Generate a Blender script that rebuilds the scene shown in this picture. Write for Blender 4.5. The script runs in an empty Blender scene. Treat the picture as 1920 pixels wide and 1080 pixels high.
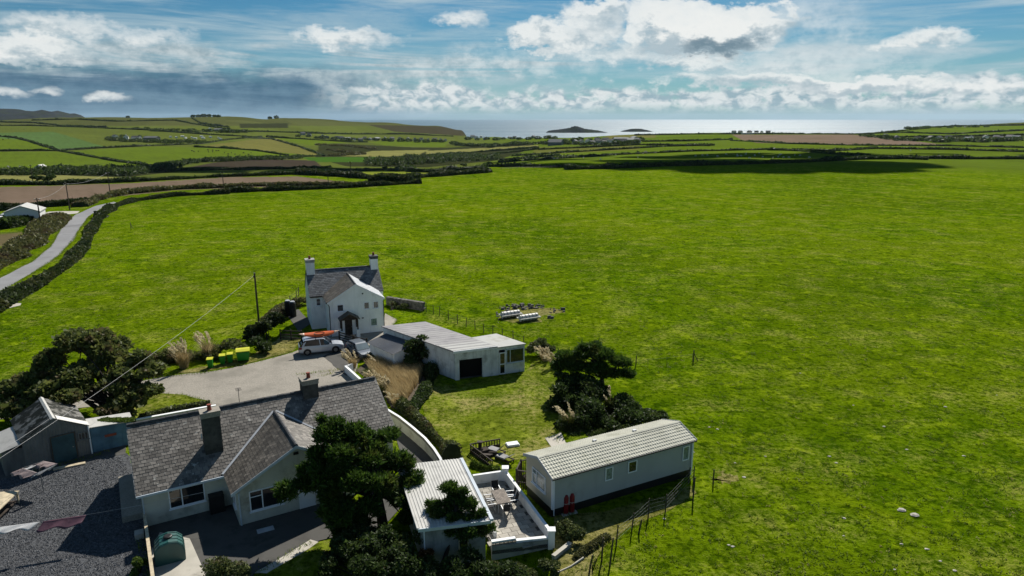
import bpy, math, random
import numpy as np
from mathutils import Vector

rnd = random.Random(7)
rng = np.random.default_rng(11)
sc = bpy.context.scene
COL = sc.collection

# ------------------------------------------------------------------ camera
FPX, HC = 1300.0, 25.0
PITCH = math.atan(319 / FPX)
cam_d = bpy.data.cameras.new('camera')
cam_d.sensor_width = 36.0
cam_d.lens = FPX / 1920 * 36
cam_d.clip_start = 0.5
cam_d.clip_end = 120000
cam = bpy.data.objects.new('camera', cam_d)
COL.objects.link(cam)
cam.location = (0, 0, HC)
cam.rotation_euler = (math.pi / 2 - PITCH, 0, 0)
sc.camera = cam

# ------------------------------------------------------------------ sun, exposure
SUN_AZ, SUN_EL = math.radians(17), math.radians(42)
SUNV = Vector((math.sin(SUN_AZ) * math.cos(SUN_EL), math.cos(SUN_AZ) * math.cos(SUN_EL), math.sin(SUN_EL)))
sun_d = bpy.data.lights.new('sun', 'SUN')
sun_d.energy = 5.0
sun_d.angle = math.radians(0.55)
sun_d.color = (1.0, 0.95, 0.86)
sun = bpy.data.objects.new('sun', sun_d)
COL.objects.link(sun)
sun.location = (0, 0, 90)
sun.rotation_euler = SUNV.to_track_quat('Z', 'Y').to_euler()
sc.view_settings.view_transform = 'Standard'
sc.view_settings.look = 'None'
sc.view_settings.gamma = 1.0
sc.view_settings.exposure = 0.34
sc.view_settings.use_curve_mapping = False

# ------------------------------------------------------------------ pixel <-> ground
def ray(px, py):
    x = (px - 960) / FPX
    y = -(py - 540) / FPX
    return (x, math.cos(PITCH) + y * math.sin(PITCH), -math.sin(PITCH) + y * math.cos(PITCH))

def G(px, py, z=0.0):
    d = ray(px, py)
    t = (z - HC) / d[2]
    return (d[0] * t, d[1] * t)

def G3(px, py, z=0.0):
    return (*G(px, py, z), z)

# ------------------------------------------------------------------ world: sky and clouds
W = bpy.data.worlds.new('World')
sc.world = W
W.use_nodes = True
wt = W.node_tree
wt.nodes.clear()

class S:
    """socket with arithmetic"""
    nt = None
    def __init__(s, sock): s.k = sock
    @staticmethod
    def m(op, *a, clamp=False):
        n = S.nt.nodes.new('ShaderNodeMath'); n.operation = op; n.use_clamp = clamp
        for i, v in enumerate(a):
            if isinstance(v, S): S.nt.links.new(v.k, n.inputs[i])
            else: n.inputs[i].default_value = v
        return S(n.outputs[0])
    def __add__(s, o): return S.m('ADD', s, o)
    __radd__ = __add__
    def __sub__(s, o): return S.m('SUBTRACT', s, o)
    def __rsub__(s, o): return S.m('SUBTRACT', o, s)
    def __mul__(s, o): return S.m('MULTIPLY', s, o)
    __rmul__ = __mul__
    def __truediv__(s, o): return S.m('DIVIDE', s, o)
    def max(s, o): return S.m('MAXIMUM', s, o)
    def min(s, o): return S.m('MINIMUM', s, o)
    def sat(s): return S.m('ADD', s, 0.0, clamp=True)

def smooth(v, a, b):
    n = S.nt.nodes.new('ShaderNodeMapRange'); n.interpolation_type = 'SMOOTHSTEP'
    S.nt.links.new(v.k, n.inputs[0]); n.inputs[1].default_value = a; n.inputs[2].default_value = b
    return S(n.outputs[0])

def comb(x, y, z=0.0):
    n = S.nt.nodes.new('ShaderNodeCombineXYZ')
    for i, v in enumerate((x, y, z)):
        if isinstance(v, S): S.nt.links.new(v.k, n.inputs[i])
        else: n.inputs[i].default_value = v
    return S(n.outputs[0])

def noise(vec, scale, detail=6, rough=0.55, dist=0.0):
    n = S.nt.nodes.new('ShaderNodeTexNoise')
    S.nt.links.new(vec.k, n.inputs['Vector'])
    n.inputs['Scale'].default_value = scale; n.inputs['Detail'].default_value = detail
    n.inputs['Roughness'].default_value = rough; n.inputs['Distortion'].default_value = dist
    return S(n.outputs['Fac'])

def mixc(f, a, b):
    n = S.nt.nodes.new('ShaderNodeMix'); n.data_type = 'RGBA'
    for i, v in ((0, f), (6, a), (7, b)):
        if isinstance(v, S): S.nt.links.new(v.k, n.inputs[i])
        elif isinstance(v, tuple): n.inputs[i].default_value = (*v, 1)
        else: n.inputs[i].default_value = v
    return S(n.outputs[2])

def build_sky():
    S.nt = wt
    out = wt.nodes.new('ShaderNodeOutputWorld'); bg = wt.nodes.new('ShaderNodeBackground')
    wt.links.new(bg.outputs[0], out.inputs[0])
    K = 0.068
    bg.inputs[1].default_value = K
    c = lambda r, g, b: (r / 0.1, g / 0.1, b / 0.1)
    sky = wt.nodes.new('ShaderNodeTexSky'); sky.sky_type = 'NISHITA'; sky.sun_disc = False
    sky.sun_elevation = SUN_EL; sky.sun_rotation = SUN_AZ
    sky.air_density = 1.0; sky.dust_density = 0.4; sky.ozone_density = 2.0; sky.altitude = 100
    tc = wt.nodes.new('ShaderNodeTexCoord'); sp = wt.nodes.new('ShaderNodeSeparateXYZ')
    wt.links.new(tc.outputs['Generated'], sp.inputs[0])
    x, y, z = (S(sp.outputs[i]) for i in range(3))
    az = S.m('ARCTAN2', x, y); el = S.m('ARCSINE', z)
    def ae(px, py):
        d = Vector(ray(px, py)).normalized()
        return math.atan2(d.x, d.y), math.asin(d.z)
    # clear-sky colour: the sky texture, tinted towards the deep teal of the photograph
    tint = wt.nodes.new('ShaderNodeMix'); tint.data_type = 'RGBA'; tint.blend_type = 'MULTIPLY'
    tint.inputs[0].default_value = 1.0
    wt.links.new(sky.outputs[0], tint.inputs[6]); tint.inputs[7].default_value = (0.19, 0.47, 0.62, 1)
    base = S(tint.outputs[2])
    v2 = comb(az, el * 1.5)
    w1 = noise(v2, 9, 8, 0.6); w2 = noise(comb(az + 3.1, el * 1.5), 9, 8, 0.6)
    fine = noise(v2, 34, 8, 0.62)
    wisp = noise(comb(az * 0.9 + el * 2.2, el * 11.0), 3.4, 9, 0.64, 0.9)
    wisp2 = noise(comb(az * 1.6 - el * 1.5, el * 14.0), 2.6, 9, 0.6, 0.3)
    # thin high veil, everywhere
    veil = (smooth(wisp, 0.40, 0.66) * 0.62 + smooth(wisp2, 0.46, 0.68) * 0.50) * (1.0 - smooth(el, 0.10, 0.40) * 0.72)
    low = 1.0 - smooth(el, 0.0, 0.16)
    col = mixc((veil + low * 0.30).sat() * 0.82, base, c(0.56, 0.69, 0.75))
    # scattered puffs above the frame, as in view
    zz = z.max(0.04) + 0.08
    puff = noise(comb(x / zz, y / zz), 1.7, 9, 0.56)
    col = mixc(smooth(puff, 0.60, 0.72) * smooth(el, 0.15, 0.24) * 0.7, col, c(0.86, 0.89, 0.92))
    # slate-blue rain bank on the left
    a0, e0 = ae(-300, 210); a1, e1 = ae(730, 150); _, et = ae(300, 128); _, eb = ae(300, 226)
    edge = (1.0 - smooth(az + (w1 - 0.5) * 0.30, a1 - 0.12, a1 + 0.10))
    ban = edge * (1.0 - smooth(el + (w2 - 0.5) * 0.07 + az * 0.012, et - 0.022, et + 0.012)) * smooth(el, eb - 0.01, eb + 0.006)
    col = mixc(ban * 0.94, col, mixc(smooth(wisp * 0.65 + fine * 0.35, 0.38, 0.64), c(0.050, 0.135, 0.235), c(0.16, 0.29, 0.40)))
    # layered cloud sheet over it
    _, es = ae(400, 118)
    sheet = smooth(wisp + w1 * 0.5, 0.66, 0.88) * (1.0 - smooth(S.m('ABSOLUTE', el - es + az * 0.010 + (w2 - 0.5) * 0.06), 0.008, 0.036)) * (1.0 - smooth(az, 0.0, 0.14))
    col = mixc(sheet * 0.85, col, mixc(smooth(fine, 0.3, 0.65), c(0.30, 0.42, 0.48), c(0.70, 0.77, 0.79)))
    # cumulus line along the horizon
    _, h0 = ae(1200, 214); _, h1 = ae(1200, 172)
    aL, _ = ae(600, 200)
    top = (w1 - 0.5) * 0.10 + (fine - 0.5) * 0.035
    line = (1.0 - smooth(el + top * -1.0, h1 - 0.004, h1 + 0.010)) * smooth(el + (w2 - 0.5) * 0.02, h0 - 0.004, h0 + 0.016) * smooth(az, aL - 0.03, aL + 0.08)
    billow = noise(comb(az, el * 1.7), 52, 6, 0.55, 0.4)
    lc = mixc(smooth(billow, 0.36, 0.60), c(0.36, 0.50, 0.58), c(0.90, 0.94, 0.94))
    col = mixc((line * smooth(fine + w1 * 0.4, 0.48, 0.66)) * 0.92, col, lc)
    # horizon haze
    _, hz = ae(1200, 222); _, hz2 = ae(1200, 196)
    col = mixc((1.0 - smooth(el, hz, hz2)) * 0.55, col, mixc(smooth(az, -0.45, 0.25), c(0.17, 0.31, 0.43), c(0.38, 0.53, 0.62)))
    # single cumulus clouds
    fray = noise(comb(az * 1.0 + el, el * 2.2), 70, 6, 0.6)
    dx = (w1 - 0.5) * 0.22 + (fine - 0.5) * 0.10 + (fray - 0.5) * 0.03; dy = (w2 - 0.5) * 0.10 + (fine - 0.5) * 0.050 + (fray - 0.5) * 0.018
    blobs = [(1330, 52, 165, 56, 1.0), (1230, 45, 80, 46, 0.75), (1040, 66, 115, 30, 0.62), (1110, 28, 80, 38, 0.66), (1180, 90, 150, 40, 0.35), (1480, 40, 200, 60, 0.25), (1000, 120, 260, 40, 0.22), (1500, 120, 300, 40, 0.28), (645, 72, 95, 22, 0.5),
             (140, 52, 140, 24, 0.36), (270, 62, 90, 20, 0.34), (40, 88, 90, 26, 0.62), (110, 105, 70, 16, 0.4), (860, 34, 60, 18, 0.42), (1725, 80, 85, 17, 0.5),
             (205, 184, 36, 11, 0.45), (95, 169, 26, 8, 0.36), (25, 171, 36, 9, 0.36), (1400, 150, 190, 16, 0.55), (1600, 155, 190, 17, 0.75),
             (1290, 118, 150, 20, 0.45), (1820, 165, 120, 12, 0.6)]
    acc = None; hgt = None
    for (bx, by, rx, ry, amp) in blobs:
        a_, e_ = ae(bx, by)
        ra, re = rx / FPX, ry / FPX
        qa = (az + dx * min(1.0, rx / 110) - a_) / ra
        qe = (el + dy * min(1.0, ry / 34) - e_) / re
        f = (1.0 - (qa * qa + qe * qe)).max(0.0) * amp
        acc = f if acc is None else acc.max(f)
        g = f * qe
        hgt = g if hgt is None else hgt + g
    dens = smooth(acc + (fine - 0.5) * 0.35 * smooth(acc, 0.0, 0.15), 0.03, 0.46)
    shade = smooth(hgt * 0.8 + fine * 1.0 + w1 * 0.5, 0.42, 0.86)
    cc = mixc(shade, c(0.50, 0.61, 0.67), c(1.0, 1.02, 1.0))
    col = mixc(dens * (0.72 + acc * 0.3).sat(), col, cc)
    a_, e_ = ae(1345, 82)
    qa = (az + dx * 0.9 - a_) / (84 / FPX); qe = (el + dy * 0.9 - e_) / (21 / FPX)
    col = mixc(smooth(1.0 - (qa * qa + qe * qe) + (fine - 0.5) * 0.5, 0.0, 1.25) * 0.95, col, c(0.14, 0.24, 0.31))
    wt.links.new(col.k, bg.inputs[0])
build_sky()

# ------------------------------------------------------------------ materials
MATS = {}
def new_mat(name):
    m = bpy.data.materials.new(name); m.use_nodes = True
    nt = m.node_tree; nt.nodes.clear()
    o = nt.nodes.new('ShaderNodeOutputMaterial'); b = nt.nodes.new('ShaderNodeBsdfPrincipled')
    nt.links.new(b.outputs[0], o.inputs[0])
    MATS[name] = m
    S.nt = nt
    return m, nt, b, o

def wpos(nt):
    g = nt.nodes.new('ShaderNodeNewGeometry')
    return S(g.outputs['Position']), S(g.outputs['Random Per Island'])

def bump(nt, b, h, strength, dist):
    n = nt.nodes.new('ShaderNodeBump'); n.inputs['Strength'].default_value = strength; n.inputs['Distance'].default_value = dist
    nt.links.new(h.k, n.inputs['Height']); nt.links.new(n.outputs[0], b.inputs['Normal'])

def M(name, col, rough=0.8, var=0.25, scale=1.2, dirt=None, dscale=0.6, dlo=0.52, dhi=0.75, metal=0.0, bstr=0.0, bscale=20, bdist=0.02, spec=0.3, island=0.0, streak=0.0, objr=0.0):
    """plain painted / stony surface with uneven tone, optional stains of another colour and fine relief"""
    m, nt, b, o = new_mat(name)
    p, isl = wpos(nt)
    n1 = noise(p, scale, 6, 0.6)
    dark = tuple(v * (1 - var) for v in col); lite = tuple(min(1, v * (1 + var)) for v in col)
    cc = mixc(smooth(n1, 0.28, 0.72), dark, lite)
    if island:
        cc = mixc(isl * island, cc, tuple(v * 0.35 for v in col))
    if objr:
        oi = nt.nodes.new('ShaderNodeObjectInfo'); cc = mixc(S(oi.outputs['Random']) * objr, cc, tuple(v * 0.3 for v in col))
    if dirt:
        n2 = noise(p, dscale, 8, 0.65)
        cc = mixc(smooth(n2, dlo, dhi), cc, dirt)
    if streak:
        mp = nt.nodes.new('ShaderNodeMapping'); mp.inputs['Scale'].default_value = (1.4, 1.4, 0.22); nt.links.new(p.k, mp.inputs[0])
        cc = mixc(smooth(noise(S(mp.outputs[0]), 1.0, 6, 0.65), 0.50, 0.74) * streak, cc, tuple(v * 0.45 for v in col))
    nt.links.new(cc.k, b.inputs['Base Color'])
    b.inputs['Roughness'].default_value = rough; b.inputs['Metallic'].default_value = metal
    b.inputs['Specular IOR Level'].default_value = spec
    if bstr: bump(nt, b, noise(p, bscale, 5, 0.6), bstr, bdist)
    return m

def leaf_mat(name, lo, hi, alt=None, trans=0.3, pscale=0.9):
    m, nt, b, o = new_mat(name)
    p, isl = wpos(nt)
    cc = mixc(isl, lo, hi)
    if alt:
        cc = mixc(smooth(noise(p, pscale, 4, 0.6), 0.52, 0.68), cc, alt)
    nt.links.new(cc.k, b.inputs['Base Color'])
    b.inputs['Roughness'].default_value = 0.6; b.inputs['Specular IOR Level'].default_value = 0.25
    t = nt.nodes.new('ShaderNodeBsdfTranslucent'); nt.links.new(cc.k, t.inputs[0])
    mx = nt.nodes.new('ShaderNodeMixShader'); mx.inputs[0].default_value = trans
    nt.links.new(b.outputs[0], mx.inputs[1]); nt.links.new(t.outputs[0], mx.inputs[2]); nt.links.new(mx.outputs[0], o.inputs[0])
    return m

def grass_mat(name, a, b_, c_, dry, attr=False, dlo=0.5, dhi=0.72, bs=1.0):
    """turf: broad patches, tufts, dry straw-coloured flecks; attr multiplies in the field colour of the terrain sheet"""
    m, nt, b, o = new_mat(name)
    p, isl = wpos(nt)
    big = noise(p, 0.035, 5, 0.6); mid = noise(p, 0.33, 7, 0.66); tuft = noise(p, 2.3, 8, 0.72); fine = noise(p, 9.0, 5, 0.7)
    g = mixc(smooth(mid * 0.65 + tuft * 0.35, 0.36, 0.62), a, b_)
    g = mixc(smooth(big, 0.35, 0.65) * 0.6, g, c_)
    g = mixc(smooth(noise(p, 0.011, 4, 0.6), 0.45, 0.62) * 0.5, g, tuple(v * 0.85 for v in a))
    sx = S.nt.nodes.new('ShaderNodeSeparateXYZ'); S.nt.links.new(p.k, sx.inputs[0])
    X_, Y_ = S(sx.outputs[0]), S(sx.outputs[1])
    lane = noise(comb((X_ * 0.82 + Y_ * 0.57) * 0.20, (Y_ * 0.82 - X_ * 0.57) * 0.012), 1.0, 3, 0.5)
    g = mixc(smooth(lane, 0.55, 0.72) * 0.45, g, (b_[0] * 1.5, b_[1] * 1.25, b_[2] * 2))
    fl = noise(p, 0.42, 4, 0.62)
    g = mixc(smooth(fl, 0.54, 0.68) * 0.7, g, (b_[0] * 1.8, b_[1] * 1.5, b_[2] * 3))
    g = mixc(smooth(noise(p, 0.75, 5, 0.7), 0.50, 0.64) * 0.8, g, tuple(v * 0.6 for v in a))
    d = smooth(noise(p, 0.16, 8, 0.7) * 0.45 + tuft * 0.35 + fine * 0.25, dlo, dhi)
    g = mixc(d * 0.75, g, dry)
    g = mixc(smooth(tuft, 0.52, 0.34) * 0.85, g, tuple(v * 0.42 for v in a))
    if attr:
        at = nt.nodes.new('ShaderNodeAttribute'); at.attribute_name = 'field'
        fc = S(at.outputs['Color']); fa = S(at.outputs['Alpha'])
        far = mixc(smooth(noise(p, 0.02, 6, 0.65), 0.3, 0.7) * 0.75, fc, mixc(0.35, fc, (0.05, 0.055, 0.02)))
        rows = noise(p, 0.25, 6, 0.7)
        far = mixc(smooth(rows * 0.5 + lane * 0.5, 0.45, 0.68) * 0.6, far, mixc(0.5, fc, (0.03, 0.03, 0.012)))
        g = mixc(fa, g, far)
    nt.links.new(g.k, b.inputs['Base Color'])
    b.inputs['Roughness'].default_value = 1.0; b.inputs['Specular IOR Level'].default_value = 0.0
    bump(nt, b, tuft * 0.7 + fine * 0.3 + mid * 0.5, 0.9 * bs, 0.5)
    return m

M('render_white', (0.84, 0.85, 0.85), 0.85, 0.06, 0.8, (0.44, 0.45, 0.43), 0.9, 0.56, 0.86, bstr=0.25, bscale=14, streak=0.3)
M('render_cream', (0.55, 0.545, 0.47), 0.88, 0.08, 0.9, (0.27, 0.255, 0.20), 0.7, 0.50, 0.74, bstr=0.4, bscale=16, streak=0.4)
M('render_stained', (0.68, 0.70, 0.70), 0.9, 0.12, 0.8, (0.24, 0.25, 0.23), 0.6, 0.48, 0.74, bstr=0.3, bscale=12, streak=0.7)
M('render_grey', (0.30, 0.31, 0.30), 0.9, 0.2, 0.8, (0.12, 0.12, 0.11), 0.7, 0.5, 0.75, bstr=0.3, streak=0.8)
M('slate', (0.205, 0.186, 0.165), 0.6, 0.3, 0.9, (0.42, 0.41, 0.37), 2.6, 0.58, 0.70, spec=0.35, island=0.95, bstr=0.2, bscale=25)
M('slate_new', (0.20, 0.205, 0.21), 0.55, 0.25, 0.9, (0.34, 0.34, 0.32), 2.0, 0.60, 0.76, spec=0.35, island=0.9)
M('chimney_render', (0.075, 0.072, 0.065), 0.9, 0.35, 1.5, (0.03, 0.03, 0.028), 1.2, 0.45, 0.7, bstr=0.3)
M('slate_brown', (0.125, 0.112, 0.095), 0.65, 0.35, 1.0, (0.32, 0.29, 0.24), 3.0, 0.60, 0.74, spec=0.3, island=0.95)
M('ridge', (0.06, 0.062, 0.066), 0.7, 0.4, 2.0)
M('mortar', (0.34, 0.34, 0.33), 0.9, 0.2)
M('lead', (0.42, 0.44, 0.47), 0.55, 0.15)
M('pvc', (0.78, 0.80, 0.83), 0.45, 0.04)
M('board_blue', (0.50, 0.56, 0.62), 0.6, 0.1)
M('glass', (0.012, 0.015, 0.018), 0.06, 0.2, spec=0.8)
M('glass_curtain', (0.16, 0.22, 0.22), 0.15, 0.5, 6.0, spec=0.7)
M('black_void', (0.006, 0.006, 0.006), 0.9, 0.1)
M('dark_wood', (0.045, 0.034, 0.026), 0.8, 0.4, 3.0)
M('post_wood', (0.075, 0.06, 0.045), 0.9, 0.4, 3.0)
M('grey_wood', (0.21, 0.18, 0.155), 0.8, 0.3, 4.0)
M('pale_wood', (0.50, 0.42, 0.29), 0.8, 0.25, 3.0)
M('terracotta', (0.22, 0.055, 0.035), 0.8, 0.3)
M('concrete', (0.29, 0.265, 0.225), 0.92, 0.22, 9.0, (0.20, 0.185, 0.155), 0.22, 0.44, 0.70, bstr=0.6, bscale=5, bdist=0.05)
M('concrete_pale', (0.46, 0.43, 0.37), 0.92, 0.15, 0.6, (0.25, 0.235, 0.20), 0.6, 0.52, 0.74, bstr=0.2)
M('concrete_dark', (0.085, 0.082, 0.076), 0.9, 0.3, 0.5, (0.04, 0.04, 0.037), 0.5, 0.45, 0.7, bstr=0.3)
M('paving', (0.44, 0.41, 0.355), 0.9, 0.2, 1.0, (0.26, 0.25, 0.22), 1.6, 0.5, 0.75, objr=0.6)
M('asphalt', (0.23, 0.23, 0.235), 0.9, 0.12, 0.15, (0.16, 0.16, 0.165), 0.12, 0.5, 0.72, bstr=0.3, bscale=5)
M('gravel_base', (0.065, 0.068, 0.074), 0.9, 0.55, 4.5, bstr=1.0, bscale=7, bdist=0.12)
M('stone_chip', (0.155, 0.16, 0.17), 0.85, 0.4, 2.0, island=0.9)
M('stone', (0.16, 0.15, 0.135), 0.9, 0.5, 2.5, island=0.7)
M('pale_stone', (0.50, 0.47, 0.40), 0.9, 0.25, 3.0, island=0.3)
M('iron_white', (0.50, 0.49, 0.46), 0.5, 0.08, 0.9, (0.42, 0.30, 0.20), 0.9, 0.66, 0.82, spec=0.4, streak=0.5)
M('iron_grey', (0.15, 0.152, 0.15), 0.6, 0.2, 0.8, (0.14, 0.14, 0.14), 1.2, 0.5, 0.72, streak=0.7)
M('iron_moss', (0.24, 0.23, 0.21), 0.9, 0.3, 0.8, (0.035, 0.037, 0.03), 1.3, 0.40, 0.52)
M('sheet_dark', (0.085, 0.095, 0.115), 0.5, 0.15, 0.8, spec=0.5)
M('roof_felt', (0.31, 0.30, 0.30), 0.8, 0.12, 0.4, (0.24, 0.23, 0.24), 0.35, 0.45, 0.62)
M('roof_felt_pale', (0.43, 0.43, 0.41), 0.8, 0.1, 0.5, (0.34, 0.33, 0.29), 0.5, 0.5, 0.7)
M('paint_teal', (0.032, 0.075, 0.088), 0.6, 0.25, 1.5)
M('sheet_blue', (0.075, 0.155, 0.225), 0.7, 0.25, 0.9, (0.16, 0.14, 0.12), 0.9, 0.62, 0.78, streak=0.8)
M('caravan_wall', (0.36, 0.372, 0.37), 0.5, 0.05, 0.6, (0.27, 0.27, 0.25), 0.5, 0.55, 0.8, streak=0.15)
M('caravan_cream', (0.47, 0.43, 0.34), 0.5, 0.05, 0.6)
M('caravan_roof', (0.52, 0.51, 0.42), 0.55, 0.1, 0.5, (0.33, 0.33, 0.24), 0.9, 0.5, 0.75, streak=0.3)
M('steel', (0.55, 0.56, 0.57), 0.35, 0.05, metal=0.7)
M('sling', (0.018, 0.018, 0.02), 0.8, 0.2)
M('red_paint', (0.20, 0.010, 0.012), 0.45, 0.2, 2.0)
M('green_tank', (0.018, 0.085, 0.078), 0.4, 0.2, 1.0, spec=0.5)
M('black_plastic', (0.012, 0.012, 0.013), 0.5, 0.2)
M('bin_green', (0.018, 0.22, 0.016), 0.45, 0.08)
M('bin_yellow', (0.58, 0.58, 0.035), 0.45, 0.06)
M('car_silver', (0.46, 0.50, 0.56), 0.28, 0.02, metal=0.35, spec=0.6)
M('car_dark', (0.14, 0.16, 0.19), 0.28, 0.02, metal=0.3, spec=0.6)
M('car_white', (0.75, 0.76, 0.77), 0.3, 0.02, spec=0.6)
M('car_glass', (0.010, 0.012, 0.015), 0.05, 0.1, spec=0.9)
M('screen_sky_glass', (0.22, 0.27, 0.29), 0.04, 0.1, spec=1.0)  # pale sky reflection is put into the windscreen's base colour
M('tyre', (0.015, 0.015, 0.016), 0.8, 0.1)
M('rim', (0.20, 0.205, 0.21), 0.35, 0.1, metal=0.6)
M('lamp_red', (0.25, 0.01, 0.01), 0.2, 0.1)
M('plate_yellow', (0.55, 0.43, 0.05), 0.5, 0.05)
M('kayak_orange', (0.62, 0.12, 0.030), 0.4, 0.12, 0.7)
M('kayak_pale', (0.66, 0.46, 0.34), 0.4, 0.1)
M('tarp_grey', (0.24, 0.235, 0.235), 0.7, 0.2, 1.5)
M('wire', (0.40, 0.40, 0.40), 0.6, 0.05)
M('wire_dark', (0.05, 0.05, 0.05), 0.6, 0.05)
M('bark', (0.034, 0.028, 0.022), 0.95, 0.4, 4.0, bstr=0.5)
M('soil', (0.085, 0.066, 0.045), 0.95, 0.35, 1.2, bstr=0.6, bscale=5)
M('hedge_core', (0.028, 0.038, 0.014), 0.95, 0.4, 0.6)
M('rock_cloud_shade', (0.026, 0.028, 0.030), 1.0, 0.35, 0.01, (0.030, 0.036, 0.020), 0.012, 0.45, 0.6, spec=0.0)  # cloud shade over islands and mountain is put into this colour
M('house_white', (0.72, 0.72, 0.70), 0.85, 0.1, 0.05)
M('house_roof', (0.085, 0.085, 0.09), 0.8, 0.25, 0.05)
M('barn_sheet', (0.15, 0.16, 0.165), 0.8, 0.25, 0.05)
M('sheep_wool', (0.62, 0.59, 0.52), 0.95, 0.1)
M('cow_hide', (0.018, 0.015, 0.013), 0.8, 0.3)
leaf_mat('pine_leaf', (0.014, 0.038, 0.007), (0.085, 0.150, 0.020), (0.095, 0.115, 0.022), 0.40, 0.7)
leaf_mat('tree_leaf', (0.045, 0.068, 0.018), (0.170, 0.190, 0.050), (0.130, 0.095, 0.045), 0.42, 0.8)
leaf_mat('dark_leaf', (0.015, 0.030, 0.009), (0.070, 0.110, 0.026), (0.070, 0.095, 0.024), 0.42, 0.5)
leaf_mat('gorse_leaf', (0.018, 0.032, 0.010), (0.065, 0.090, 0.026), (0.085, 0.090, 0.030), 0.35, 0.35)
leaf_mat('shrub_leaf', (0.035, 0.055, 0.014), (0.150, 0.175, 0.055), (0.10, 0.075, 0.035), 0.3, 0.9)
leaf_mat('rough_leaf', (0.055, 0.065, 0.018), (0.190, 0.185, 0.065), (0.085, 0.060, 0.035), 0.3, 0.25)
leaf_mat('bright_leaf', (0.045, 0.085, 0.010), (0.140, 0.200, 0.030), None, 0.35)
leaf_mat('golden_blade', (0.30, 0.215, 0.10), (0.64, 0.52, 0.28), (0.44, 0.33, 0.16), 0.35, 0.6)
leaf_mat('green_blade', (0.05, 0.075, 0.015), (0.16, 0.18, 0.05), None, 0.35)
leaf_mat('plume', (0.48, 0.40, 0.25), (0.72, 0.64, 0.44), None, 0.4)
leaf_mat('cloth_white', (0.80, 0.80, 0.80), (0.80, 0.80, 0.80), (0.70, 0.70, 0.72), 0.5, 3.0)
leaf_mat('cloth_mauve', (0.20, 0.105, 0.14), (0.20, 0.105, 0.14), (0.14, 0.07, 0.10), 0.4, 3.0)
leaf_mat('cloth_stripe', (0.42, 0.34, 0.33), (0.42, 0.34, 0.33), (0.12, 0.08, 0.08), 0.4, 5.0)
leaf_mat('cloth_blue', (0.46, 0.56, 0.70), (0.46, 0.56, 0.70), None, 0.5)
leaf_mat('turf_blade', (0.070, 0.125, 0.003), (0.190, 0.260, 0.012), (0.24, 0.26, 0.03), 0.5, 0.4)
leaf_mat('straw_blade', (0.24, 0.21, 0.06), (0.46, 0.42, 0.16), None, 0.5)
leaf_mat('rust_leaf', (0.10, 0.045, 0.015), (0.22, 0.12, 0.04), None, 0.3)
grass_mat('field_grass', (0.042, 0.098, 0.0015), (0.142, 0.228, 0.003), (0.160, 0.220, 0.004), (0.38, 0.36, 0.085), attr=True, dlo=0.525, dhi=0.68)
grass_mat('lawn_grass', (0.070, 0.110, 0.006), (0.140, 0.200, 0.010), (0.15, 0.170, 0.018), (0.38, 0.31, 0.13), dlo=0.505, dhi=0.64, bs=0.6)
grass_mat('verge_grass', (0.085, 0.110, 0.010), (0.19, 0.19, 0.030), (0.20, 0.175, 0.05), (0.34, 0.30, 0.13), dlo=0.46, dhi=0.64, bs=0.8)

def sea_mat():
    m, nt, b, o = new_mat('sea_water')
    p, isl = wpos(nt)
    b.inputs['Base Color'].default_value = (0.015, 0.075, 0.115, 1)
    b.inputs['Specular IOR Level'].default_value = 0.32
    mp = nt.nodes.new('ShaderNodeMapping'); mp.inputs['Scale'].default_value = (0.00035, 0.0016, 1); nt.links.new(p.k, mp.inputs[0])
    nt.links.new((noise(S(mp.outputs[0]), 1.0, 5, 0.6) * 0.36 + 0.22).k, b.inputs['Roughness'])
    b.inputs['Roughness'].default_value = 0.42
    b.inputs['IOR'].default_value = 1.33
    bump(nt, b, noise(p, 0.02, 6, 0.7) + noise(p, 0.0016, 5, 0.6) * 3.0, 0.9, 9.0)
sea_mat()

def cloud_mat():
    m, nt, b, o = new_mat('cloud_vapour')
    b.inputs['Base Color'].default_value = (0.85, 0.86, 0.88, 1); b.inputs['Roughness'].default_value = 1.0
    b.inputs['Specular IOR Level'].default_value = 0.0
cloud_mat()

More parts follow.
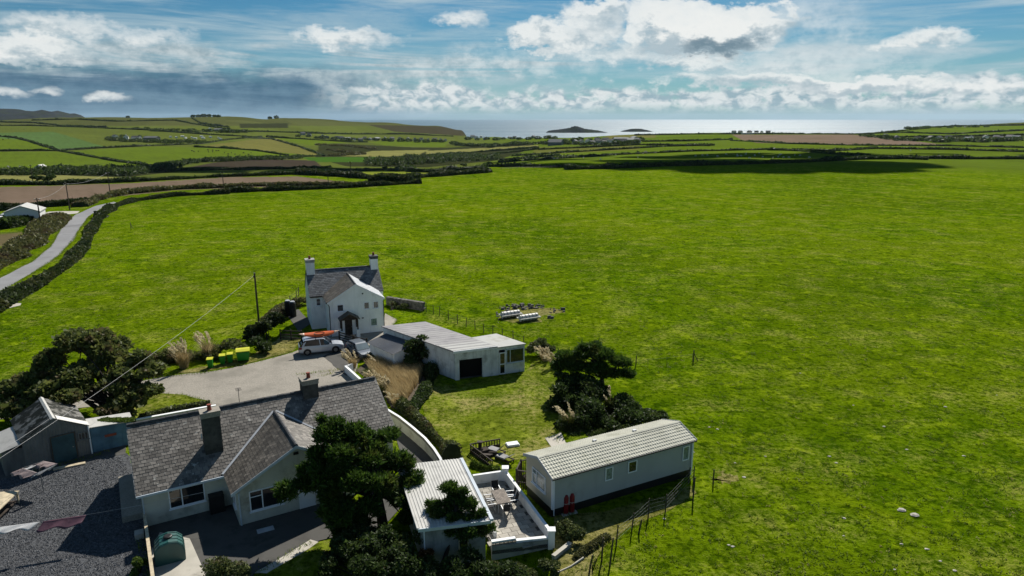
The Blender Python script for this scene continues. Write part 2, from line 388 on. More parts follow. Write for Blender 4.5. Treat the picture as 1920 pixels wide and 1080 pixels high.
# ------------------------------------------------------------------ mesh helpers
V = Vector
class MB:
    """collects faces and links them as one mesh object"""
    def __init__(s): s.v = []; s.f = []; s.mi = []; s.cur = 0
    def mat(s, i): s.cur = i; return s
    def poly(s, pts):
        b = len(s.v); s.v += [tuple(p) for p in pts]; s.f.append(tuple(range(b, b + len(pts)))); s.mi.append(s.cur); return s
    def ob(s, o, a, b, c):
        o, a, b, c = V(o), V(a), V(b), V(c)
        n = len(s.v)
        s.v += [tuple(o), tuple(o + a), tuple(o + a + b), tuple(o + b), tuple(o + c), tuple(o + a + c), tuple(o + a + b + c), tuple(o + b + c)]
        fl = a.cross(b).dot(c) < 0
        for q in ((3, 2, 1, 0), (4, 5, 6, 7), (0, 1, 5, 4), (1, 2, 6, 5), (2, 3, 7, 6), (3, 0, 4, 7)):
            q = q[::-1] if fl else q
            s.f.append(tuple(n + i for i in q)); s.mi.append(s.cur)
        return s
    def bx(s, x0, y0, z0, x1, y1, z1): return s.ob((x0, y0, z0), (x1 - x0, 0, 0), (0, y1 - y0, 0), (0, 0, z1 - z0))
    def ext(s, pts, vec):
        pts = [V(p) for p in pts]; vec = V(vec); n = len(pts); b = len(s.v)
        nrm = V((0, 0, 0))
        for i in range(n): nrm += pts[i].cross(pts[(i + 1) % n])
        fl = nrm.dot(vec) > 0
        s.v += [tuple(p) for p in pts] + [tuple(p + vec) for p in pts]
        A = tuple(range(b, b + n)); B = tuple(range(b + n, b + 2 * n))
        s.f.append(A[::-1] if fl else A); s.f.append(B if fl else B[::-1]); s.mi += [s.cur] * 2
        for i in range(n):
            j = (i + 1) % n
            q = (b + i, b + j, b + n + j, b + n + i)
            s.f.append(q if fl else q[::-1]); s.mi.append(s.cur)
        return s
    def prism(s, xy, z0, z1): return s.ext([(p[0], p[1], z0) for p in xy], (0, 0, z1 - z0))
    def tube(s, pts, rad, n=6, cap=True):
        pts = [V(p) for p in pts]; b0 = len(s.v)
        if not isinstance(rad, (list, tuple)): rad = [rad] * len(pts)
        for i, p in enumerate(pts):
            d = (pts[min(i + 1, len(pts) - 1)] - pts[max(i - 1, 0)]).normalized()
            a = d.orthogonal().normalized() if abs(d.z) > 0.95 else d.cross(V((0, 0, 1))).normalized()
            c = d.cross(a)
            for k in range(n):
                t = 2 * math.pi * k / n
                s.v.append(tuple(p + (a * math.cos(t) + c * math.sin(t)) * rad[i]))
        for i in range(len(pts) - 1):
            for k in range(n):
                k2 = (k + 1) % n
                s.f.append((b0 + i * n + k, b0 + i * n + k2, b0 + (i + 1) * n + k2, b0 + (i + 1) * n + k)); s.mi.append(s.cur)
        if cap:
            s.f.append(tuple(b0 + k for k in range(n))[::-1]); e = b0 + (len(pts) - 1) * n
            s.f.append(tuple(e + k for k in range(n))); s.mi += [s.cur] * 2
        return s
    def loft(s, rings, cap=True):
        n = len(rings[0]); b0 = len(s.v)
        for r in rings: s.v += [tuple(p) for p in r]
        for i in range(len(rings) - 1):
            for k in range(n):
                k2 = (k + 1) % n
                s.f.append((b0 + i * n + k, b0 + i * n + k2, b0 + (i + 1) * n + k2, b0 + (i + 1) * n + k)); s.mi.append(s.cur)
        if cap:
            s.f.append(tuple(b0 + k for k in range(n))[::-1]); e = b0 + (len(rings) - 1) * n
            s.f.append(tuple(e + k for k in range(n))); s.mi += [s.cur] * 2
        return s
    def build(s, name, mats, parent=None, smooth=False):
        me = bpy.data.meshes.new(name)
        me.from_pydata(s.v, [], s.f)
        if isinstance(mats, str): mats = [mats]
        for m in mats: me.materials.append(MATS[m])
        if len(mats) > 1: me.polygons.foreach_set('material_index', s.mi)
        if smooth: me.polygons.foreach_set('use_smooth', [True] * len(me.polygons))
        me.update()
        return link(name, me, parent)

def link(name, me, parent=None):
    o = bpy.data.objects.new(name, me); COL.objects.link(o)
    if parent is not None: o.parent = parent
    return o

def tag(o, label=None, cat=None, group=None, kind=None):
    if label: o['label'] = label
    if cat: o['category'] = cat
    if group: o['group'] = group
    if kind: o['kind'] = kind
    return o

def thing(name, label, cat, loc=(0, 0, 0), rz=0.0, group=None):
    o = bpy.data.objects.new(name, None); COL.objects.link(o)
    o.empty_display_size = 0.3
    o.location = loc if len(loc) == 3 else (*loc, 0); o.rotation_euler = (0, 0, math.radians(rz))
    return tag(o, label, cat, group)

def copy_tree(o, parent=None):
    c = o.copy(); COL.objects.link(c)
    if parent is not None: c.parent = parent
    for ch in o.children: copy_tree(ch, c)
    return c

def npmesh(name, verts, faces, mat, parent=None, smooth=False):
    """verts (N,3), faces (M,k) arrays -> object, fast"""
    me = bpy.data.meshes.new(name)
    nv, (nf, k) = len(verts), faces.shape
    me.vertices.add(nv); me.vertices.foreach_set('co', np.ascontiguousarray(verts, dtype=np.float32).ravel())
    me.loops.add(nf * k); me.loops.foreach_set('vertex_index', np.ascontiguousarray(faces, dtype=np.int32).ravel())
    me.polygons.add(nf); me.polygons.foreach_set('loop_start', np.arange(0, nf * k, k, dtype=np.int32))
    me.polygons.foreach_set('use_smooth', np.full(nf, bool(smooth)))
    me.materials.append(MATS[mat]); me.update(calc_edges=True)
    return link(name, me, parent)

# ------------------------------------------------------------------ terrain heights
def z_at(Yd, py):
    d = ray(960, py)
    return HC + Yd * d[2] / d[1]
def prof(base, pts):
    P = [(0.0, 0.0), (base, 0.0)]
    for (Yd, p, *zz) in pts: P.append((Yd, z_at(Yd, p) if p is not None else zz[0]))
    return P
SEA = -75.0
COLS = [
 (-900, prof(300, [(800, None, -20), (2000, None, 10), (4000, None, -90)])),
 (0, prof(285, [(450, 331), (600, 320), (800, 300), (1000, 277), (1300, 257), (1700, 241), (2300, 228), (2600, 225), (3300, None, -40), (4200, None, -95)])),
 (250, prof(290, [(450, 332), (600, 321), (800, 302), (1000, 280), (1300, 259), (1700, 241), (2300, 224), (2600, 219.5), (3300, None, -40), (4200, None, -95)])),
 (450, prof(310, [(450, 333), (600, 322), (800, 303), (1000, 285), (1300, 268), (1700, 249), (2300, 227), (2700, 219), (3400, None, -40), (4200, None, -95)])),
 (560, prof(330, [(450, 333), (700, 314), (900, 301), (1100, 290), (1300, 281), (1700, 262), (2300, 237), (3000, 220), (3600, None, -60), (4200, None, -95)])),
 (720, prof(335, [(450, 333), (700, 316), (900, 303), (1100, 293), (1300, 284), (1600, 273), (1900, 264), (2300, 251), (3000, 230), (3400, None, -80), (4200, None, -95)])),
 (820, prof(345, [(450, 331), (700, 315), (900, 303), (1100, 294), (1300, 286), (1600, 274), (1900, 264), (2300, 255), (3000, 235), (3250, None, -85), (4200, None, -95)])),
 (868, prof(355, [(450, 325), (700, 313), (900, 302), (1100, 294), (1300, 286), (1600, 275), (1900, 265), (2300, 257), (3000, 243), (3120, None, -85), (4200, None, -95)])),
 (892, prof(360, [(450, 319), (700, 311), (900, 302), (1100, 294), (1300, 286), (1600, 275), (1900, 265), (2200, 257), (2400, None, -85), (4200, None, -95)])),
 (930, prof(380, [(500, 309), (700, 303), (900, 297), (1100, 290), (1300, 284), (1600, 272), (1900, 262), (2100, 257), (2300, None, -85), (4200, None, -95)])),
 (1050, prof(420, [(550, 298), (700, 292), (900, 284), (1100, 277), (1300, 270), (1600, 262), (1900, 257), (2150, None, -85), (4200, None, -95)])),
 (1200, prof(430, [(550, 294), (700, 287), (900, 279), (1100, 272), (1300, 265), (1600, 257), (1900, 251.5), (2150, None, -85), (4200, None, -95)])),
 (1400, prof(440, [(550, 291), (700, 284), (900, 276), (1100, 269), (1300, 262), (1600, 254), (1900, 249.5), (2150, None, -85), (4200, None, -95)])),
 (1570, prof(440, [(550, 291), (700, 284), (900, 276), (1100, 269), (1300, 262), (1600, 255), (1900, 251), (2150, None, -85), (4200, None, -95)])),
 (1700, prof(440, [(550, 292), (700, 285), (900, 277), (1100, 269), (1300, 261), (1600, 250), (1900, 242), (2200, 238), (2800, None, -85), (4200, None, -95)])),
 (1900, prof(440, [(550, 292), (700, 285), (900, 277), (1100, 269), (1300, 261), (1600, 249), (1900, 238), (2200, 230), (2900, None, -85), (4200, None, -95)])),
 (2700, prof(440, [(800, None, -12), (1500, None, 0), (2200, None, 10), (3200, None, -90), (4200, None, -95)])),
]
CU = np.array([(p - 960) / FPX * 1.02 for p, _ in COLS])
def height(x, y):
    x = np.asarray(x, float); y = np.asarray(y, float)
    d = np.maximum(y, 0.35 * np.hypot(x, y))
    u = np.clip(x / np.maximum(d, 1e-3), CU[0], CU[-1])
    Z = np.stack([np.interp(d, [q[0] for q in P], [q[1] for q in P]) for _, P in COLS])
    i = np.clip(np.searchsorted(CU, u) - 1, 0, len(CU) - 2)
    t = (u - CU[i]) / (CU[i + 1] - CU[i])
    t = t * t * (3 - 2 * t)
    z = np.take_along_axis(Z, i[None], 0)[0] * (1 - t) + np.take_along_axis(Z, i[None] + 1, 0)[0] * t
    far = np.clip((d - 500) / 600, 0, 1)
    z = z + far * (1.6 * np.sin(x / 97.0 + y / 210.0) + 1.1 * np.sin(x / 41.0 - y / 130.0) * np.sin(y / 77.0))
    # bank below the little patio, by the camera
    dip = np.clip(1 - np.maximum(np.abs(x + 1.5) / 7.0, 0) ** 4, 0, 1) * np.clip((35.6 - y) / 0.8, 0, 1) * np.clip((y - 20) / 8, 0, 1)
    return z - 1.0 * dip

def hz(x, y): return float(height(np.array([x]), np.array([y]))[0])

_ts = np.geomspace(18, 4100, 2600)
def T(px, py):
    """where the view ray through that point of the photograph first meets the terrain"""
    d = ray(px, py)
    s = _ts / d[1]
    X, Yy, Z = d[0] * s, _ts, HC + d[2] * s
    hit = np.nonzero(Z <= height(X, Yy))[0]
    k = hit[0] if len(hit) else int(np.argmin(Z - height(X, Yy) + 1e3 * (_ts > 3100)))
    return (float(X[k]), float(Yy[k]), float(height(X[k:k + 1], Yy[k:k + 1])[0]))

def project(x, y, z):
    zz = z - HC
    dep = y * math.cos(PITCH) - zz * math.sin(PITCH); up = y * math.sin(PITCH) + zz * math.cos(PITCH)
    dep = np.where(dep < 1, 1, dep)
    return 960 + FPX * x / dep, 540 - FPX * up / dep

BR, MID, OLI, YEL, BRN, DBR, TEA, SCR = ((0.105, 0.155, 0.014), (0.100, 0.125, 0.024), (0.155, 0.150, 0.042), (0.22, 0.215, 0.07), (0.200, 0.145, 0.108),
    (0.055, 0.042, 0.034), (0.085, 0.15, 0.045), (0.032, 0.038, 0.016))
FIELDS = [
 (BRN, [(-60, 352), (100, 348), (250, 343), (430, 332), (560, 331), (672, 344), (640, 348), (480, 351), (330, 357), (215, 369), (150, 381), (-60, 393)]),
 (YEL, [(-60, 326), (100, 328), (232, 333), (220, 338), (-60, 345)]),
 (DBR, [(320, 320), (400, 305), (480, 298), (590, 301), (605, 313), (460, 319)]),
 ((0.20, 0.24, 0.03), [(490, 323), (640, 320), (840, 320), (770, 331), (680, 333), (560, 329)]),
 (BR, [(-60, 286), (105, 284), (170, 295), (275, 311), (220, 314), (-60, 316)]),
 (BR, [(125, 284), (280, 275), (420, 277), (480, 283), (600, 292), (480, 297), (330, 301), (280, 308), (190, 296)]),
 (TEA, [(-60, 250), (100, 247), (200, 276), (105, 280), (40, 262), (-60, 256)]),
 (BR, [(-60, 256), (40, 262), (104, 281), (-60, 283)]),
 (OLI, [(370, 275), (470, 262), (520, 259), (610, 293), (480, 282)]),
 (BR, [(505, 257), (660, 266), (580, 273), (545, 266)]),
 (YEL, [(640, 293), (700, 283), (805, 281), (785, 290), (720, 294)]),
 ((0.05, 0.125, 0.015), [(565, 295), (705, 294), (700, 304), (590, 304)]),
 (BR, [(690, 267), (760, 261), (840, 265), (834, 276), (720, 272)]),
 (BRN, [(1372, 252.5), (1600, 252.5), (1780, 272), (1560, 271), (1420, 268), (1390, 262)]),
 (OLI, [(1140, 254), (1230, 252), (1230, 258), (1130, 260)]),
 ((0.13, 0.14, 0.03), [(1000, 276), (1200, 273), (1200, 281), (1000, 290)]),
 (YEL, [(800, 283), (1010, 272), (1010, 276), (800, 291)]),
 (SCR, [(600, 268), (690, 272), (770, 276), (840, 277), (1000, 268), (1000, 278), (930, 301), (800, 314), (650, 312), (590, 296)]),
 ((0.055, 0.048, 0.028), [(690, 234), (880, 238), (890, 256), (740, 247)]),
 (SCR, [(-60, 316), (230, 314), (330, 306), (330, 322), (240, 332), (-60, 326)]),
 (MID, [(-60, 236), (200, 238), (480, 256), (430, 262), (300, 262), (100, 247), (-60, 250)]),
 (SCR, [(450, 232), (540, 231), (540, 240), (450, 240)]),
 ((0.16, 0.13, 0.07), [(-60, 436), (46, 434), (20, 460), (-60, 485)]),
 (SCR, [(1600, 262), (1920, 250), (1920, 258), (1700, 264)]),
]

def inside(px, py, poly):
    r = np.zeros(px.shape, bool)
    n = len(poly)
    for i in range(n):
        x1, y1 = poly[i]; x2, y2 = poly[(i + 1) % n]
        if y1 == y2: continue
        c = ((y1 > py) != (y2 > py)) & (px < (x2 - x1) * (py - y1) / (y2 - y1) + x1)
        r ^= c
    return r

def build_terrain():
    th = np.concatenate([np.linspace(-math.pi, -0.72, 60, endpoint=False), np.linspace(-0.72, 0.72, 620), np.linspace(0.72, math.pi, 60)[1:]])
    R = np.concatenate([np.linspace(2, 60, 30, endpoint=False), np.geomspace(60, 250, 50, endpoint=False), np.geomspace(250, 3600, 300), np.geomspace(3700, 4600, 12)])
    nt_, nr = len(th), len(R)
    X = (R[:, None] * np.sin(th)[None]).ravel(); Yv = (R[:, None] * np.cos(th)[None]).ravel()
    Z = height(X, Yv)
    verts = np.concatenate([np.stack([X, Yv, Z], 1), [[0, 0, 0]]])
    i = np.arange(nr - 1)[:, None] * nt_; j = np.arange(nt_ - 1)[None]
    f = np.stack([i + j, i + j + 1, i + j + nt_ + 1, i + j + nt_], -1).reshape(-1, 4)[:, ::-1]
    c = nr * nt_
    # close the hole below the camera with one small fan (as quads sharing the centre)
    k = np.arange(0, nt_ - 2, 2)
    fan = np.stack([np.full_like(k, c), k + 2, k + 1, k], 1)
    o = npmesh('ground', verts, np.concatenate([f, fan]), 'field_grass', smooth=True)
    px, py = project(X, Yv, Z)
    d = np.hypot(X, Yv)
    col = np.zeros((len(verts), 4), np.float32)
    base = np.array(MID)[None] * np.ones((len(X), 1))
    right = np.clip((px - 880) / 80, 0, 1)[:, None]
    base = base * (1 - right) + np.array(BR)[None] * 1.0 * right
    hill = (py < 236) & (d > 1000)
    base[hill] = (0.085, 0.095, 0.03)
    col[:-1, :3] = base
    # hash tone so that neighbouring unnamed fields differ
    cell = np.sin(np.floor((X + 0.4 * Yv) / 230) * 12.9 + np.floor((Yv - 0.3 * X) / 190) * 78.2) * 43758.5
    tone = 0.86 + 0.3 * (cell - np.floor(cell))
    col[:-1, :3] *= np.where(d > 450, tone, 1)[:, None]
    done = np.zeros(len(X), bool)
    fmask = (Yv > 90) & (np.abs(np.arctan2(X, Yv)) < 0.75)
    alpha = np.clip((d - 380) / 60, 0, 1)
    for colr, poly in FIELDS:
        m = inside(px, py, poly) & fmask & ~done
        col[:-1][m, :3] = colr; alpha[m] = 1; done |= m
    col[:-1, 3] = alpha
    cliff = (Z < -60) & (d > 1500)
    col[:-1][cliff, :3] = (0.06, 0.05, 0.038)
    at = o.data.attributes.new('field', 'FLOAT_COLOR', 'POINT')
    at.data.foreach_set('color', col.ravel())
    tag(o, kind='structure')
build_terrain()

def sheet(name, pts, z, mat, kind='structure', cut=6):
    """thin ground sheet over a world polygon"""
    b = MB(); b.ext([(p[0], p[1], z - 0.25) for p in pts], (0, 0, 0.25))
    return tag(b.build(name, mat), kind=kind)

# sea and far land
th = np.linspace(0, 2 * math.pi, 97)[:-1]
sv = [(0, 0, SEA)]; rr = [1500, 3000, 6000, 12000, 24000, 45000]
for r in rr: sv += [(r * math.sin(t), r * math.cos(t), SEA) for t in th]
sv = np.array(sv); n = 96
k = np.arange(n); k2 = (k + 1) % n
sf = np.concatenate([np.stack([1 + a * n + k, 1 + a * n + k2, 1 + (a + 1) * n + k2, 1 + (a + 1) * n + k], 1)[:, ::-1] for a in range(len(rr) - 1)])
tag(npmesh('sea', sv, sf, 'sea_water'), kind='structure')

def landmass(name, outline, depth, base_z, seed):
    """rocky mass whose crest follows (x, crest z) pairs; depth metres front to back"""
    r = np.random.default_rng(seed)
    xs = np.linspace(outline[0][0], outline[-1][0], 90)
    cz = np.interp(xs, [o[0] for o in outline], [o[2] for o in outline]) ; cy = np.interp(xs, [o[0] for o in outline], [o[1] for o in outline])
    rows = np.linspace(-1, 1, 17)
    vs = []
    for i, q in enumerate(rows):
        k_ = (1 - abs(q) ** 1.7)
        zz = base_z + (cz - base_z) * k_ * (1 + 0.05 * r.standard_normal(len(xs)) * (0 < i < 16))
        vs.append(np.stack([xs, cy + q * depth / 2 + r.standard_normal(len(xs)) * depth * 0.01, zz], 1))
    vs = np.concatenate(vs); nx = len(xs)
    a = np.arange(16)[:, None] * nx; b = np.arange(nx - 1)[None]
    f = np.stack([a + b, a + b + 1, a + b + nx + 1, a + b + nx], -1).reshape(-1, 4)
    return npmesh(name, vs, f, 'rock_cloud_shade', smooth=True)

def isl_pts(Yd, pts):
    out = []
    for px, py in pts:
        d = ray(px, py); t = Yd / d[1]
        out.append((d[0] * t, Yd, HC + d[2] * t))
    return out
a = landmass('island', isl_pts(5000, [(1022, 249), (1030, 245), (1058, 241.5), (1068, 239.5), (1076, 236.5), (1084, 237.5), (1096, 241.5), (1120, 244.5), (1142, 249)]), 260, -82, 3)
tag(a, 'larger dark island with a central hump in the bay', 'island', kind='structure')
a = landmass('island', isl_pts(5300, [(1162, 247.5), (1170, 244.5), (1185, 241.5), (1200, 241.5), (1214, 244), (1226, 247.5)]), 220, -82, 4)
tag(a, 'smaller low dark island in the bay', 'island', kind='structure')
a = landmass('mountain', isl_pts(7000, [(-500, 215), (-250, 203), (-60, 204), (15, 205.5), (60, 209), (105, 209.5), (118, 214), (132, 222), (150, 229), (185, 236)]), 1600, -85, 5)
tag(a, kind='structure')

# ------------------------------------------------------------------ ground sheets round the farm
def ragged(pts, step=1.2, amp=0.22, seed=1):
    r = random.Random(seed); out = []
    n = len(pts)
    for i in range(n):
        a, b = pts[i], pts[(i + 1) % n]
        L = math.dist(a, b); k = max(1, int(L / step))
        for j in range(k):
            t = j / k
            out.append((a[0] + (b[0] - a[0]) * t + r.uniform(-amp, amp), a[1] + (b[1] - a[1]) * t + r.uniform(-amp, amp)))
    return out
def gp(l, z=0.0): return [G(x, y, z) for x, y in l]

sheet('road', ragged(gp([(-120, 588), (0, 521), (60, 492), (95, 463), (113, 431), (140, 403), (180, 386), (213, 378.5), (218, 380), (192, 389), (167, 405), (151, 426), (136, 451), (110, 479), (60, 513), (0, 547), (-120, 625)]), 3.0, 0.18, 2), 0.03, 'asphalt')
sheet('road_spur', ragged(gp([(76, 402), (92, 397), (112, 396), (150, 396), (146, 400), (104, 404), (84, 410)]), 3.0, 0.2, 3), 0.02, 'concrete_pale')
sheet('yard', ragged(gp([(-40, 764), (110, 742), (230, 722), (320, 704), (390, 698), (470, 682), (545, 662), (600, 640), (700, 628), (722, 612), (736, 612), (736, 622), (690, 650), (668, 690), (668, 716), (620, 770), (500, 800), (420, 790), (396, 757), (345, 741), (290, 737), (250, 748), (190, 760), (100, 772), (-40, 792)]), 1.5, 0.18, 4), 0.03, 'concrete')
sheet('grass_wedge', ragged(gp([(292, 738), (345, 742), (388, 752), (396, 762), (360, 775), (250, 792), (240, 770), (255, 748)]), 1.2, 0.12, 5), 0.05, 'lawn_grass')
sheet('verge', ragged(gp([(330, 701), (390, 696), (470, 680), (545, 660), (560, 648), (575, 636), (530, 628), (515, 640), (470, 668), (400, 686), (340, 694)]), 1.0, 0.15, 6), 0.045, 'verge_grass')
sheet('driveway_patch', ragged(gp([(606, 668), (636, 655), (655, 648), (672, 655), (664, 690), (650, 706)]), 0.9, 0.1, 7), 0.045, 'concrete_dark')
sheet('lawn', ragged(gp([(800, 660), (830, 720), (860, 722), (985, 696), (1010, 668), (1040, 690), (1050, 760), (1040, 840), (1000, 858), (960, 862), (900, 880), (850, 870), (800, 815), (790, 770), (815, 712), (790, 690)]), 1.0, 0.2, 8), 0.02, 'lawn_grass')
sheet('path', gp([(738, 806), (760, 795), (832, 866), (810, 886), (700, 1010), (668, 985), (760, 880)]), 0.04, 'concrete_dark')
sheet('gravel_yard', ragged(gp([(-80, 920), (0, 896), (60, 885), (150, 862), (205, 846), (240, 850), (300, 1010), (330, 1180), (-80, 1180)]), 0.8, 0.1, 9), 0.035, 'gravel_base')
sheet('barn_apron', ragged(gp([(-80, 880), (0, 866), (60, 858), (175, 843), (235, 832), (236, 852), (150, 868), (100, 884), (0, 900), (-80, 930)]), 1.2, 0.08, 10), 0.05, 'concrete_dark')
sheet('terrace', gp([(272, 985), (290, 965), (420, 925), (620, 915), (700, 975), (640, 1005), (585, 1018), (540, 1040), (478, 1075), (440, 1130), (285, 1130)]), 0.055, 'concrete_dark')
sheet('terrace_edge', ragged(gp([(478, 1075), (540, 1040), (583, 1013), (598, 1018), (560, 1042), (500, 1076)]), 0.6, 0.03, 11), 0.065, 'concrete_pale')
sheet('front_lawn', ragged(gp([(470, 1084), (520, 1055), (560, 1040), (602, 1016), (680, 1010), (760, 1050), (740, 1150), (440, 1150)]), 0.6, 0.06, 12), 0.05, 'lawn_grass')
sheet('tank_slab', gp([(282, 1040), (300, 1000), (356, 1012), (384, 1075), (395, 1130), (290, 1130)]), 0.09, 'concrete_pale')
sheet('house_apron', gp([(535, 588), (560, 580), (568, 590), (585, 606), (560, 622), (545, 600)]), 0.04, 'concrete_dark')
sheet('house_terrace', gp([(600, 640), (720, 628), (735, 612), (745, 600), (722, 588), (718, 620), (610, 626)]), 0.05, 'concrete')
sheet('deck_slab', gp([(1022, 822), (1052, 812), (1064, 838), (1036, 842)]), 0.05, 'concrete_pale')
sheet('rough_grass', ragged(gp([(1040, 965), (1130, 958), (1250, 930), (1296, 912), (1306, 925), (1240, 965), (1180, 990), (1130, 1030), (1105, 1080), (1060, 1130), (1040, 1060)]), 0.7, 0.15, 13), 0.02, 'verge_grass')
sheet('bed_soil', ragged(gp([(668, 695), (700, 668), (790, 672), (806, 690), (800, 720), (770, 770), (735, 765), (700, 715)]), 0.7, 0.1, 14), 0.05, 'soil')
sheet('dirt_patch', ragged(gp([(1335, 893), (1352, 885), (1378, 890), (1380, 902), (1352, 908)]), 0.25, 0.3, 15), 0.008, 'verge_grass')
sheet('dirt_patch', ragged(gp([(935, 598), (950, 578), (1000, 574), (1050, 580), (1062, 586), (1020, 590), (1012, 604), (975, 606)]), 0.8, 0.4, 16), 0.006, 'verge_grass')
sheet('concrete_pad', gp([(-10, 574), (20, 569), (40, 569), (38, 573), (10, 580), (-10, 580)]), 0.05, 'concrete_pale')

# loose stones on the gravel yard: one scatter of small real chips
def scatter_chips():
    poly = gp([(-20, 915), (0, 900), (60, 888), (150, 870), (205, 852), (232, 862), (292, 1015), (310, 1100), (-20, 1100)])
    xs = [p[0] for p in poly]; ys = [p[1] for p in poly]
    N = 30000
    x = rng.uniform(min(xs), max(xs), N); y = rng.uniform(min(ys), max(ys), N)
    m = inside(x, y, poly); x, y = x[m], y[m]; N = len(x)
    s = rng.uniform(0.025, 0.07, N)
    tet = np.array([(1, 0, 0), (-0.5, 0.87, 0), (-0.5, -0.87, 0), (0.1, 0.1, 0.9)])
    a = rng.uniform(0, 6.28, N); ca, sa = np.cos(a), np.sin(a)
    st = rng.uniform(0.6, 1.5, N)
    vx = (tet[None, :, 0] * ca[:, None] - tet[None, :, 1] * sa[:, None] * st[:, None]) * s[:, None] + x[:, None]
    vy = (tet[None, :, 0] * sa[:, None] + tet[None, :, 1] * ca[:, None] * st[:, None]) * s[:, None] + y[:, None]
    vz = tet[None, :, 2] * s[:, None] * 0.8 + 0.036 + 0 * vx
    v = np.stack([vx, vy, vz], -1).reshape(-1, 3)
    b = (np.arange(N) * 4)[:, None]
    f = np.concatenate([b + np.array([[0, 1, 3]]), b + np.array([[1, 2, 3]]), b + np.array([[2, 0, 3]])])
    tag(npmesh('gravel', v, f, 'stone_chip'), 'loose grey gravel chips covering the yard', 'gravel', kind='stuff')
scatter_chips()

# ------------------------------------------------------------------ building helpers
def window(parent, p0, U, N, w, h, split=(0.5,), frame='pvc', glass='glass', sill=True, tr=0.0, fw=0.07):
    """window in a wall: p0 lower left corner seen from outside, U along the wall, N outward normal"""
    p0, U, N = V(p0), V(U).normalized(), V(N).normalized(); Z = V((0, 0, 1))
    b = MB(); t = 0.05
    o = p0 + N * 0.004
    b.ob(o, U * w, N * t, Z * fw); b.ob(o + Z * (h - fw), U * w, N * t, Z * fw)
    b.ob(o + Z * fw, U * fw, N * t, Z * (h - 2 * fw)); b.ob(o + Z * fw + U * (w - fw), U * fw, N * t, Z * (h - 2 * fw))
    for s_ in split: b.ob(o + Z * fw + U * (w * s_ - fw / 2), U * fw, N * t * 0.9, Z * (h - 2 * fw))
    if tr: b.ob(o + Z * (h * tr) + U * fw, U * ((w * split[0] if split else w) - fw * 1.5), N * t * 0.8, Z * fw * 0.8)
    win = b.build('window', frame, parent)
    ed = [0.0] + list(split) + [1.0]
    for i in range(len(ed) - 1):
        x0 = w * ed[i] + fw * 0.5; x1 = w * ed[i + 1] - fw * 0.5
        MB().ob(p0 + N * 0.006 + U * x0 + Z * fw * 0.7, U * (x1 - x0), N * 0.012, Z * (h - fw * 1.4)).build('pane', glass, win)
    if sill: MB().ob(p0 - Z * 0.07 - U * 0.06, U * (w + 0.12), N * 0.12, Z * 0.066).build('sill', frame, win)
    return win

def slates(name, o, U, Vv, lu, lv, w, e, mat, parent, keep=None, th=0.006, seed=1):
    """a slope laid with overlapping slates: o lower corner, U along the eave, Vv up the slope"""
    r = np.random.default_rng(seed)
    o, U, Vv = V(o), V(U).normalized(), V(Vv).normalized(); Nn = U.cross(Vv)
    if Nn.z < 0: Nn = -Nn
    verts = []; faces = []
    rows = int(math.ceil(lv / e)); cols = int(math.ceil(lu / w)) + 1
    for j in range(rows):
        off = (j % 2) * 0.5 * w
        for i in range(cols):
            a0 = max(0, i * w - off + 0.012 + r.uniform(0, 0.010)); a1 = min(lu, (i + 1) * w - off - 0.010)
            if a1 - a0 < 0.04: continue
            b0 = j * e + r.uniform(-0.014, 0.014) * (j > 0); b1 = min(lv, j * e + e * 1.25)
            if keep and not keep((a0 + a1) / 2, (b0 + b1) / 2): continue
            t0 = th * r.uniform(1.5, 3.2); n0 = len(verts)
            for (aa, bb, hh) in ((a0, b0, 0.002), (a1, b0, 0.002), (a1, b0, t0 + 0.006), (a0, b0, t0 + 0.006), (a1, b1, 0.005), (a0, b1, 0.005)):
                p = o + U * aa + Vv * bb + Nn * hh
                verts.append((p.x, p.y, p.z))
            faces += [(n0, n0 + 1, n0 + 2, n0 + 3), (n0 + 3, n0 + 2, n0 + 4, n0 + 5)]
    ob_ = npmesh(name, np.array(verts), np.array(faces), mat, parent)
    return tag(ob_, kind='stuff')

def corrugated(b, o, U, Vv, lu, lv, pitch=0.2, amp=0.035, flat=0.0):
    """adds a corrugated sheet with thickness to builder b; ribs run along Vv"""
    o, U, Vv = V(o), V(U).normalized(), V(Vv).normalized(); Nn = U.cross(Vv)
    if Nn.z < 0: Nn = -Nn
    n = max(2, int(lu / (pitch / 4)))
    top = []
    for i in range(n + 1):
        s = lu * i / n
        wv = math.sin(2 * math.pi * s / pitch)
        if flat: wv = max(-0.2, min(1, (wv - flat) * 4))
        top.append(o + U * s + Nn * (amp * wv))
    for i in range(n):
        a, c = top[i], top[i + 1]
        b.poly([a, c, c + Vv * lv, a + Vv * lv])
        b.poly([a - Nn * 0.02, a + Vv * lv - Nn * 0.02, c + Vv * lv - Nn * 0.02, c - Nn * 0.02])
        b.poly([a - Nn * 0.02, c - Nn * 0.02, c, a])
    return b

def door(parent, p0, U, N, w, h, mat, frame='pvc', knob='steel', panels=0):
    p0, U, N = V(p0), V(U).normalized(), V(N).normalized(); Z = V((0, 0, 1))
    d = MB().ob(p0 + N * 0.004, U * w, N * 0.045, Z * h)
    for i in range(panels): d.ob(p0 + N * 0.049 + U * w * 0.18 + Z * (h * (0.08 + i * 0.9 / panels)), U * w * 0.64, N * 0.012, Z * h * 0.62 / panels)
    d = d.build('door', mat, parent)
    MB().ob(p0 - U * 0.07, U * 0.066, N * 0.07, Z * (h + 0.07)).ob(p0 + U * (w + 0.004), U * 0.066, N * 0.07, Z * (h + 0.07)).ob(p0 + Z * (h + 0.004) , U * w, N * 0.07, Z * 0.066).build('door_frame', frame, d)
    MB().ob(p0 + N * 0.06 + U * w * 0.86 + Z * h * 0.48, U * 0.09, N * 0.04, Z * 0.03).build('handle', knob, d)
    return d

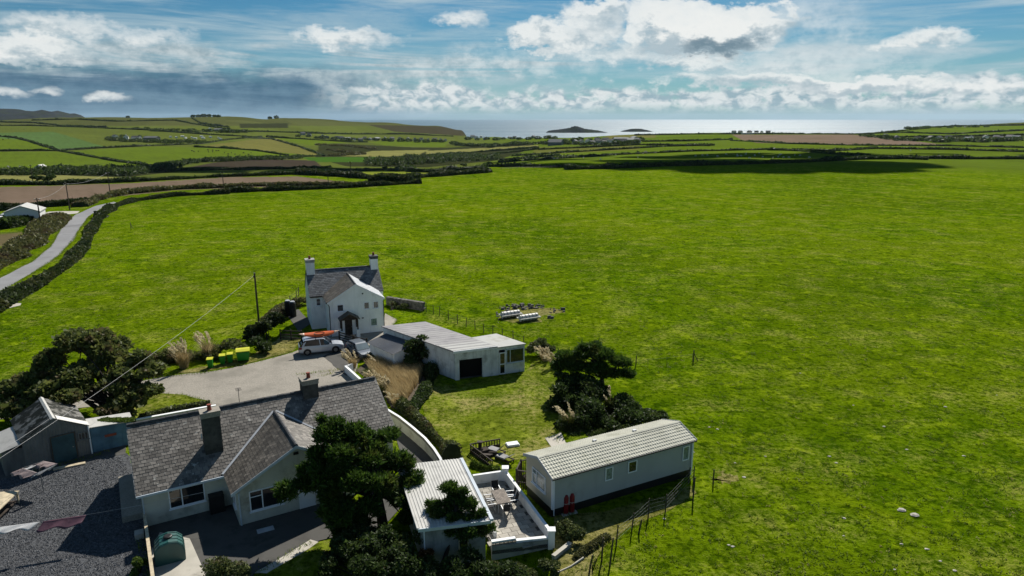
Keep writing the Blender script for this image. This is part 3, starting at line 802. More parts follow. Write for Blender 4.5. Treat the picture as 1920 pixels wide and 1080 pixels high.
def ridge_tiles(parent, a, b, mat='ridge', step=0.45, r=0.13, joined=False):
    a, b = V(a), V(b); d = (b - a); L = d.length; d.normalize(); n = int(L / step)
    s = d.cross(V((0, 0, 1))).normalized(); Zv = V((0, 0, 1))
    def half(bb, o, ln):
        ring = []
        for q in (o, o + d * ln):
            ring.append([q - s * r * 1.25 - Zv * 0.06, q - s * r * 0.75 + Zv * r * 0.45, q + Zv * r * 0.8, q + s * r * 0.75 + Zv * r * 0.45, q + s * r * 1.25 - Zv * 0.06, q - Zv * 0.05])
        bb.loft(ring)
    if joined:
        bb = MB()
        for i in range(n): half(bb, a + d * (i * L / n), L / n * 0.94)
        return tag(bb.build('ridge_tiles', mat, parent), kind='stuff')
    bb = MB(); half(bb, V((0, 0, 0)), L / n * 0.94)
    first = bb.build('ridge_tile', mat, parent); first.location = a
    for i in range(1, n):
        c = link('ridge_tile', first.data, parent); c.location = a + d * (i * L / n) + V((0, 0, rnd.uniform(-0.012, 0.012)))

def chimney(parent, x0, y0, x1, y1, z0, z1, mat, pots=1, cap='mortar', band=True):
    c = MB().bx(x0, y0, z0, x1, y1, z1).build('chimney', mat, parent)
    b = MB().bx(x0 - 0.07, y0 - 0.07, z1 + 0.002, x1 + 0.07, y1 + 0.07, z1 + 0.10)
    if band: b.bx(x0 - 0.04, y0 - 0.04, z1 - 0.28, x1 + 0.04, y1 + 0.04, z1 - 0.002)
    b.build('chimney_cap', cap, c)
    for i in range(pots):
        cx = x0 + (x1 - x0) * (i + 0.5) / pots; cy = (y0 + y1) / 2
        MB().tube([(cx, cy, z1 + 0.102), (cx, cy, z1 + 0.42), (cx, cy, z1 + 0.43), (cx, cy, z1 + 0.5)], [0.15, 0.12, 0.15, 0.14], 10).build('chimney_pot', 'terracotta', c)
    return c

# ------------------------------------------------------------------ bungalow
def bungalow():
    t = thing('bungalow', 'cream rendered bungalow with mossy slate roof and front gable beside the gravel yard', 'bungalow', G3(255, 930, 2.5)[:2] + (0,), 30.7)
    EZ, RZ, RV = 2.5, 5.4, 4.4
    sl = (RZ - EZ) / RV
    LU = 17.0
    w = MB()
    # long body (gable pentagon pushed along the ridge)
    zb = EZ + 0.35 * sl - 0.1
    w.ext([(0.25, 0.4, -0.3), (0.25, 8.4, -0.3), (0.25, 8.4, zb), (0.25, RV, RZ - 0.12), (0.25, 0.4, zb)], (LU - 0.5, 0, 0))
    w.build('wall', 'render_cream', t)
    cx, cf, cz = 9.16, -2.45, 4.72
    hw = 4.11
    gs = (cz - EZ) / hw
    w = MB(); e = 0.35
    zg = EZ + e * gs - 0.1
    w.ext([(cx - hw + e, cf, -0.3), (cx - hw + e, cf, zg), (cx, cf, cz - 0.11), (cx + hw - e, cf, zg), (cx + hw - e, cf, -0.3)], (0, 2.848, 0))
    w.build('gable_wall', 'render_cream', t)
    # roof decks
    roof = MB()
    roof.ext([(0, 0, EZ - 0.08), (0, 0, EZ), (0, RV, RZ), (0, 8.8, EZ), (0, 8.8, EZ - 0.08), (0, RV, RZ - 0.09)], (LU, 0, 0))
    roof = roof.build('roof', 'ridge', t)
    sv_ = V((0, RV, RZ - EZ)); slv = sv_.length
    slates('slates', (0, -0.03, EZ - 0.02), (1, 0, 0), sv_, LU, slv, 0.34, 0.245, 'slate', roof, seed=3)
    slates('slates', (LU, 8.83, EZ - 0.02), (-1, 0, 0), V((0, -RV, RZ - EZ)), LU, slv, 0.6, 0.45, 'slate', roof, seed=4)
    zm = lambda v: EZ + v * sl
    vb = (cz - EZ) / sl
    gr = MB()
    yb, y0 = vb + 0.3, cf - 0.32
    for s_ in (-1, 1):
        gr.ext([(cx + s_ * hw, y0, EZ - 0.07), (cx + s_ * hw, y0, EZ), (cx, y0, cz), (cx, y0, cz - 0.08)], (0, 0.5 + 2.6, 0))
    gr.ext([(cx - hw, 0.2, EZ), (cx, 0.2, cz), (cx + hw, 0.2, EZ)], (0, 0.05, 0))
    gr = gr.build('gable_roof', 'ridge', t)
    gl = math.hypot(hw, cz - EZ)
    def keepf(a, b_):
        zc = EZ + b_ / gl * (cz - EZ); v = y0 + a
        return v < 0 or zc > zm(v) - 0.03
    slates('slates', (cx - hw - 0.02, y0, EZ - 0.01), (0, 1, 0), V((hw, 0, cz - EZ)), vb - y0 + 0.1, gl, 0.30, 0.22, 'slate_brown', gr, keepf, seed=5)
    slates('slates', (cx + hw + 0.02, y0, EZ - 0.01), (0, 1, 0), V((-hw, 0, cz - EZ)), vb - y0 + 0.1, gl, 0.30, 0.22, 'slate', gr, keepf, seed=6)
    # decks under the gable slates back to the valley
    for s_ in (-1, 1):
        MB().poly([(cx + s_ * hw, y0 + 3.05, EZ - 0.01), (cx + s_ * hw, 0.02, EZ - 0.01), (cx, vb, cz - 0.01), (cx, y0 + 3.05, cz - 0.01)][::s_]).build('valley_board', 'ridge', gr)
        d = V((cx, vb, cz)) - V((cx + s_ * hw, 0, EZ))
        n_ = V((0, -sl, 1)).normalized()
        MB().ob(V((cx + s_ * hw, 0, EZ)) + n_ * 0.05 + V((s_ * 0.02, 0.02, 0)), d, V((s_ * 0.12, 0.06, 0.03)), n_ * 0.02).build('valley_flashing', 'lead', gr)
    ridge_tiles(roof, (0, RV, RZ + 0.03), (LU, RV, RZ + 0.03))
    ridge_tiles(gr, (cx, y0, cz + 0.03), (cx, vb, cz + 0.03), step=0.40, r=0.11)
    # barge boards, gutters, pipes
    b = MB()
    for s_ in (-1, 1): b.ext([(cx + s_ * (hw + 0.03), y0 - 0.035, EZ - 0.2), (cx + s_ * (hw + 0.03), y0 - 0.035, EZ + 0.0), (cx, y0 - 0.035, cz + 0.01), (cx, y0 - 0.035, cz - 0.2)], (0, 0.03, 0))
    b.build('bargeboard', 'board_blue', gr)
    MB().bx(-0.02, -0.12, EZ - 0.17, cx - hw - 0.01, -0.035, EZ - 0.03).build('gutter', 'board_blue', t)
    MB().bx(cx + hw + 0.02, -0.12, EZ - 0.17, LU, -0.035, EZ - 0.03).build('gutter', 'board_blue', t)
    MB().bx(0.2, -0.02, EZ - 0.2, cx - hw, 0.395, EZ - 0.13).build('soffit', 'board_blue', t)
    MB().bx(cx + hw, -0.02, EZ - 0.2, LU - 0.2, 0.395, EZ - 0.13).build('soffit', 'board_blue', t)
    for (x_, y_) in ((0.32, 0.30), (cx - hw + 0.45, cf - 0.06)):
        MB().tube([(x_, y_, 0.02), (x_, y_, EZ - 0.2), (x_, y_ - 0.25, EZ - 0.12)], 0.045, 6).build('downpipe', 'board_blue', t)
    MB().ext([(-0.035, 0, EZ - 0.22), (-0.035, 0, EZ), (-0.035, RV, RZ), (-0.035, 8.8, EZ), (-0.035, 8.8, EZ - 0.22), (-0.035, RV, RZ - 0.22)], (0.03, 0, 0)).build('verge_board', 'mortar', t)
    MB().ext([(LU + 0.005, 0, EZ - 0.22), (LU + 0.005, 0, EZ), (LU + 0.005, RV, RZ), (LU + 0.005, 8.8, EZ), (LU + 0.005, 8.8, EZ - 0.22), (LU + 0.005, RV, RZ - 0.22)], (0.03, 0, 0)).build('verge_board', 'mortar', t)
    # openings
    U, N = (1, 0, 0), (0, -1, 0)
    window(t, (1.75, 0.4, 0.85), U, N, 2.1, 1.3, (0.36,))
    window(t, (6.1, cf, 0.8), U, N, 2.05, 1.4, (0.38,), tr=0.68)
    window(t, (cx - hw + e, -1.0, 0.9), (0, -1, 0), (-1, 0, 0), 0.8, 1.0, ())
    door(t, (9.2, cf, 0.06), U, N, 0.92, 2.0, 'pvc', panels=3)
    window(t, (10.3, cf, 0.9), U, N, 1.6, 1.2, (0.5,))
    window(t, (14.2, 0.4, 0.95), U, N, 1.6, 1.1, (0.5,))
    MB().bx(4.0, -0.25, 0.05, 4.9, 0.39, 1.25).build('meter_cupboard', 'black_plastic', t)
    MB().bx(cx - 0.16, cf - 0.07, cz - 0.75, cx + 0.16, cf - 0.003, cz - 0.58).build('alarm_box', 'black_plastic', t)
    # chimneys with aerial dish
    c1 = chimney(t, 4.25, 1.45, 5.35, 2.2, EZ + 0.7, 6.3, 'chimney_render', 1, 'concrete')
    b = MB()
    ring = [[(4.22 - 0.06 - k_ * 0.05, 1.6 + 0.2 * (1 - 0.3 * k_) * math.cos(a_), 4.75 + 0.24 * (1 - 0.3 * k_) * math.sin(a_)) for a_ in np.linspace(0, 6.283, 13)[:-1]] for k_ in (0, 1)]
    b.loft(ring); b.tube([(4.2, 1.6, 4.75), (4.26, 1.6, 4.7)], 0.03, 5); b.build('satellite_dish', 'lead', c1)
    chimney(t, 11.35, 3.75, 12.45, 4.75, RZ - 0.8, 6.35, 'chimney_render', 1, 'concrete')
    b = MB().tube([(7.2, 5.6, 4.5), (7.2, 5.6, 6.1)], 0.02, 5)
    for k_ in range(5): b.tube([(7.0, 5.3 + k_ * 0.13, 6.05), (7.4, 5.3 + k_ * 0.13, 6.05)], 0.01, 4)
    b.tube([(7.2, 5.25, 6.05), (7.2, 5.9, 6.05)], 0.012, 4).build('aerial', 'wire_dark', t)
    # side plinth and step
    MB().bx(-0.95, 1.6, -0.2, 0.24, 7.6, 0.45).build('side_plinth', 'concrete', t)
    return t
bungalow()

# ------------------------------------------------------------------ two-storey white house
def white_house():
    o = G(615.5, 567.5, 4.2)
    t = thing('white_house', 'white two-storey house with twin chimneys, slate roof and timber porch', 'house', (*o, 0), 21.4)
    EZ, AZ, HW = 4.2, 6.1, 3.2
    u0, u1, v0, v1, RZ = -1.68, 7.12, 4.0, 9.8, 6.65
    vm = (v0 + v1) / 2
    MB().ext([(u0, v0, -0.4), (u0, v1, -0.4), (u0, v1, EZ), (u0, vm, RZ - 0.08), (u0, v0, EZ)], (u1 - u0, 0, 0)).build('wall', 'render_white', t)
    MB().ext([(0, 0, -0.4), (0, 0, EZ - 0.05), (HW, 0, AZ - 0.08), (2 * HW, 0, EZ - 0.05), (2 * HW, 0, -0.4)], (0, v0 - 0.005, 0)).build('gable_wall', 'render_white', t)
    ov = 0.14
    sl = (RZ - EZ) / (vm - v0)
    r = MB().ext([(u0 - 0.06, v0 - ov, EZ - ov * sl - 0.05), (u0 - 0.06, v0 - ov, EZ - ov * sl + 0.05), (u0 - 0.06, vm, RZ + 0.05), (u0 - 0.06, v1 + ov, EZ - ov * sl + 0.05), (u0 - 0.06, v1 + ov, EZ - ov * sl - 0.05), (u0 - 0.06, vm, RZ - 0.05)], (u1 - u0 + 0.12, 0, 0)).build('roof', 'ridge', t)
    up = V((0, vm - v0 + ov, RZ - EZ + ov * sl))
    slates('slates', (u0 - 0.06, v0 - ov - 0.02, EZ - ov * sl + 0.05), (1, 0, 0), up, u1 - u0 + 0.12, up.length, 0.4, 0.26, 'slate_new', r, seed=8)
    slates('slates', (u1 + 0.06, v1 + ov + 0.02, EZ - ov * sl + 0.05), (-1, 0, 0), V((0, -up.y, up.z)), u1 - u0 + 0.12, up.length, 0.6, 0.4, 'slate_new', r, seed=9)
    ridge_tiles(r, (u0, vm, RZ + 0.07), (u1, vm, RZ + 0.07), step=0.4, r=0.12, joined=True)
    gs = (AZ - EZ) / HW
    vb = v0 + (AZ - EZ) / sl
    g = MB()
    for s_ in (-1, 1):
        a = V((HW + s_ * (HW + 0.12), -0.1, EZ - 0.12 * gs)); 
        g.ext([a + V((0, 0, -0.04)), a + V((0, 0, 0.05)), (HW, -0.1, AZ + 0.05), (HW, -0.1, AZ - 0.04)], (0, v0 + 0.1, 0))
        g.poly([(HW + s_ * HW, v0, EZ + 0.03), (HW, vb, AZ + 0.03), (HW, v0, AZ + 0.03)][::s_])
    g = g.build('gable_roof', 'ridge', t)
    gl = math.hypot(HW + 0.12, AZ - EZ + 0.12 * gs)
    for s_ in (-1, 1):
        o_ = V((HW + s_ * (HW + 0.14), -0.1, EZ - 0.12 * gs + 0.05))
        def keepf(a, b_, s_=s_):
            zc = EZ - 0.12 * gs + b_ / gl * (AZ - EZ + 0.12 * gs); v = -0.1 + a
            return v < v0 - ov or zc > EZ + (v - v0) * sl
        slates('slates', o_, (0, 1, 0), V((-s_ * (HW + 0.12), 0, AZ - EZ + 0.12 * gs)), vb + 0.12, gl, 0.36, 0.26, 'slate_brown' if s_ < 0 else 'lead', g, keepf, seed=10 + s_)
    ridge_tiles(g, (HW, -0.1, AZ + 0.07), (HW, vb, AZ + 0.07), step=0.4, r=0.1, joined=True)
    b = MB()
    for s_ in (-1, 1): b.ext([(HW + s_ * (HW + 0.14), -0.13, EZ - 0.22), (HW + s_ * (HW + 0.14), -0.13, EZ - 0.03), (HW, -0.13, AZ + 0.06), (HW, -0.13, AZ - 0.1)], (0, 0.026, 0))
    b.build('bargeboard', 'pvc', g)
    MB().tube([(0.06, -0.14, 0), (0.06, -0.14, EZ - 0.45), (-0.10, -0.05, EZ - 0.15)], 0.045, 6).build('downpipe', 'black_plastic', t)
    MB().tube([(2 * HW - 0.04, -0.1, 0), (2 * HW - 0.04, -0.1, EZ - 0.3)], 0.04, 6).build('downpipe', 'black_plastic', t)
    MB().bx(-0.26, 0.0, EZ - 0.16, -0.15, v0 - 0.2, EZ - 0.06).build('gutter', 'black_plastic', t)
    MB().bx(u0, v0 - 0.27, EZ - 0.22, -0.1, v0 - 0.16, EZ - 0.12).build('gutter', 'black_plastic', t)
    U, N = (1, 0, 0), (0, -1, 0)
    window(t, (0.95, 0, 3.0), U, N, 0.75, 0.85, ())
    window(t, (4.05, 0, 3.0), U, N, 0.65, 0.85, ())
    window(t, (5.15, 0, 3.0), U, N, 0.65, 0.85, ())
    window(t, (4.75, 0, 0.85), U, N, 0.8, 0.95, (), glass='glass_curtain')
    window(t, (-1.0, v0, 2.9), U, N, 0.55, 0.9, ())
    window(t, (0, 2.4, 1.2), (0, -1, 0), (-1, 0, 0), 0.4, 0.4, ())
    window(t, (u0, 7.5, 1.4), (0, -1, 0), (-1, 0, 0), 0.5, 0.5, ())
    MB().bx(3.9, -0.1, 4.85, 4.05, -0.003, 5.0).bx(3.75, -0.09, 1.9, 3.95, -0.003, 2.02).build('wall_lamp', 'black_plastic', t)
    # porch
    p = MB()
    for s_ in (-1, 1):
        x_ = 2.15 + s_ * 0.92
        p.bx(x_ - 0.07, -1.15, 0.95, x_ + 0.07, -1.01, 2.15); p.bx(x_ - 0.06, -0.14, 0.95, x_ + 0.06, -0.02, 2.15)
        p.bx(x_ - 0.06, -1.1, 2.05, x_ + 0.06, -0.02, 2.17)
    p.bx(1.2, -1.14, 2.172, 3.1, -1.02, 2.3)
    p = p.build('porch_frame', 'dark_wood', t)
    q = MB().ext([(0.98, -1.35, 2.18), (0.98, -1.35, 2.28), (2.15, -1.35, 3.0), (3.32, -1.35, 2.28), (3.32, -1.35, 2.18), (2.15, -1.35, 2.88)], (0, 1.345, 0)).build('porch_roof', 'slate_brown', t)
    MB().ext([(1.25, -1.1, 2.31), (2.15, -1.1, 2.86), (3.05, -1.1, 2.31)], (0, 0.06, 0)).build('porch_gable', 'dark_wood', q)
    for s_ in (-1, 1):
        x_ = 2.15 + s_ * 0.92
        MB().bx(x_ - 0.2, -1.3, -0.1, x_ + 0.2, -0.86, 0.9).bx(x_ - 0.24, -1.34, 0.902, x_ + 0.24, -0.82, 0.948).build('porch_pier', 'render_white', t)
    door(t, (1.72, 0, 0.05), U, N, 0.86, 2.0, 'dark_wood', 'render_white')
    chimney(t, u0 + 0.02, vm - 0.55, u0 + 1.0, vm + 0.55, RZ - 1.0, 8.05, 'render_white', 1)
    chimney(t, u1 - 0.9, vm - 0.5, u1 - 0.02, vm + 0.5, RZ - 1.0, 7.95, 'render_white', 1, cap='ridge')
    MB().tube([(u0 + 1.1, vm, RZ), (u0 + 1.15, vm, 8.6)], 0.015, 4).build('aerial', 'wire_dark', t)
white_house()

# ------------------------------------------------------------------ garage with glazed annexe, low shed
def wall_quad(b, a, c, z0, z1, th=0.2):
    """vertical wall from a to c (xy), thickness inward to the left of a->c"""
    a, c = V((*a, 0)), V((*c, 0)); d = (c - a).normalized(); n = V((-d.y, d.x, 0))
    b.ob(a + V((0, 0, z0)), c - a, n * th, V((0, 0, z1 - z0)))

def garage():
    A = V((*G(853, 659, 3.0), 0)); ang = math.radians(21.0)
    t = thing('garage', 'long white flat-roofed garage with a black doorway and glazed annexe', 'garage', A, 21.0)
    HZ = 2.95
    a0, a1, a2, a3 = (0, 0), (4.2, -0.1), (-0.37, 10.6), (-4.97, 10.6)
    w = MB()
    # front with real opening 0.75..3.15 wide
    def seg(p, q, s0, s1, z0, z1):
        p, q = V((*p, 0)), V((*q, 0)); d = (q - p); L = d.length; d.normalize(); n = V((-d.y, d.x, 0))
        w.ob(p + d * (s0 * L) + V((0, 0, z0)), d * ((s1 - s0) * L), n * 0.2, V((0, 0, z1 - z0)))
    seg(a0, a1, 0, 0.10, -0.3, HZ); seg(a0, a1, 0.66, 1, -0.3, HZ); seg(a0, a1, 0.10, 0.66, 2.05, HZ)
    wall_quad(w, a3, (a0[0] - 0.02, a0[1] + 0.21), -0.3, HZ)
    w.build('wall', 'render_stained', t)
    w = MB(); wall_quad(w, (4.2, 0.11), (-0.37, 10.6), -0.3, HZ - 0.02, 0.2); wall_quad(w, (-0.4, 10.58), (-4.9, 10.58), -0.3, HZ - 0.02); w.build('rear_wall', 'render_stained', t)
    fl = [(-0.06, 0.22), (4.0, 0.1), (-0.5, 10.3), (-4.7, 10.3)]
    MB().prism(fl, -0.2, 0.03).build('floor', 'concrete_dark', t)
    MB().ob((0.3, 0.55, 0.035), (2.7, -0.06, 0), (0.001, 0.05, 0), (0, 0, 2.1)).build('interior_shade_panel', 'black_void', t)  # black panel added behind the opening in place of the unlit interior
    r = MB().prism([(-0.16, -0.16), (4.32, -0.26), (-0.25, 10.75), (-5.12, 10.75)], HZ + 0.004, HZ + 0.12).build('roof', 'roof_felt', t)
    ux = V((4.48, -0.1, 0)); vx = V((-4.96, 10.91, 0))
    for k, (s, wd) in enumerate(((0.02, 0.045), (0.09, 0.05), (0.17, 0.03))):
        MB().ob(V((-0.13, -0.15, HZ + 0.122)) + vx * s, ux * 0.97, vx * wd, V((0, 0, 0.012))).build('roof_strip', 'roof_felt_pale', r)
    for k in range(12):
        MB().ob(V((-0.13, -0.15, HZ + 0.121)) + vx * (0.235 + k * 0.063), ux * 0.97, vx * 0.006, V((0, 0, 0.012))).build('roof_batten', 'roof_felt', r)
    MB().bx(-0.22, -0.24, HZ - 0.1, 4.3, -0.165, HZ + 0.14).build('fascia', 'pvc', t)
    # annexe
    b0, b1, b2, b3 = (4.22, -0.1), (7.3, 0.0), (5.65, 4.0), (2.7, 3.6)
    w = MB()
    d = (V((*b1, 0)) - V((*b0, 0)))
    def sg(s0, s1, z0, z1, m): 
        dd = d.normalized(); n = V((-dd.y, dd.x, 0)); m.ob(V((*b0, z0)) + d * s0, d * (s1 - s0), n * 0.16, V((0, 0, z1 - z0)))
    sg(0.34, 1, -0.3, 1.1, w); sg(0, 0.09, -0.3, HZ - 0.1, w); sg(0.31, 0.34, -0.3, HZ - 0.1, w); sg(0.965, 1, 1.1, HZ - 0.1, w); sg(0.09, 0.965, HZ - 0.35, HZ - 0.1, w)
    wall_quad(w, b1, b2, -0.3, HZ - 0.1, 0.16); wall_quad(w, b2, b3, -0.3, HZ - 0.1, 0.16)
    w.build('annexe_wall', 'render_stained', t)
    MB().prism([(4.15, -0.18), (7.42, -0.08), (5.75, 4.15), (2.5, 3.72)], HZ - 0.095, HZ + 0.0).build('annexe_roof', 'roof_felt_pale', t)
    U = d.normalized(); N = V((U.y, -U.x, 0)); Z = V((0, 0, 1))
    window(t, V((*b0, 1.12)) + d * 0.345, U, N * 1.0, d.length * 0.62, 1.45, (0.22,), 'board_blue')
    dr = MB(); p = V((*b0, 0.0)) + d * 0.10
    for (s, z0, wd, h) in ((0, 0.03, 0.09, 2.3), (0.57, 0.03, 0.09, 2.3), (0.09, 0.03, 0.48, 0.12), (0.09, 1.05, 0.48, 0.1), (0.09, 2.23, 0.48, 0.1)):
        dr.ob(p + U * s + Z * z0 + N * 0.004, U * wd, N * 0.05, Z * h)
    dr = dr.build('annexe_door', 'pvc', t)
    MB().ob(p + U * 0.08 + Z * 0.1, U * 0.5, N * 0.02, Z * 2.15).build('pane', 'glass', dr)
garage()

def low_shed():
    L0, L1 = G(691, 641.5, 1.9), G(738.6, 663.5, 1.9)
    d = V((L1[0] - L0[0], L1[1] - L0[1], 0)); Ln = d.length; d.normalize(); n = V((-d.y, d.x, 0))
    t = thing('low_shed', 'low white shed with dark corrugated sheet roof between the car and garage', 'shed', (*L0, 0), math.degrees(math.atan2(d.y, d.x)))
    Wd = 3.3
    MB().ext([(0.08, 0.1, -0.2), (0.08, 0.1, 1.85), (0.08, Wd - 0.1, 2.55), (0.08, Wd - 0.1, -0.2)], (Ln - 0.16, 0, 0)).build('wall', 'render_white', t)
    b = corrugated(MB(), (-0.1, -0.15, 1.88), (1, 0, 0), (0, Wd + 0.3, 0.75), Ln + 0.2, math.hypot(Wd + 0.3, 0.75), 0.19, 0.03)
    b.build('roof', 'sheet_dark', t)
low_shed()

# ------------------------------------------------------------------ static caravan
def caravan():
    t = thing('static_caravan', 'pale grey static caravan with tile-effect roof at the field edge', 'caravan', (*G(1035, 897.5, 2.9), 0), 27.6)
    L, Wd, EZ, RZ, FZ = 11.85, 3.7, 2.9, 3.5, 0.62
    i = 0.12
    MB().ext([(i, i, FZ), (i, i, EZ - 0.03), (i, Wd / 2, RZ - 0.06), (i, Wd - i, EZ - 0.03), (i, Wd - i, FZ)], (L - 2 * i, 0, 0)).build('wall', 'caravan_cream', t)
    # lapped cladding on the long side
    c = MB(); n = 14; h = (EZ - 0.04 - FZ) / n
    for k in range(n):
        z = FZ + k * h
        c.ext([(i, i - 0.002, z), (i, i - 0.030, z), (i, i - 0.008, z + h - 0.002), (i, i - 0.002, z + h - 0.002)], (L - 2 * i, 0, 0))
    tag(c.build('cladding', 'caravan_wall', t), kind='stuff')
    # tile-effect roof sheet
    r = MB(); cols = 118; rows = 7
    for sd in (0, 1):
        y0, y1 = (-0.06, Wd / 2) if sd == 0 else (Wd + 0.06, Wd / 2)
        z0 = EZ - 0.02
        for j in range(rows):
            ta, tb = j / rows, (j + 1) / rows
            for k in range(cols):
                xa, xb = L * k / cols, L * (k + 1) / cols
                wa, wb = 0.020 * math.cos(math.pi * k), 0.020 * math.cos(math.pi * (k + 1))
                P_ = lambda x_, t_, w_, up: (x_, y0 + (y1 - y0) * t_, z0 + (RZ - z0) * t_ + w_ + up)
                q = [P_(xa, ta, wa, 0.045), P_(xb, ta, wb, 0.045), P_(xb, tb, wb, 0.012), P_(xa, tb, wa, 0.012)]
                r.poly(q if sd == 0 else q[::-1])
                q = [P_(xa, ta, wa, 0.0), P_(xb, ta, wb, 0.0), P_(xb, ta, wb, 0.045), P_(xa, ta, wa, 0.045)]
                r.poly(q if sd == 0 else q[::-1])
    r = r.build('roof', 'caravan_roof', t)
    MB().ext([(0, Wd / 2 - 0.12, RZ + 0.02), (0, Wd / 2, RZ + 0.075), (0, Wd / 2 + 0.12, RZ + 0.02)], (L, 0, 0)).build('ridge_cap', 'caravan_roof', r)
    for x_ in (-0.03, L + 0.004):
        MB().ext([(x_, -0.09, EZ - 0.16), (x_, -0.09, EZ + 0.05), (x_, Wd / 2, RZ + 0.09), (x_, Wd + 0.09, EZ + 0.05), (x_, Wd + 0.09, EZ - 0.16), (x_, Wd / 2, RZ - 0.10)], (0.026, 0, 0)).build('bargeboard', 'lead', r)
    MB().bx(0, -0.13, EZ - 0.11, L, -0.065, EZ - 0.01).build('gutter', 'wire_dark', t)
    for x_ in (0.2, L - 0.25): MB().tube([(x_, 0.04, 0.2), (x_, 0.04, EZ - 0.2), (x_, -0.08, EZ - 0.08)], 0.04, 6).build('downpipe', 'pvc', t)
    MB().bx(i - 0.03, i - 0.035, FZ - 0.02, i + 0.1, i + 0.1, EZ - 0.05).build('corner_trim', 'pvc', t)
    MB().bx(L - i - 0.1, i - 0.035, FZ - 0.02, L - i + 0.03, i + 0.1, EZ - 0.05).build('corner_trim', 'pvc', t)
    MB().bx(0.5, 0.5, 0.42, L - 0.5, Wd - 0.5, FZ - 0.004).build('chassis', 'black_plastic', t)
    for k in range(5):
        for y_ in (0.6, Wd - 0.9):
            MB().bx(0.8 + k * 2.5, y_, -0.1, 1.1 + k * 2.5, y_ + 0.3, 0.416).build('support_block', 'concrete_dark', t)
    MB().bx(0.14, 0.2, 0.0, L - 0.14, 0.24, FZ - 0.008).bx(0.14, 0.24, 0.0, 0.18, Wd - 0.2, FZ - 0.008).build('skirt', 'black_plastic', t)
    U, N = (1, 0, 0), (0, -1, 0)
    for (x_, w_, h_, gl_) in ((4.15, 0.62, 0.95, 'glass_curtain'), (6.0, 0.75, 0.85, 'glass'), (10.75, 0.6, 1.1, 'glass_curtain')):
        window(t, (x_, i - 0.03, 2.55 - h_), U, N, w_, h_, (), glass=gl_, sill=False)
    window(t, (i, Wd - 1.0, 1.35), (0, -1, 0), (-1, 0, 0), 1.75, 1.1, (0.33,), glass='glass_curtain', tr=0.62)
    for (x_, y_) in ((4.6, Wd / 2 - 0.1), (8.0, Wd / 2 - 0.1)):
        MB().bx(x_, y_ + 0.4, RZ - 0.12, x_ + 0.25, y_ + 0.6, RZ + 0.03).build('roof_vent', 'lead', r)
caravan()

# ------------------------------------------------------------------ outbuilding with white corrugated roof, patio
def outbuilding():
    A = V((*G(785, 988, 2.65), 0)); B = V((*G(918, 972, 2.65), 0))
    d = B - A; wd = d.length; ang = math.degrees(math.atan2(d.y, d.x))
    t = thing('outbuilding', 'grey rendered outbuilding with white corrugated roof behind the small pine', 'outbuilding', A, ang)
    Ln = 6.9; sk = -0.75      # the long side leans a little from square
    q = lambda u, v, z: (u + sk * v / Ln, v, z)
    w = MB()
    w.ext([q(0.2, 0.2, -1.4), q(0.2, 0.2, 2.5), q(0.2, Ln - 0.2, 2.85), q(0.2, Ln - 0.2, -1.4)], (wd - 0.4, 0, 0))
    w.build('wall', 'render_grey', t)
    MB().ext([q(0.17, 0.3, 0), q(0.17, 0.3, 2.45), q(0.17, Ln - 0.3, 2.8), q(0.17, Ln - 0.3, 0)], (0.026, 0, 0)).build('side_render', 'render_cream', t)
    c = corrugated(MB(), q(0, -0.1, 2.58), (1, 0, 0), V(q(0, Ln, 0.36)) - V(q(0, 0, 0)), wd, Ln + 0.2, 0.19, 0.026, 0.2)
    c.build('roof', 'iron_white', t)
    MB().bx(-0.05, -0.16, 2.40, wd + 0.05, -0.11, 2.60).build('fascia', 'board_blue', t)
    MB().ob(q(wd + 0.005, -0.1, 2.5), (0.2, 0, 0), V(q(0, Ln + 0.1, 0.36)) - V(q(0, 0, 0)), (0, 0, 0.16)).build('parapet', 'board_blue', t)
    MB().ob(q(-0.12, -0.1, 2.5), (0.115, 0, 0), V(q(0, Ln + 0.1, 0.36)) - V(q(0, 0, 0)), (0, 0, 0.14)).build('verge_trim', 'iron_white', t)
    window(t, (2.25, 0.2, 0.75), (1, 0, 0), (0, -1, 0), 0.6, 0.95, (), 'pale_wood')
    MB().tube([(0.3, 0.12, -0.8), (0.3, 0.12, 2.4)], 0.04, 6).build('downpipe', 'pvc', t)
outbuilding()

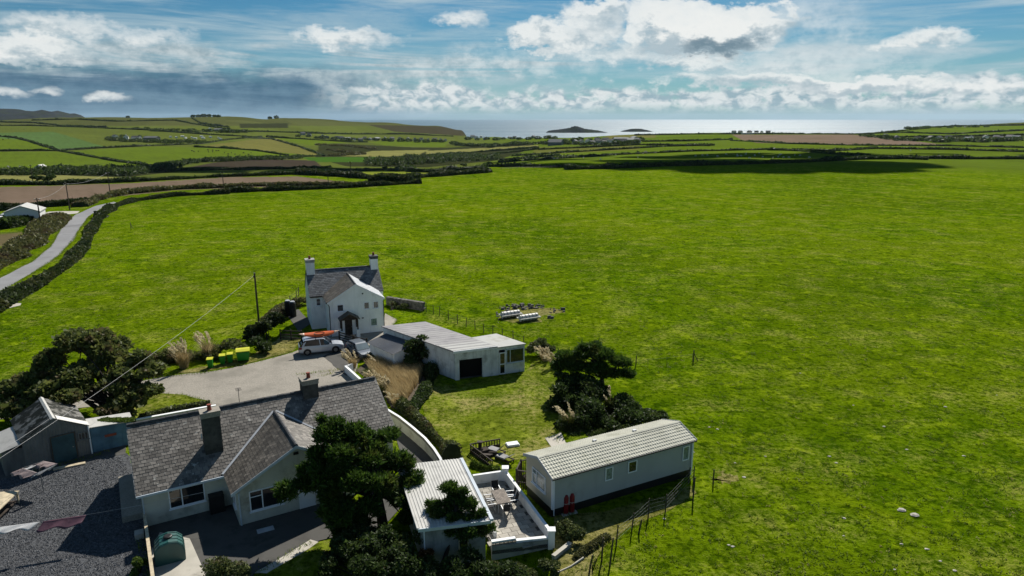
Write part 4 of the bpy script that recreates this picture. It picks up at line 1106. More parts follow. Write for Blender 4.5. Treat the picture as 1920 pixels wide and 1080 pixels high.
def patio():
    BL, BRr, FR, FL, FM = (V((*G(*p, 1.0), 0)) for p in ((886, 889), (949, 880), (1038, 998), (922, 1012), (968, 1005)))
    tag(sheet('patio', [BL.xy, BRr.xy, FR.xy, FL.xy], 0.26, 'concrete_dark'), kind='structure')
    base = bpy.data.objects['patio']
    d = (BRr - FR); Ln = d.length; d.normalize(); n = V((-d.y, d.x, 0))     # n points to the outbuilding
    quad = [p.xy for p in (BL, BRr, FR, FL)]
    s0 = MB().bx(0.014, 0.014, 0, 0.586, 0.436, 0.045); me = None
    pts = []
    for r in range(18):
        for c in range(8):
            y_ = 0.12 + c * 0.60 + (r % 2) * 0.3; x_ = 0.12 + r * 0.45
            p = FR + d * (x_ + 0.22) + n * (y_ + 0.3)
            if inside(np.array([p.x]), np.array([p.y]), [tuple(v) for v in quad])[0]: pts.append((x_, y_))
    for k, (x_, y_) in enumerate(pts):
        if me is None:
            o = s0.build('paving_slab', 'paving', base); me = o.data
        else: o = link('paving_slab', me, base)
        p = FR + d * x_ + n * y_
        o.location = (p.x, p.y, 0.262 + rnd.uniform(0, 0.006)); o.rotation_euler = (0, 0, math.atan2(n.y, n.x)); o.scale = (1, -1, 1)
    w = MB()
    def par(a, b, z0, z1, th, inward):
        dd = (b - a).normalized(); nn = V((-dd.y, dd.x, 0)) * inward
        w.ob(V((a.x, a.y, z0)), b - a, nn * th, V((0, 0, z1 - z0)))
    t = thing('patio_wall', 'white parapet wall round three sides of the paved patio', 'wall', (0, 0, 0))
    par(BL, BRr, -0.3, 0.98, 0.2, -1); w.build('back_wall', 'render_white', t)
    w = MB(); par(FR + d * 0.2, BRr - d * 0.205, -1.3, 0.98, 0.2, 1); w.build('side_wall', 'render_white', t)
    e = (FR - FL).normalized(); en = V((-e.y, e.x, 0))
    w = MB(); par(FL, FR, -1.6, 0.55, 0.22, 1); w.build('front_wall', 'render_grey', t)
    b = MB(); b.ob((*FM.xy, 0.552), FR - FM, en * 0.24, (0, 0, 0.12)); b.ob((*FL.xy, 0.75), (FM - FL) * 0.98, en * 0.24, (0, 0, 0.1)); b.build('coping', 'render_white', t)
    b = MB()
    for k in range(6):      # pierced screen blocks below the raised coping
        p = FL + (FM - FL) * (k / 6 + 0.01)
        u_ = (FM - FL) / 6
        for (a_, c_, z0, z1) in ((0, 0.12, 0.555, 0.745), (0.85, 0.98, 0.555, 0.745), (0.12, 0.85, 0.555, 0.59), (0.12, 0.85, 0.71, 0.745), (0.42, 0.56, 0.59, 0.71)):
            b.ob(V((p.x, p.y, z0)) + u_ * a_, u_ * (c_ - a_), en * 0.14, (0, 0, z1 - z0))
    b.build('screen_blocks', 'concrete', t)
    for p, z1 in ((BRr - d * 0.1 + n * 0.1, 1.18), (FR + d * 0.1 + n * 0.1, 1.12)):
        MB().bx(p.x - 0.2, p.y - 0.2, -0.9, p.x + 0.2, p.y + 0.2, z1).bx(p.x - 0.24, p.y - 0.24, z1 + 0.002, p.x + 0.24, p.y + 0.24, z1 + 0.07).build('corner_pier', 'render_white', t)
    a = V((*G(912, 975, 0.4), 0)); b_ = V((*G(926, 1005, 0.4), 0))
    o = MB().ob(V((a.x, a.y, 0.2)), b_ - a, V((0.18, 0.03, 0)), (0, 0, 0.45)).build('planter_kerb', 'render_white')
    tag(o, 'short white kerb wall of the planting corner beside the patio paving', 'kerb')
patio()

def patio_table():
    c = [V((*G(*p, 1.02), 1.02)) for p in ((920, 920), (947, 918), (957.5, 938.4), (932.5, 944.5))]
    ctr = sum(c, V((0, 0, 0))) / 4
    U = ((c[1] - c[0]) + (c[2] - c[3])).normalized(); L = V((c[3] - c[0]) + (c[2] - c[1])).normalized(); L = V((U.y, -U.x, 0))
    ang = math.degrees(math.atan2(L.y, L.x))
    t = thing('patio_table', 'slatted grey wooden garden table on the paved patio', 'table', (ctr.x, ctr.y, 0.308), ang)
    hl, hw = 0.86, 0.44
    top = MB().bx(-hl, -hw, 0.66, hl, hw, 0.675).build('table_frame', 'steel', t)
    for k in range(9):
        MB().bx(-hl, -hw + k * 2 * hw / 9 + 0.006, 0.677, hl, -hw + (k + 1) * 2 * hw / 9 - 0.006, 0.705).build('slat', 'grey_wood', t)
    for sx in (-1, 1):
        for sy in (-1, 1): MB().bx(sx * (hl - 0.06) - 0.03, sy * (hw - 0.06) - 0.03, 0, sx * (hl - 0.06) + 0.03, sy * (hw - 0.06) + 0.03, 0.658).build('leg', 'steel', t)
    def chair(label):
        h = thing('patio_chair', label, 'chair', (0, 0, 0.308), 0, 'chairs round the patio table')
        MB().bx(-0.22, -0.22, 0.40, 0.22, 0.22, 0.43).build('seat', 'sling', h)
        MB().ext([(0.2, -0.23, 0.45), (0.23, -0.23, 0.45), (0.36, -0.23, 0.98), (0.33, -0.23, 0.98)], (0, 0.46, 0)).build('backrest', 'sling', h)
        for s_ in (-1, 1):
            MB().tube([(-0.24, s_ * 0.25, 0), (-0.24, s_ * 0.25, 0.62)], 0.017, 5).build('leg', 'steel', h)
            MB().tube([(0.28, s_ * 0.25, 0), (0.22, s_ * 0.25, 0.42), (0.36, s_ * 0.25, 1.0)], 0.017, 5).build('leg', 'steel', h)
            MB().bx(-0.28, s_ * 0.25 - 0.025, 0.622, 0.27, s_ * 0.25 + 0.025, 0.645).build('armrest', 'steel', h)
        MB().tube([(-0.24, -0.25, 0.39), (-0.24, 0.25, 0.39)], 0.015, 5).tube([(-0.24, -0.25, 0.12), (-0.24, 0.25, 0.12)], 0.012, 5).build('stretcher', 'steel', h)
        return h
    lab = ['black sling garden chair at the table end facing the front patio wall', 'black sling garden chair at the table end by the back patio wall',
           'front chair on the outbuilding side of the patio table', 'rear chair on the outbuilding side of the patio table',
           'front chair on the caravan side of the patio table', 'rear chair on the caravan side of the patio table']
    pos = [(hl + 0.32, 0.0, 0), (-hl - 0.42, 0.0, 180), (0.42, -hw - 0.34, -90), (-0.30, -hw - 0.36, -95), (0.35, hw + 0.28, 90), (-0.35, hw + 0.32, 84)]
    h0 = chair(lab[0])
    R_ = math.radians(ang)
    for k, (x_, y_, a_) in enumerate(pos):
        h = h0 if k == 0 else copy_tree(h0)
        h['label'] = lab[k]
        h.location = (ctr.x + x_ * math.cos(R_) - y_ * math.sin(R_), ctr.y + x_ * math.sin(R_) + y_ * math.cos(R_), 0.308)
        h.rotation_euler = (0, 0, R_ + math.radians(a_))
patio_table()

# ------------------------------------------------------------------ corrugated barn and blue lean-to
def barn():
    A = G(40, 829, 2.35); B = G(164, 798, 2.35)
    d = V((B[0] - A[0], B[1] - A[1], 0)); wd = d.length
    t = thing('corrugated_barn', 'weathered grey corrugated barn with dark teal door by the gravel yard', 'barn', (*A, 0), math.degrees(math.atan2(d.y, d.x)))
    AZ, Ln, EZ = 3.55, 5.0, 2.35
    w = MB()
    n = int(wd / 0.05)
    def top(x_): return EZ + (AZ - EZ) * (1 - abs(x_ - wd / 2) / (wd / 2))
    for k in range(n):          # corrugated front sheet
        xa, xb = wd * k / n, wd * (k + 1) / n
        ya, yb = 0.02 * math.sin(k * math.pi / 2), 0.02 * math.sin((k + 1) * math.pi / 2)
        w.poly([(xa, ya, -0.1), (xb, yb, -0.1), (xb, yb, top(xb)), (xa, ya, top(xa))])
    w.bx(0, 0.05, -0.1, 0.05, Ln, EZ).bx(wd - 0.05, 0.05, -0.1, wd, Ln, EZ)
    w.ext([(0.05, Ln - 0.05, -0.1), (0.05, Ln - 0.05, EZ), (wd / 2, Ln - 0.05, AZ), (wd - 0.05, Ln - 0.05, EZ), (wd - 0.05, Ln - 0.05, -0.1)], (0, 0.05, 0))
    w.build('wall', 'iron_grey', t)
    sl = math.hypot(wd / 2, AZ - EZ)
    for s_, m in ((-1, 'iron_moss'), (1, 'iron_moss')):
        r = corrugated(MB(), (wd / 2, -0.12, AZ + 0.06), (0, 1, 0), V((s_ * wd / 2, 0, EZ - AZ)), Ln + 0.2, sl + 0.12, 0.15, 0.02)
        r.build('roof', m, t)
    MB().ext([(wd / 2 - 0.16, -0.14, AZ + 0.0), (wd / 2, -0.14, AZ + 0.11), (wd / 2 + 0.16, -0.14, AZ + 0.0)], (0, Ln + 0.3, 0)).build('ridge_cap', 'iron_white', t)
    r = corrugated(MB(), (wd / 2 + 0.25, -0.13, AZ - 0.055), (0, 1, 0), V((wd / 2 - 0.25, 0, (EZ - AZ) * 0.87)), 0.9, sl - 0.15, 0.15, 0.02); r.build('roof_patch', 'iron_white', t)
    door(t, (1.75, -0.03, 0.0), (1, 0, 0), (0, -1, 0), 1.45, 2.1, 'paint_teal', 'post_wood')
    window(t, (3.45, -0.03, 1.35), (1, 0, 0), (0, -1, 0), 0.66, 0.6, (0.33, 0.66), 'iron_grey')
    MB().tube([(wd + 0.02, -0.06, 0), (wd + 0.02, -0.06, EZ + 0.02)], 0.045, 6).build('downpipe', 'pvc', t)
    # low pale lean-to roof on the far left
    l = corrugated(MB(), (-1.35, -0.1, 1.95), (0, 1, 0), (1.3, 0, 0.30), Ln * 0.8, 1.36, 0.16, 0.02); l.build('lean_to_roof', 'iron_white', t)
    MB().bx(-1.25, 0.1, -0.1, -0.003, Ln * 0.75, 1.88).build('lean_to_wall', 'iron_grey', t)
    o = thing('lean_to', 'blue painted lean-to shed joining the corrugated barn to the bungalow', 'shed', (B[0], B[1], 0), math.degrees(math.atan2(d.y, d.x)) - 6)
    w = MB().ext([(0.08, 0.12, -0.1), (0.08, 0.12, 2.05), (2.9, 0.12, 1.85), (2.9, 0.12, -0.1)], (0, 1.7, 0)).build('wall', 'sheet_blue', o)
    for k in range(4): MB().bx(0.1 + k * 0.7, 0.085, -0.05, 0.78 + k * 0.7, 0.116, 1.25 - k * 0.05).build('panel', 'sheet_blue', o)
    for k in range(4): MB().bx(0.1 + k * 0.7, 0.078, 1.42 - k * 0.05, 0.79 + k * 0.7, 0.116, 2.0 - k * 0.05).build('panel', 'sheet_blue', o)
    MB().ext([(0.0, 0.0, 2.10), (0.0, 0.0, 2.16), (3.05, 0.0, 1.94), (3.05, 0.0, 1.88)], (0, 2.0, 0)).build('roof', 'iron_white', o)
    MB().bx(1.0, 0.07, 1.05, 1.8, 0.084, 1.25).build('rust_patch', 'terracotta', o)
barn()

# ------------------------------------------------------------------ foliage helpers
def quad_cloud(name, cen, size, mat, parent=None, asp=1.6, axis=None, jit=1.0, bend=0.0):
    """many small leaf faces: cen (N,3), size (N,), axis (N,3) preferred long direction or None"""
    N = len(cen)
    a = rng.standard_normal((N, 3))
    if axis is not None: a = axis + jit * 0.5 * a
    a /= np.linalg.norm(a, axis=1, keepdims=True) + 1e-9
    t = rng.standard_normal((N, 3))
    b = np.cross(a, t); b /= np.linalg.norm(b, axis=1, keepdims=True) + 1e-9
    s = (np.asarray(size) * rng.lognormal(-0.06, 0.35, N))[:, None]
    h = a * s * asp * 0.5; w = b * s * 0.5
    v = np.stack([cen - h, cen + w * 1.0, cen + h, cen - w * 1.0], 1).reshape(-1, 3)
    f = (np.arange(N) * 4)[:, None] + np.arange(4)[None]
    return npmesh(name, v, f, mat, parent)

def in_clumps(clumps, N, shell=0.45):
    """points in ellipsoid clumps (x,y,z,rx,ry,rz), biased to the surface, and outward directions"""
    C = np.array(clumps, float)
    wgt = (C[:, 3] * C[:, 4] + C[:, 4] * C[:, 5] + C[:, 3] * C[:, 5]); wgt /= wgt.sum()
    i = rng.choice(len(C), N, p=wgt)
    d = rng.standard_normal((N, 3)); d /= np.linalg.norm(d, axis=1, keepdims=True)
    r = (shell + (1 - shell) * rng.random(N) ** 0.6)[:, None] * (1 + 0.10 * rng.standard_normal(N))[:, None]
    return C[i, :3] + d * r * C[i, 3:], d

def sub_clumps(x, y, z, rx, ry, rz, n, f=0.42, seed=0, zmin=None):
    """break one big crown ellipsoid into n uneven smaller ones"""
    r = np.random.default_rng(seed); out = []
    while len(out) < n:
        d = r.standard_normal(3); d /= np.linalg.norm(d)
        q = r.uniform(0.35, 0.88)
        cx, cy, cz = x + d[0] * rx * q, y + d[1] * ry * q, z + d[2] * rz * q
        k = f * r.uniform(0.6, 1.25)
        cl = (cx, cy, cz, rx * k, ry * k, rz * k * 0.9)
        if zmin is None or cz - cl[5] > zmin: out.append(cl)
    return out

def limb(b, p, q, r0, r1, bend=0.15, n=5):
    p, q = V(p), V(q); L = (q - p).length
    off = V((rnd.uniform(-1, 1), rnd.uniform(-1, 1), rnd.uniform(-0.3, 0.6))) * L * bend
    b.tube([p.lerp(q, k / n) + off * math.sin(math.pi * k / n) for k in range(n + 1)], [r0 + (r1 - r0) * k / n for k in range(n + 1)], 6)

def pine(label, base, trunk_top, clumps, tufts, size, tr=0.22, name='pine_tree', mat='pine_leaf'):
    t = thing(name, label, 'tree', base)
    b = MB(); bz = V(base); top = V(trunk_top)
    mid = bz.lerp(top, 0.5) + V((0.15, 0.1, 0))
    b.tube([V((0, 0, -0.2)), (mid - bz) * 0.6, mid - bz, top - bz], [tr * 1.25, tr, tr * 0.8, tr * 0.45], 8)
    for c in clumps:
        c_ = V(c[:3]) - bz; s = (mid - bz).lerp(top - bz, rnd.uniform(0.0, 1.0)); limb(b, s, c_ - V((0, 0, c[5] * .3)), tr * 0.34, tr * 0.08, 0.08)
    b.build('trunk', 'bark', t, smooth=True)
    P, D = in_clumps(clumps, tufts, 0.55)
    k = 7
    ax = np.repeat(D * 0.8 + np.array([0, 0, 0.45]), k, 0); ce = np.repeat(P, k, 0) + rng.standard_normal((tufts * k, 3)) * size * 0.45 - np.array(base)
    quad_cloud('crown', ce, rng.uniform(0.5, 1.1, tufts * k) * size * 0.36, mat, t, asp=4.4, axis=ax, jit=0.9)
    return t

def bush(label, base, clumps, N, size, mat, name='bush', cat='bush', core=True, group=None, stems=3):
    t = thing(name, label, cat, base, 0, group)
    bz = np.array(base)
    P, D = in_clumps(clumps, N, 0.5)
    P[:, 2] = np.maximum(P[:, 2], bz[2] + 0.03)
    quad_cloud('foliage', P - bz, rng.uniform(0.6, 1.3, N) * size, mat, t, asp=1.5, axis=D * 0.5)
    b = MB()
    for c in clumps[:max(2, stems)]: limb(b, (0, 0, -0.1), V(c[:3]) - V(base), 0.06, 0.02)
    b.build('stem', 'bark', t)
    return t

def blades(name, xy, z0, N, hgt, mat, parent=None, lean=(0, 0), w=0.03, spread=0.35):
    """upright grass blades as thin two-piece strips; xy (N,2)"""
    h = hgt * rng.uniform(0.65, 1.15, N)
    a = rng.uniform(0, 6.283, N); r = spread * rng.random(N) * h
    base = np.column_stack([xy, np.full(N, z0) if np.isscalar(z0) else z0])
    mid = base + np.column_stack([0.35 * r * np.cos(a) + lean[0] * h * 0.35, 0.35 * r * np.sin(a) + lean[1] * h * 0.35, 0.6 * h])
    tip = base + np.column_stack([r * np.cos(a) + lean[0] * h, r * np.sin(a) + lean[1] * h, h])
    s = np.column_stack([-np.sin(a), np.cos(a), np.zeros(N)]) * w
    v = np.stack([base - s, base + s, mid + s * 0.8, mid - s * 0.8, tip + s * 0.15, tip - s * 0.15], 1).reshape(-1, 3)
    b = (np.arange(N) * 6)[:, None]
    f = np.concatenate([b + np.array([[0, 1, 2, 3]]), b + np.array([[3, 2, 4, 5]])])
    return npmesh(name, v, f, mat, parent)

def disc(x, y, r, N):
    a = rng.uniform(0, 6.283, N); q = r * np.sqrt(rng.random(N))
    return np.column_stack([x + q * np.cos(a), y + q * np.sin(a)])

def pampas(label, x, y, r=0.6, h=1.7, plumes=14, z=0.0, lean=(-0.35, -0.1), blade='green_blade', group=None, nb=420):
    t = thing('pampas_grass', label, 'grass', (x, y, z), 0, group)
    blades('blades', disc(0, 0, r * 0.5, nb), 0, nb, h * 0.7, blade, t, (0, 0), 0.018, 0.9)
    b = MB(); P = []; A = []
    for k in range(plumes):
        a = rnd.uniform(0, 6.283); q = r * 0.5 * math.sqrt(rnd.random())
        p0 = V((q * math.cos(a), q * math.sin(a), 0.1)); hh = h * rnd.uniform(0.8, 1.2)
        p1 = p0 + V((math.cos(a) * 0.25 + lean[0] * 0.5, math.sin(a) * 0.25 + lean[1] * 0.5, hh * 0.75)); p2 = p1 + V((lean[0] + math.cos(a) * 0.2, lean[1] + math.sin(a) * 0.2, hh * 0.25))
        b.tube([p0, p1], 0.012, 4)
        for s in np.linspace(0, 1, 26):
            c = p1.lerp(p2, s) + V((0, 0, 0.10 * math.sin(s * 3.0)))
            P.append(c + V((rnd.gauss(0, 0.04), rnd.gauss(0, 0.04), rnd.gauss(0, 0.04)))); A.append((p2 - p1).normalized())
    if not P: return t
    b.build('stalks', 'golden_blade', t)
    quad_cloud('plumes', np.array(P), np.full(len(P), 0.075), 'plume', t, asp=2.6, axis=np.array(A), jit=0.5)
    return t

def on_px(px, py, z=None):
    x, y = G(px, py, 0.0)
    return (x, y, hz(x, y) if z is None else z)

# ------------------------------------------------------------------ trees
def cl(px, py, dep, r, rz=None, lat=None):
    """a foliage clump seen at that point of the photograph, standing dep metres in front of the camera plane"""
    d = ray(px, py); t = dep / d[1]
    return (d[0] * t, dep, HC + d[2] * t, r if lat is None else lat, r, rz or r * 0.75)

pc = [cl(*a) for a in ((615, 815, 39.5, 1.2, 0.8), (665, 808, 40.2, 1.2, 0.8), (700, 832, 40.6, 1.2, 0.8), (600, 850, 39.0, 1.1, 0.8), (640, 850, 38.5, 1.4, 0.9),
     (690, 862, 39, 1.3, 0.9), (735, 868, 40.2, 1.1, 0.7), (580, 885, 38.4, 0.9, 0.6), (615, 895, 38, 1.3, 0.8), (665, 900, 37.6, 1.4, 0.9), (720, 905, 38.4, 1.2, 0.8),
     (760, 905, 39.2, 0.8, 0.55), (745, 932, 38.6, 0.9, 0.6), (560, 905, 38.0, 0.5, 0.35), (618, 930, 37.4, 1.0, 0.6), (640, 945, 37.2, 1.1, 0.6), (690, 945, 37.3, 1.0, 0.6),
     (770, 945, 38.6, 0.6, 0.45), (630, 975, 36.6, 0.9, 0.5), (630, 795, 40.0, 0.8, 0.6), (665, 975, 36.8, 1.0, .5), (760, 970, 38, .6, .4))]
pc = [(c[0], c[1], c[2], c[3] * .60, c[4] * .56, c[5] * .46) for c in pc]
pc += [(c[0] + rnd.uniform(-.8, .95), c[1] + rnd.uniform(-.8, 1.2), c[2] + rnd.uniform(-.55, .65), q_ * 1.15, q_, q_ * .5) for c in pc for q_ in (rnd.uniform(.3, .6), rnd.uniform(.25, .5), rnd.uniform(.25, .5))]
pine('large dark pine tree in front of the bungalow gable', (-7.9, 38.0, 0), (-8.8, 38.6, 4.4), pc, 17000, 0.23, 0.30)
ps = [cl(*a) for a in ((855, 925, 36.6, 0.55, 0.5), (845, 945, 36.4, 0.55, 0.45), (880, 945, 36.2, 0.6, 0.45), (820, 948, 36.2, 0.45, 0.35), (815, 968, 35.8, 0.45, 0.3), (855, 970, 35.8, 0.6, 0.4),
     (890, 972, 35.8, 0.55, 0.35), (905, 995, 35.5, 0.5, 0.3), (870, 1000, 35.2, 0.6, 0.35), (840, 992, 35.4, 0.5, 0.3), (848, 912, 36.8, 0.3, 0.35))]
pine('small pine tree in front of the white corrugated roof', (-4.3, 34.6, -0.9), (-3.2, 35.9, 3.2), [(c[0], c[1], c[2], c[3] * .7, c[4] * .7, c[5] * .75) for c in ps] + [(c[0] + rnd.uniform(-.5, .5), c[1] + rnd.uniform(-.4, .4), c[2] + rnd.uniform(-.25, .35), .22, .22, .2) for c in ps for _ in (0, 1)], 3600, 0.17, 0.13)
pw = [cl(*a) for a in ((1060, 672, 60.5, 1.1, 0.6), (1095, 665, 60.5, 1.2, 0.7), (1130, 668, 60, 1.2, 0.7), (1160, 682, 60, 1.0, 0.5), (1175, 705, 59.6, 0.8, 0.4), (1080, 690, 60, 1.2, 0.6),
     (1120, 692, 59.6, 1.2, 0.6), (1150, 704, 59.5, 0.9, 0.4), (1110, 655, 60.5, 0.7, 0.4), (1048, 690, 60.3, 0.9, 0.6))]
pine('windswept flat-topped pine tree beside the garden lawn', (8.3, 59.2, 0), (7.9, 59.8, 3.4), [(c[0], c[1], c[2] + .25, c[3] * .75, c[4] * .8, c[5] * .5) for c in pw] + [(c[0] + rnd.uniform(-.9, .9), c[1] + rnd.uniform(-.8, .8), c[2] + rnd.uniform(0, .55), .4, .4, .2) for c in pw for _ in (0, 1)], 6000, 0.24, 0.22)

def broad(label, base, clumps, N, size, mat, tr=0.25):
    t = thing('broadleaf_tree', label, 'tree', base)
    b = MB(); bz = V(base)
    for k in range(3):
        limb(b, (rnd.uniform(-.3, .3), rnd.uniform(-.3, .3), -0.2), V(clumps[k * 2][:3]) - bz, tr, tr * 0.3)
    for c in clumps: limb(b, (0, 0, 1.2), V(c[:3]) - bz, tr * 0.4, 0.03)
    b.build('trunk', 'bark', t)
    P, D = in_clumps(clumps, N, 0.55)
    quad_cloud('crown', P - np.array(base), rng.uniform(0.6, 1.3, N) * size, mat, t, asp=1.4, axis=D * 0.6)
    return t
tl = [cl(*a) for a in ((105, 655, 58, 1.9, 1.4), (140, 640, 59, 1.9, 1.4), (170, 640, 58.5, 1.9, 1.4), (195, 652, 58.5, 2.0, 1.4), (225, 668, 58, 1.9, 1.2), (265, 678, 57.5, 1.7, 1.0), (295, 695, 57, 1.4, 0.8), (85, 690, 56, 1.4, 0.9),
     (120, 695, 56, 2.0, 1.3), (165, 700, 55.5, 2.2, 1.4), (210, 705, 55.5, 2.0, 1.3), (255, 715, 55.5, 1.7, 1.0), (290, 722, 55.5, 1.2, 0.7), (110, 728, 54, 1.6, 1.0), (150, 740, 53.5, 1.8, 1.0), (200, 740, 54, 1.7, 1.0),
     (240, 745, 54, 1.3, 0.7), (205, 770, 53, 1.4, 0.8), (235, 768, 53.4, 0.8, 0.6))]
tl = [q for c in tl for q in sub_clumps(*c, 3, 0.55, seed=int(abs(c[0] * 91)))]
broad('broad olive-brown tree spreading behind the corrugated barn', (-33.8, 55.0, 0), tl, 21000, 0.24, 'tree_leaf')
tb = [cl(*a) for a in ((20, 735, 55, 1.5, 1.0), (45, 720, 55.5, 1.5, 0.9), (70, 735, 55, 1.4, 0.9), (30, 765, 53, 1.3, 0.8), (65, 765, 53, 1.3, 0.8), (-15, 740, 55, 1.6, 1.1))]
bush('dark leggy bush at the lane below the broad tree', (-40.5, 54.5, 0), tb, 6500, 0.24, 'tree_leaf')

# ------------------------------------------------------------------ bushes and hedges near the houses
def bushpx(label, base_px, blobs, N, size, mat, name='bush', cat='bush', group=None, z=None):
    b = on_px(*base_px, z=z)
    cs = []
    for (px, py, dy, r, rz) in blobs: cs += sub_clumps(*cl(px, py, b[1] + dy, r, rz), 4, 0.55, seed=int(px * 7 + py))
    return bush(label, b, cs, N, size, mat, name, cat, group=group)
bushpx('black-green bush between the low shed and the garage wall', (785, 690), [(785, 645, 1.0, 1.3, 1.1), (800, 660, 0.6, 1.2, 1.2), (790, 680, 0.2, 1.5, 0.9), (770, 672, -0.3, 1.2, 0.7), (815, 672, 0.8, 1.0, 0.9)], 6500, 0.16, 'dark_leaf')
bushpx('dense dark thicket below the windswept pine', (1150, 800), [(1075, 722, 5.0, 1.2, .8), (1060, 745, 3.6, 1.5, 1.0), (1100, 752, 3.6, 1.8, 1.0), (1165, 762, 3.0, 1.9, 1.1), (1195, 766, 2.6, 1.8, 1.0), (1222, 775, 1.6, 1.4, 0.8), (1130, 780, 1.5, 2.2, 1.4), (1085, 790, 0.8, 1.8, 1.3), (1180, 785, 1.0, 1.8, 1.1), (1110, 812, -0.3, 1.6, 0.9), (1075, 820, -0.5, 1.2, 0.8), (1045, 705, 6, 1.0, .7), (1085, 712, 5.4, 1.4, .8), (1120, 722, 4.6, 1.4, .7), (1062, 728, 4.4, 1.3, .8), (1150, 800, 0, 1.5, 0.8)], 34000, 0.14, 'dark_leaf')
bushpx('dark shrub at the corner of the glazed annexe', (1012, 668), [(1010, 648, 0.4, 1.1, 0.9), (1025, 655, 0, 0.9, 0.6)], 2600, 0.15, 'shrub_leaf')
bushpx('round clipped shrub at the terrace edge below the bungalow', (425, 1090), [(420, 1062, 0.2, 1.0, 0.8), (440, 1075, 0, 0.8, 0.7), (400, 1075, 0, 0.7, 0.7)], 5200, 0.085, 'shrub_leaf')
bushpx('deep green bush filling the front garden below the large pine', (690, 1085), [(620, 1055, 0.3, 1.0, 0.8), (660, 1035, 0.8, 1.2, 0.9), (710, 1040, 0.5, 1.2, 0.9), (750, 1030, 1.0, 1.1, 0.9), (690, 1070, -0.6, 1.3, 0.9), (745, 1070, -0.4, 1.2, 0.8), (770, 1010, 1.3, 0.7, 0.6), (640, 1010, 1.8, 1.0, 0.7), (690, 1000, 2.2, 1.0, 0.7), (600, 1070, -.3, .8, .7), (730, 1000, 2.0, .8, .6)], 20000, 0.10, 'dark_leaf')
bushpx('low tangled scrub below the outbuilding wall', (850, 1100), [(800, 1070, 0.4, 0.9, 0.6), (850, 1075, 0.2, 1.0, 0.5), (905, 1068, 0.4, 1.0, 0.5), (880, 1045, 1.0, 0.7, 0.5), (960, 1075, 0.2, 0.9, 0.4)], 8500, 0.10, 'dark_leaf', z=-0.95)
bushpx('rust-tinged bramble patch by the outbuilding corner', (790, 1075), [(785, 1050, 0.3, 0.5, 0.35), (800, 1035, 0.5, 0.4, 0.35)], 1500, 0.09, 'rust_leaf', z=-0.6)
bushpx('pale scrub growing at the foot of the patio front wall', (985, 1090), [(930, 1062, 0.3, 0.6, 0.35), (985, 1070, 0.2, 0.8, 0.4), (1030, 1066, 0.3, 0.6, 0.4)], 3800, 0.085, 'shrub_leaf', z=-0.95)
bushpx('leafy shrub between the patio corner and the caravan', (1070, 1012), [(1060, 992, 0.3, 0.75, 0.5), (1085, 995, 0.2, 0.7, 0.5), (1065, 1012, 0, 0.6, 0.35)], 3400, 0.085, 'shrub_leaf')
bushpx('yellow-flecked weeds at the gravel yard wall', (262, 1075), [(262, 1055, 0.2, 0.45, 0.45), (255, 1072, 0, 0.4, 0.3)], 1200, 0.09, 'bright_leaf')
bush('bright green creeper on the roof edge beside the barn', (*cl(215, 796, 50.2, 1)[:2], 2.05), [cl(px_, py_, 50.2, .42, .16) for px_, py_ in ((196, 794), (208, 792), (220, 791), (232, 790), (243, 789))], 2600, 0.09, 'bright_leaf')
bushpx('dark fuchsia bush below the telegraph pole', (500, 640), [(500, 612, 1.6, 1.6, 1.0), (515, 600, 2.5, 1.2, 0.8), (480, 622, 0.8, 1.4, 0.9)], 4500, 0.18, 'gorse_leaf')
bushpx('rounded evergreen bush at the end of the wheelie bins', (490, 664), [(488, 643, 0.5, 1.3, 0.9), (498, 650, 0.2, 1.0, 0.7)], 3500, 0.13, 'dark_leaf')
bushpx('low brown bush behind the small wheelie bins', (345, 686), [(330, 668, 1.5, 2.0, 1.0), (365, 666, 1.9, 1.6, 0.8), (300, 678, 1.5, 1.6, 1.1), (400, 660, 2.4, 1.3, 0.6), (435, 650, 2.6, 1.5, 0.6)], 8500, 0.15, 'tree_leaf')
bushpx('small dark bush at the right corner of the white house', (735, 582), [(740, 572, 1.0, 0.9, 0.5), (755, 574, 0.8, 0.8, 0.4)], 1200, 0.15, 'shrub_leaf')
bushpx('golden-brown shrub beside the dark tank at the white house', (560, 575), [(563, 560, 0.8, 1.3, 0.8), (552, 572, 0.3, 0.9, 0.6)], 1800, 0.16, 'rough_leaf')

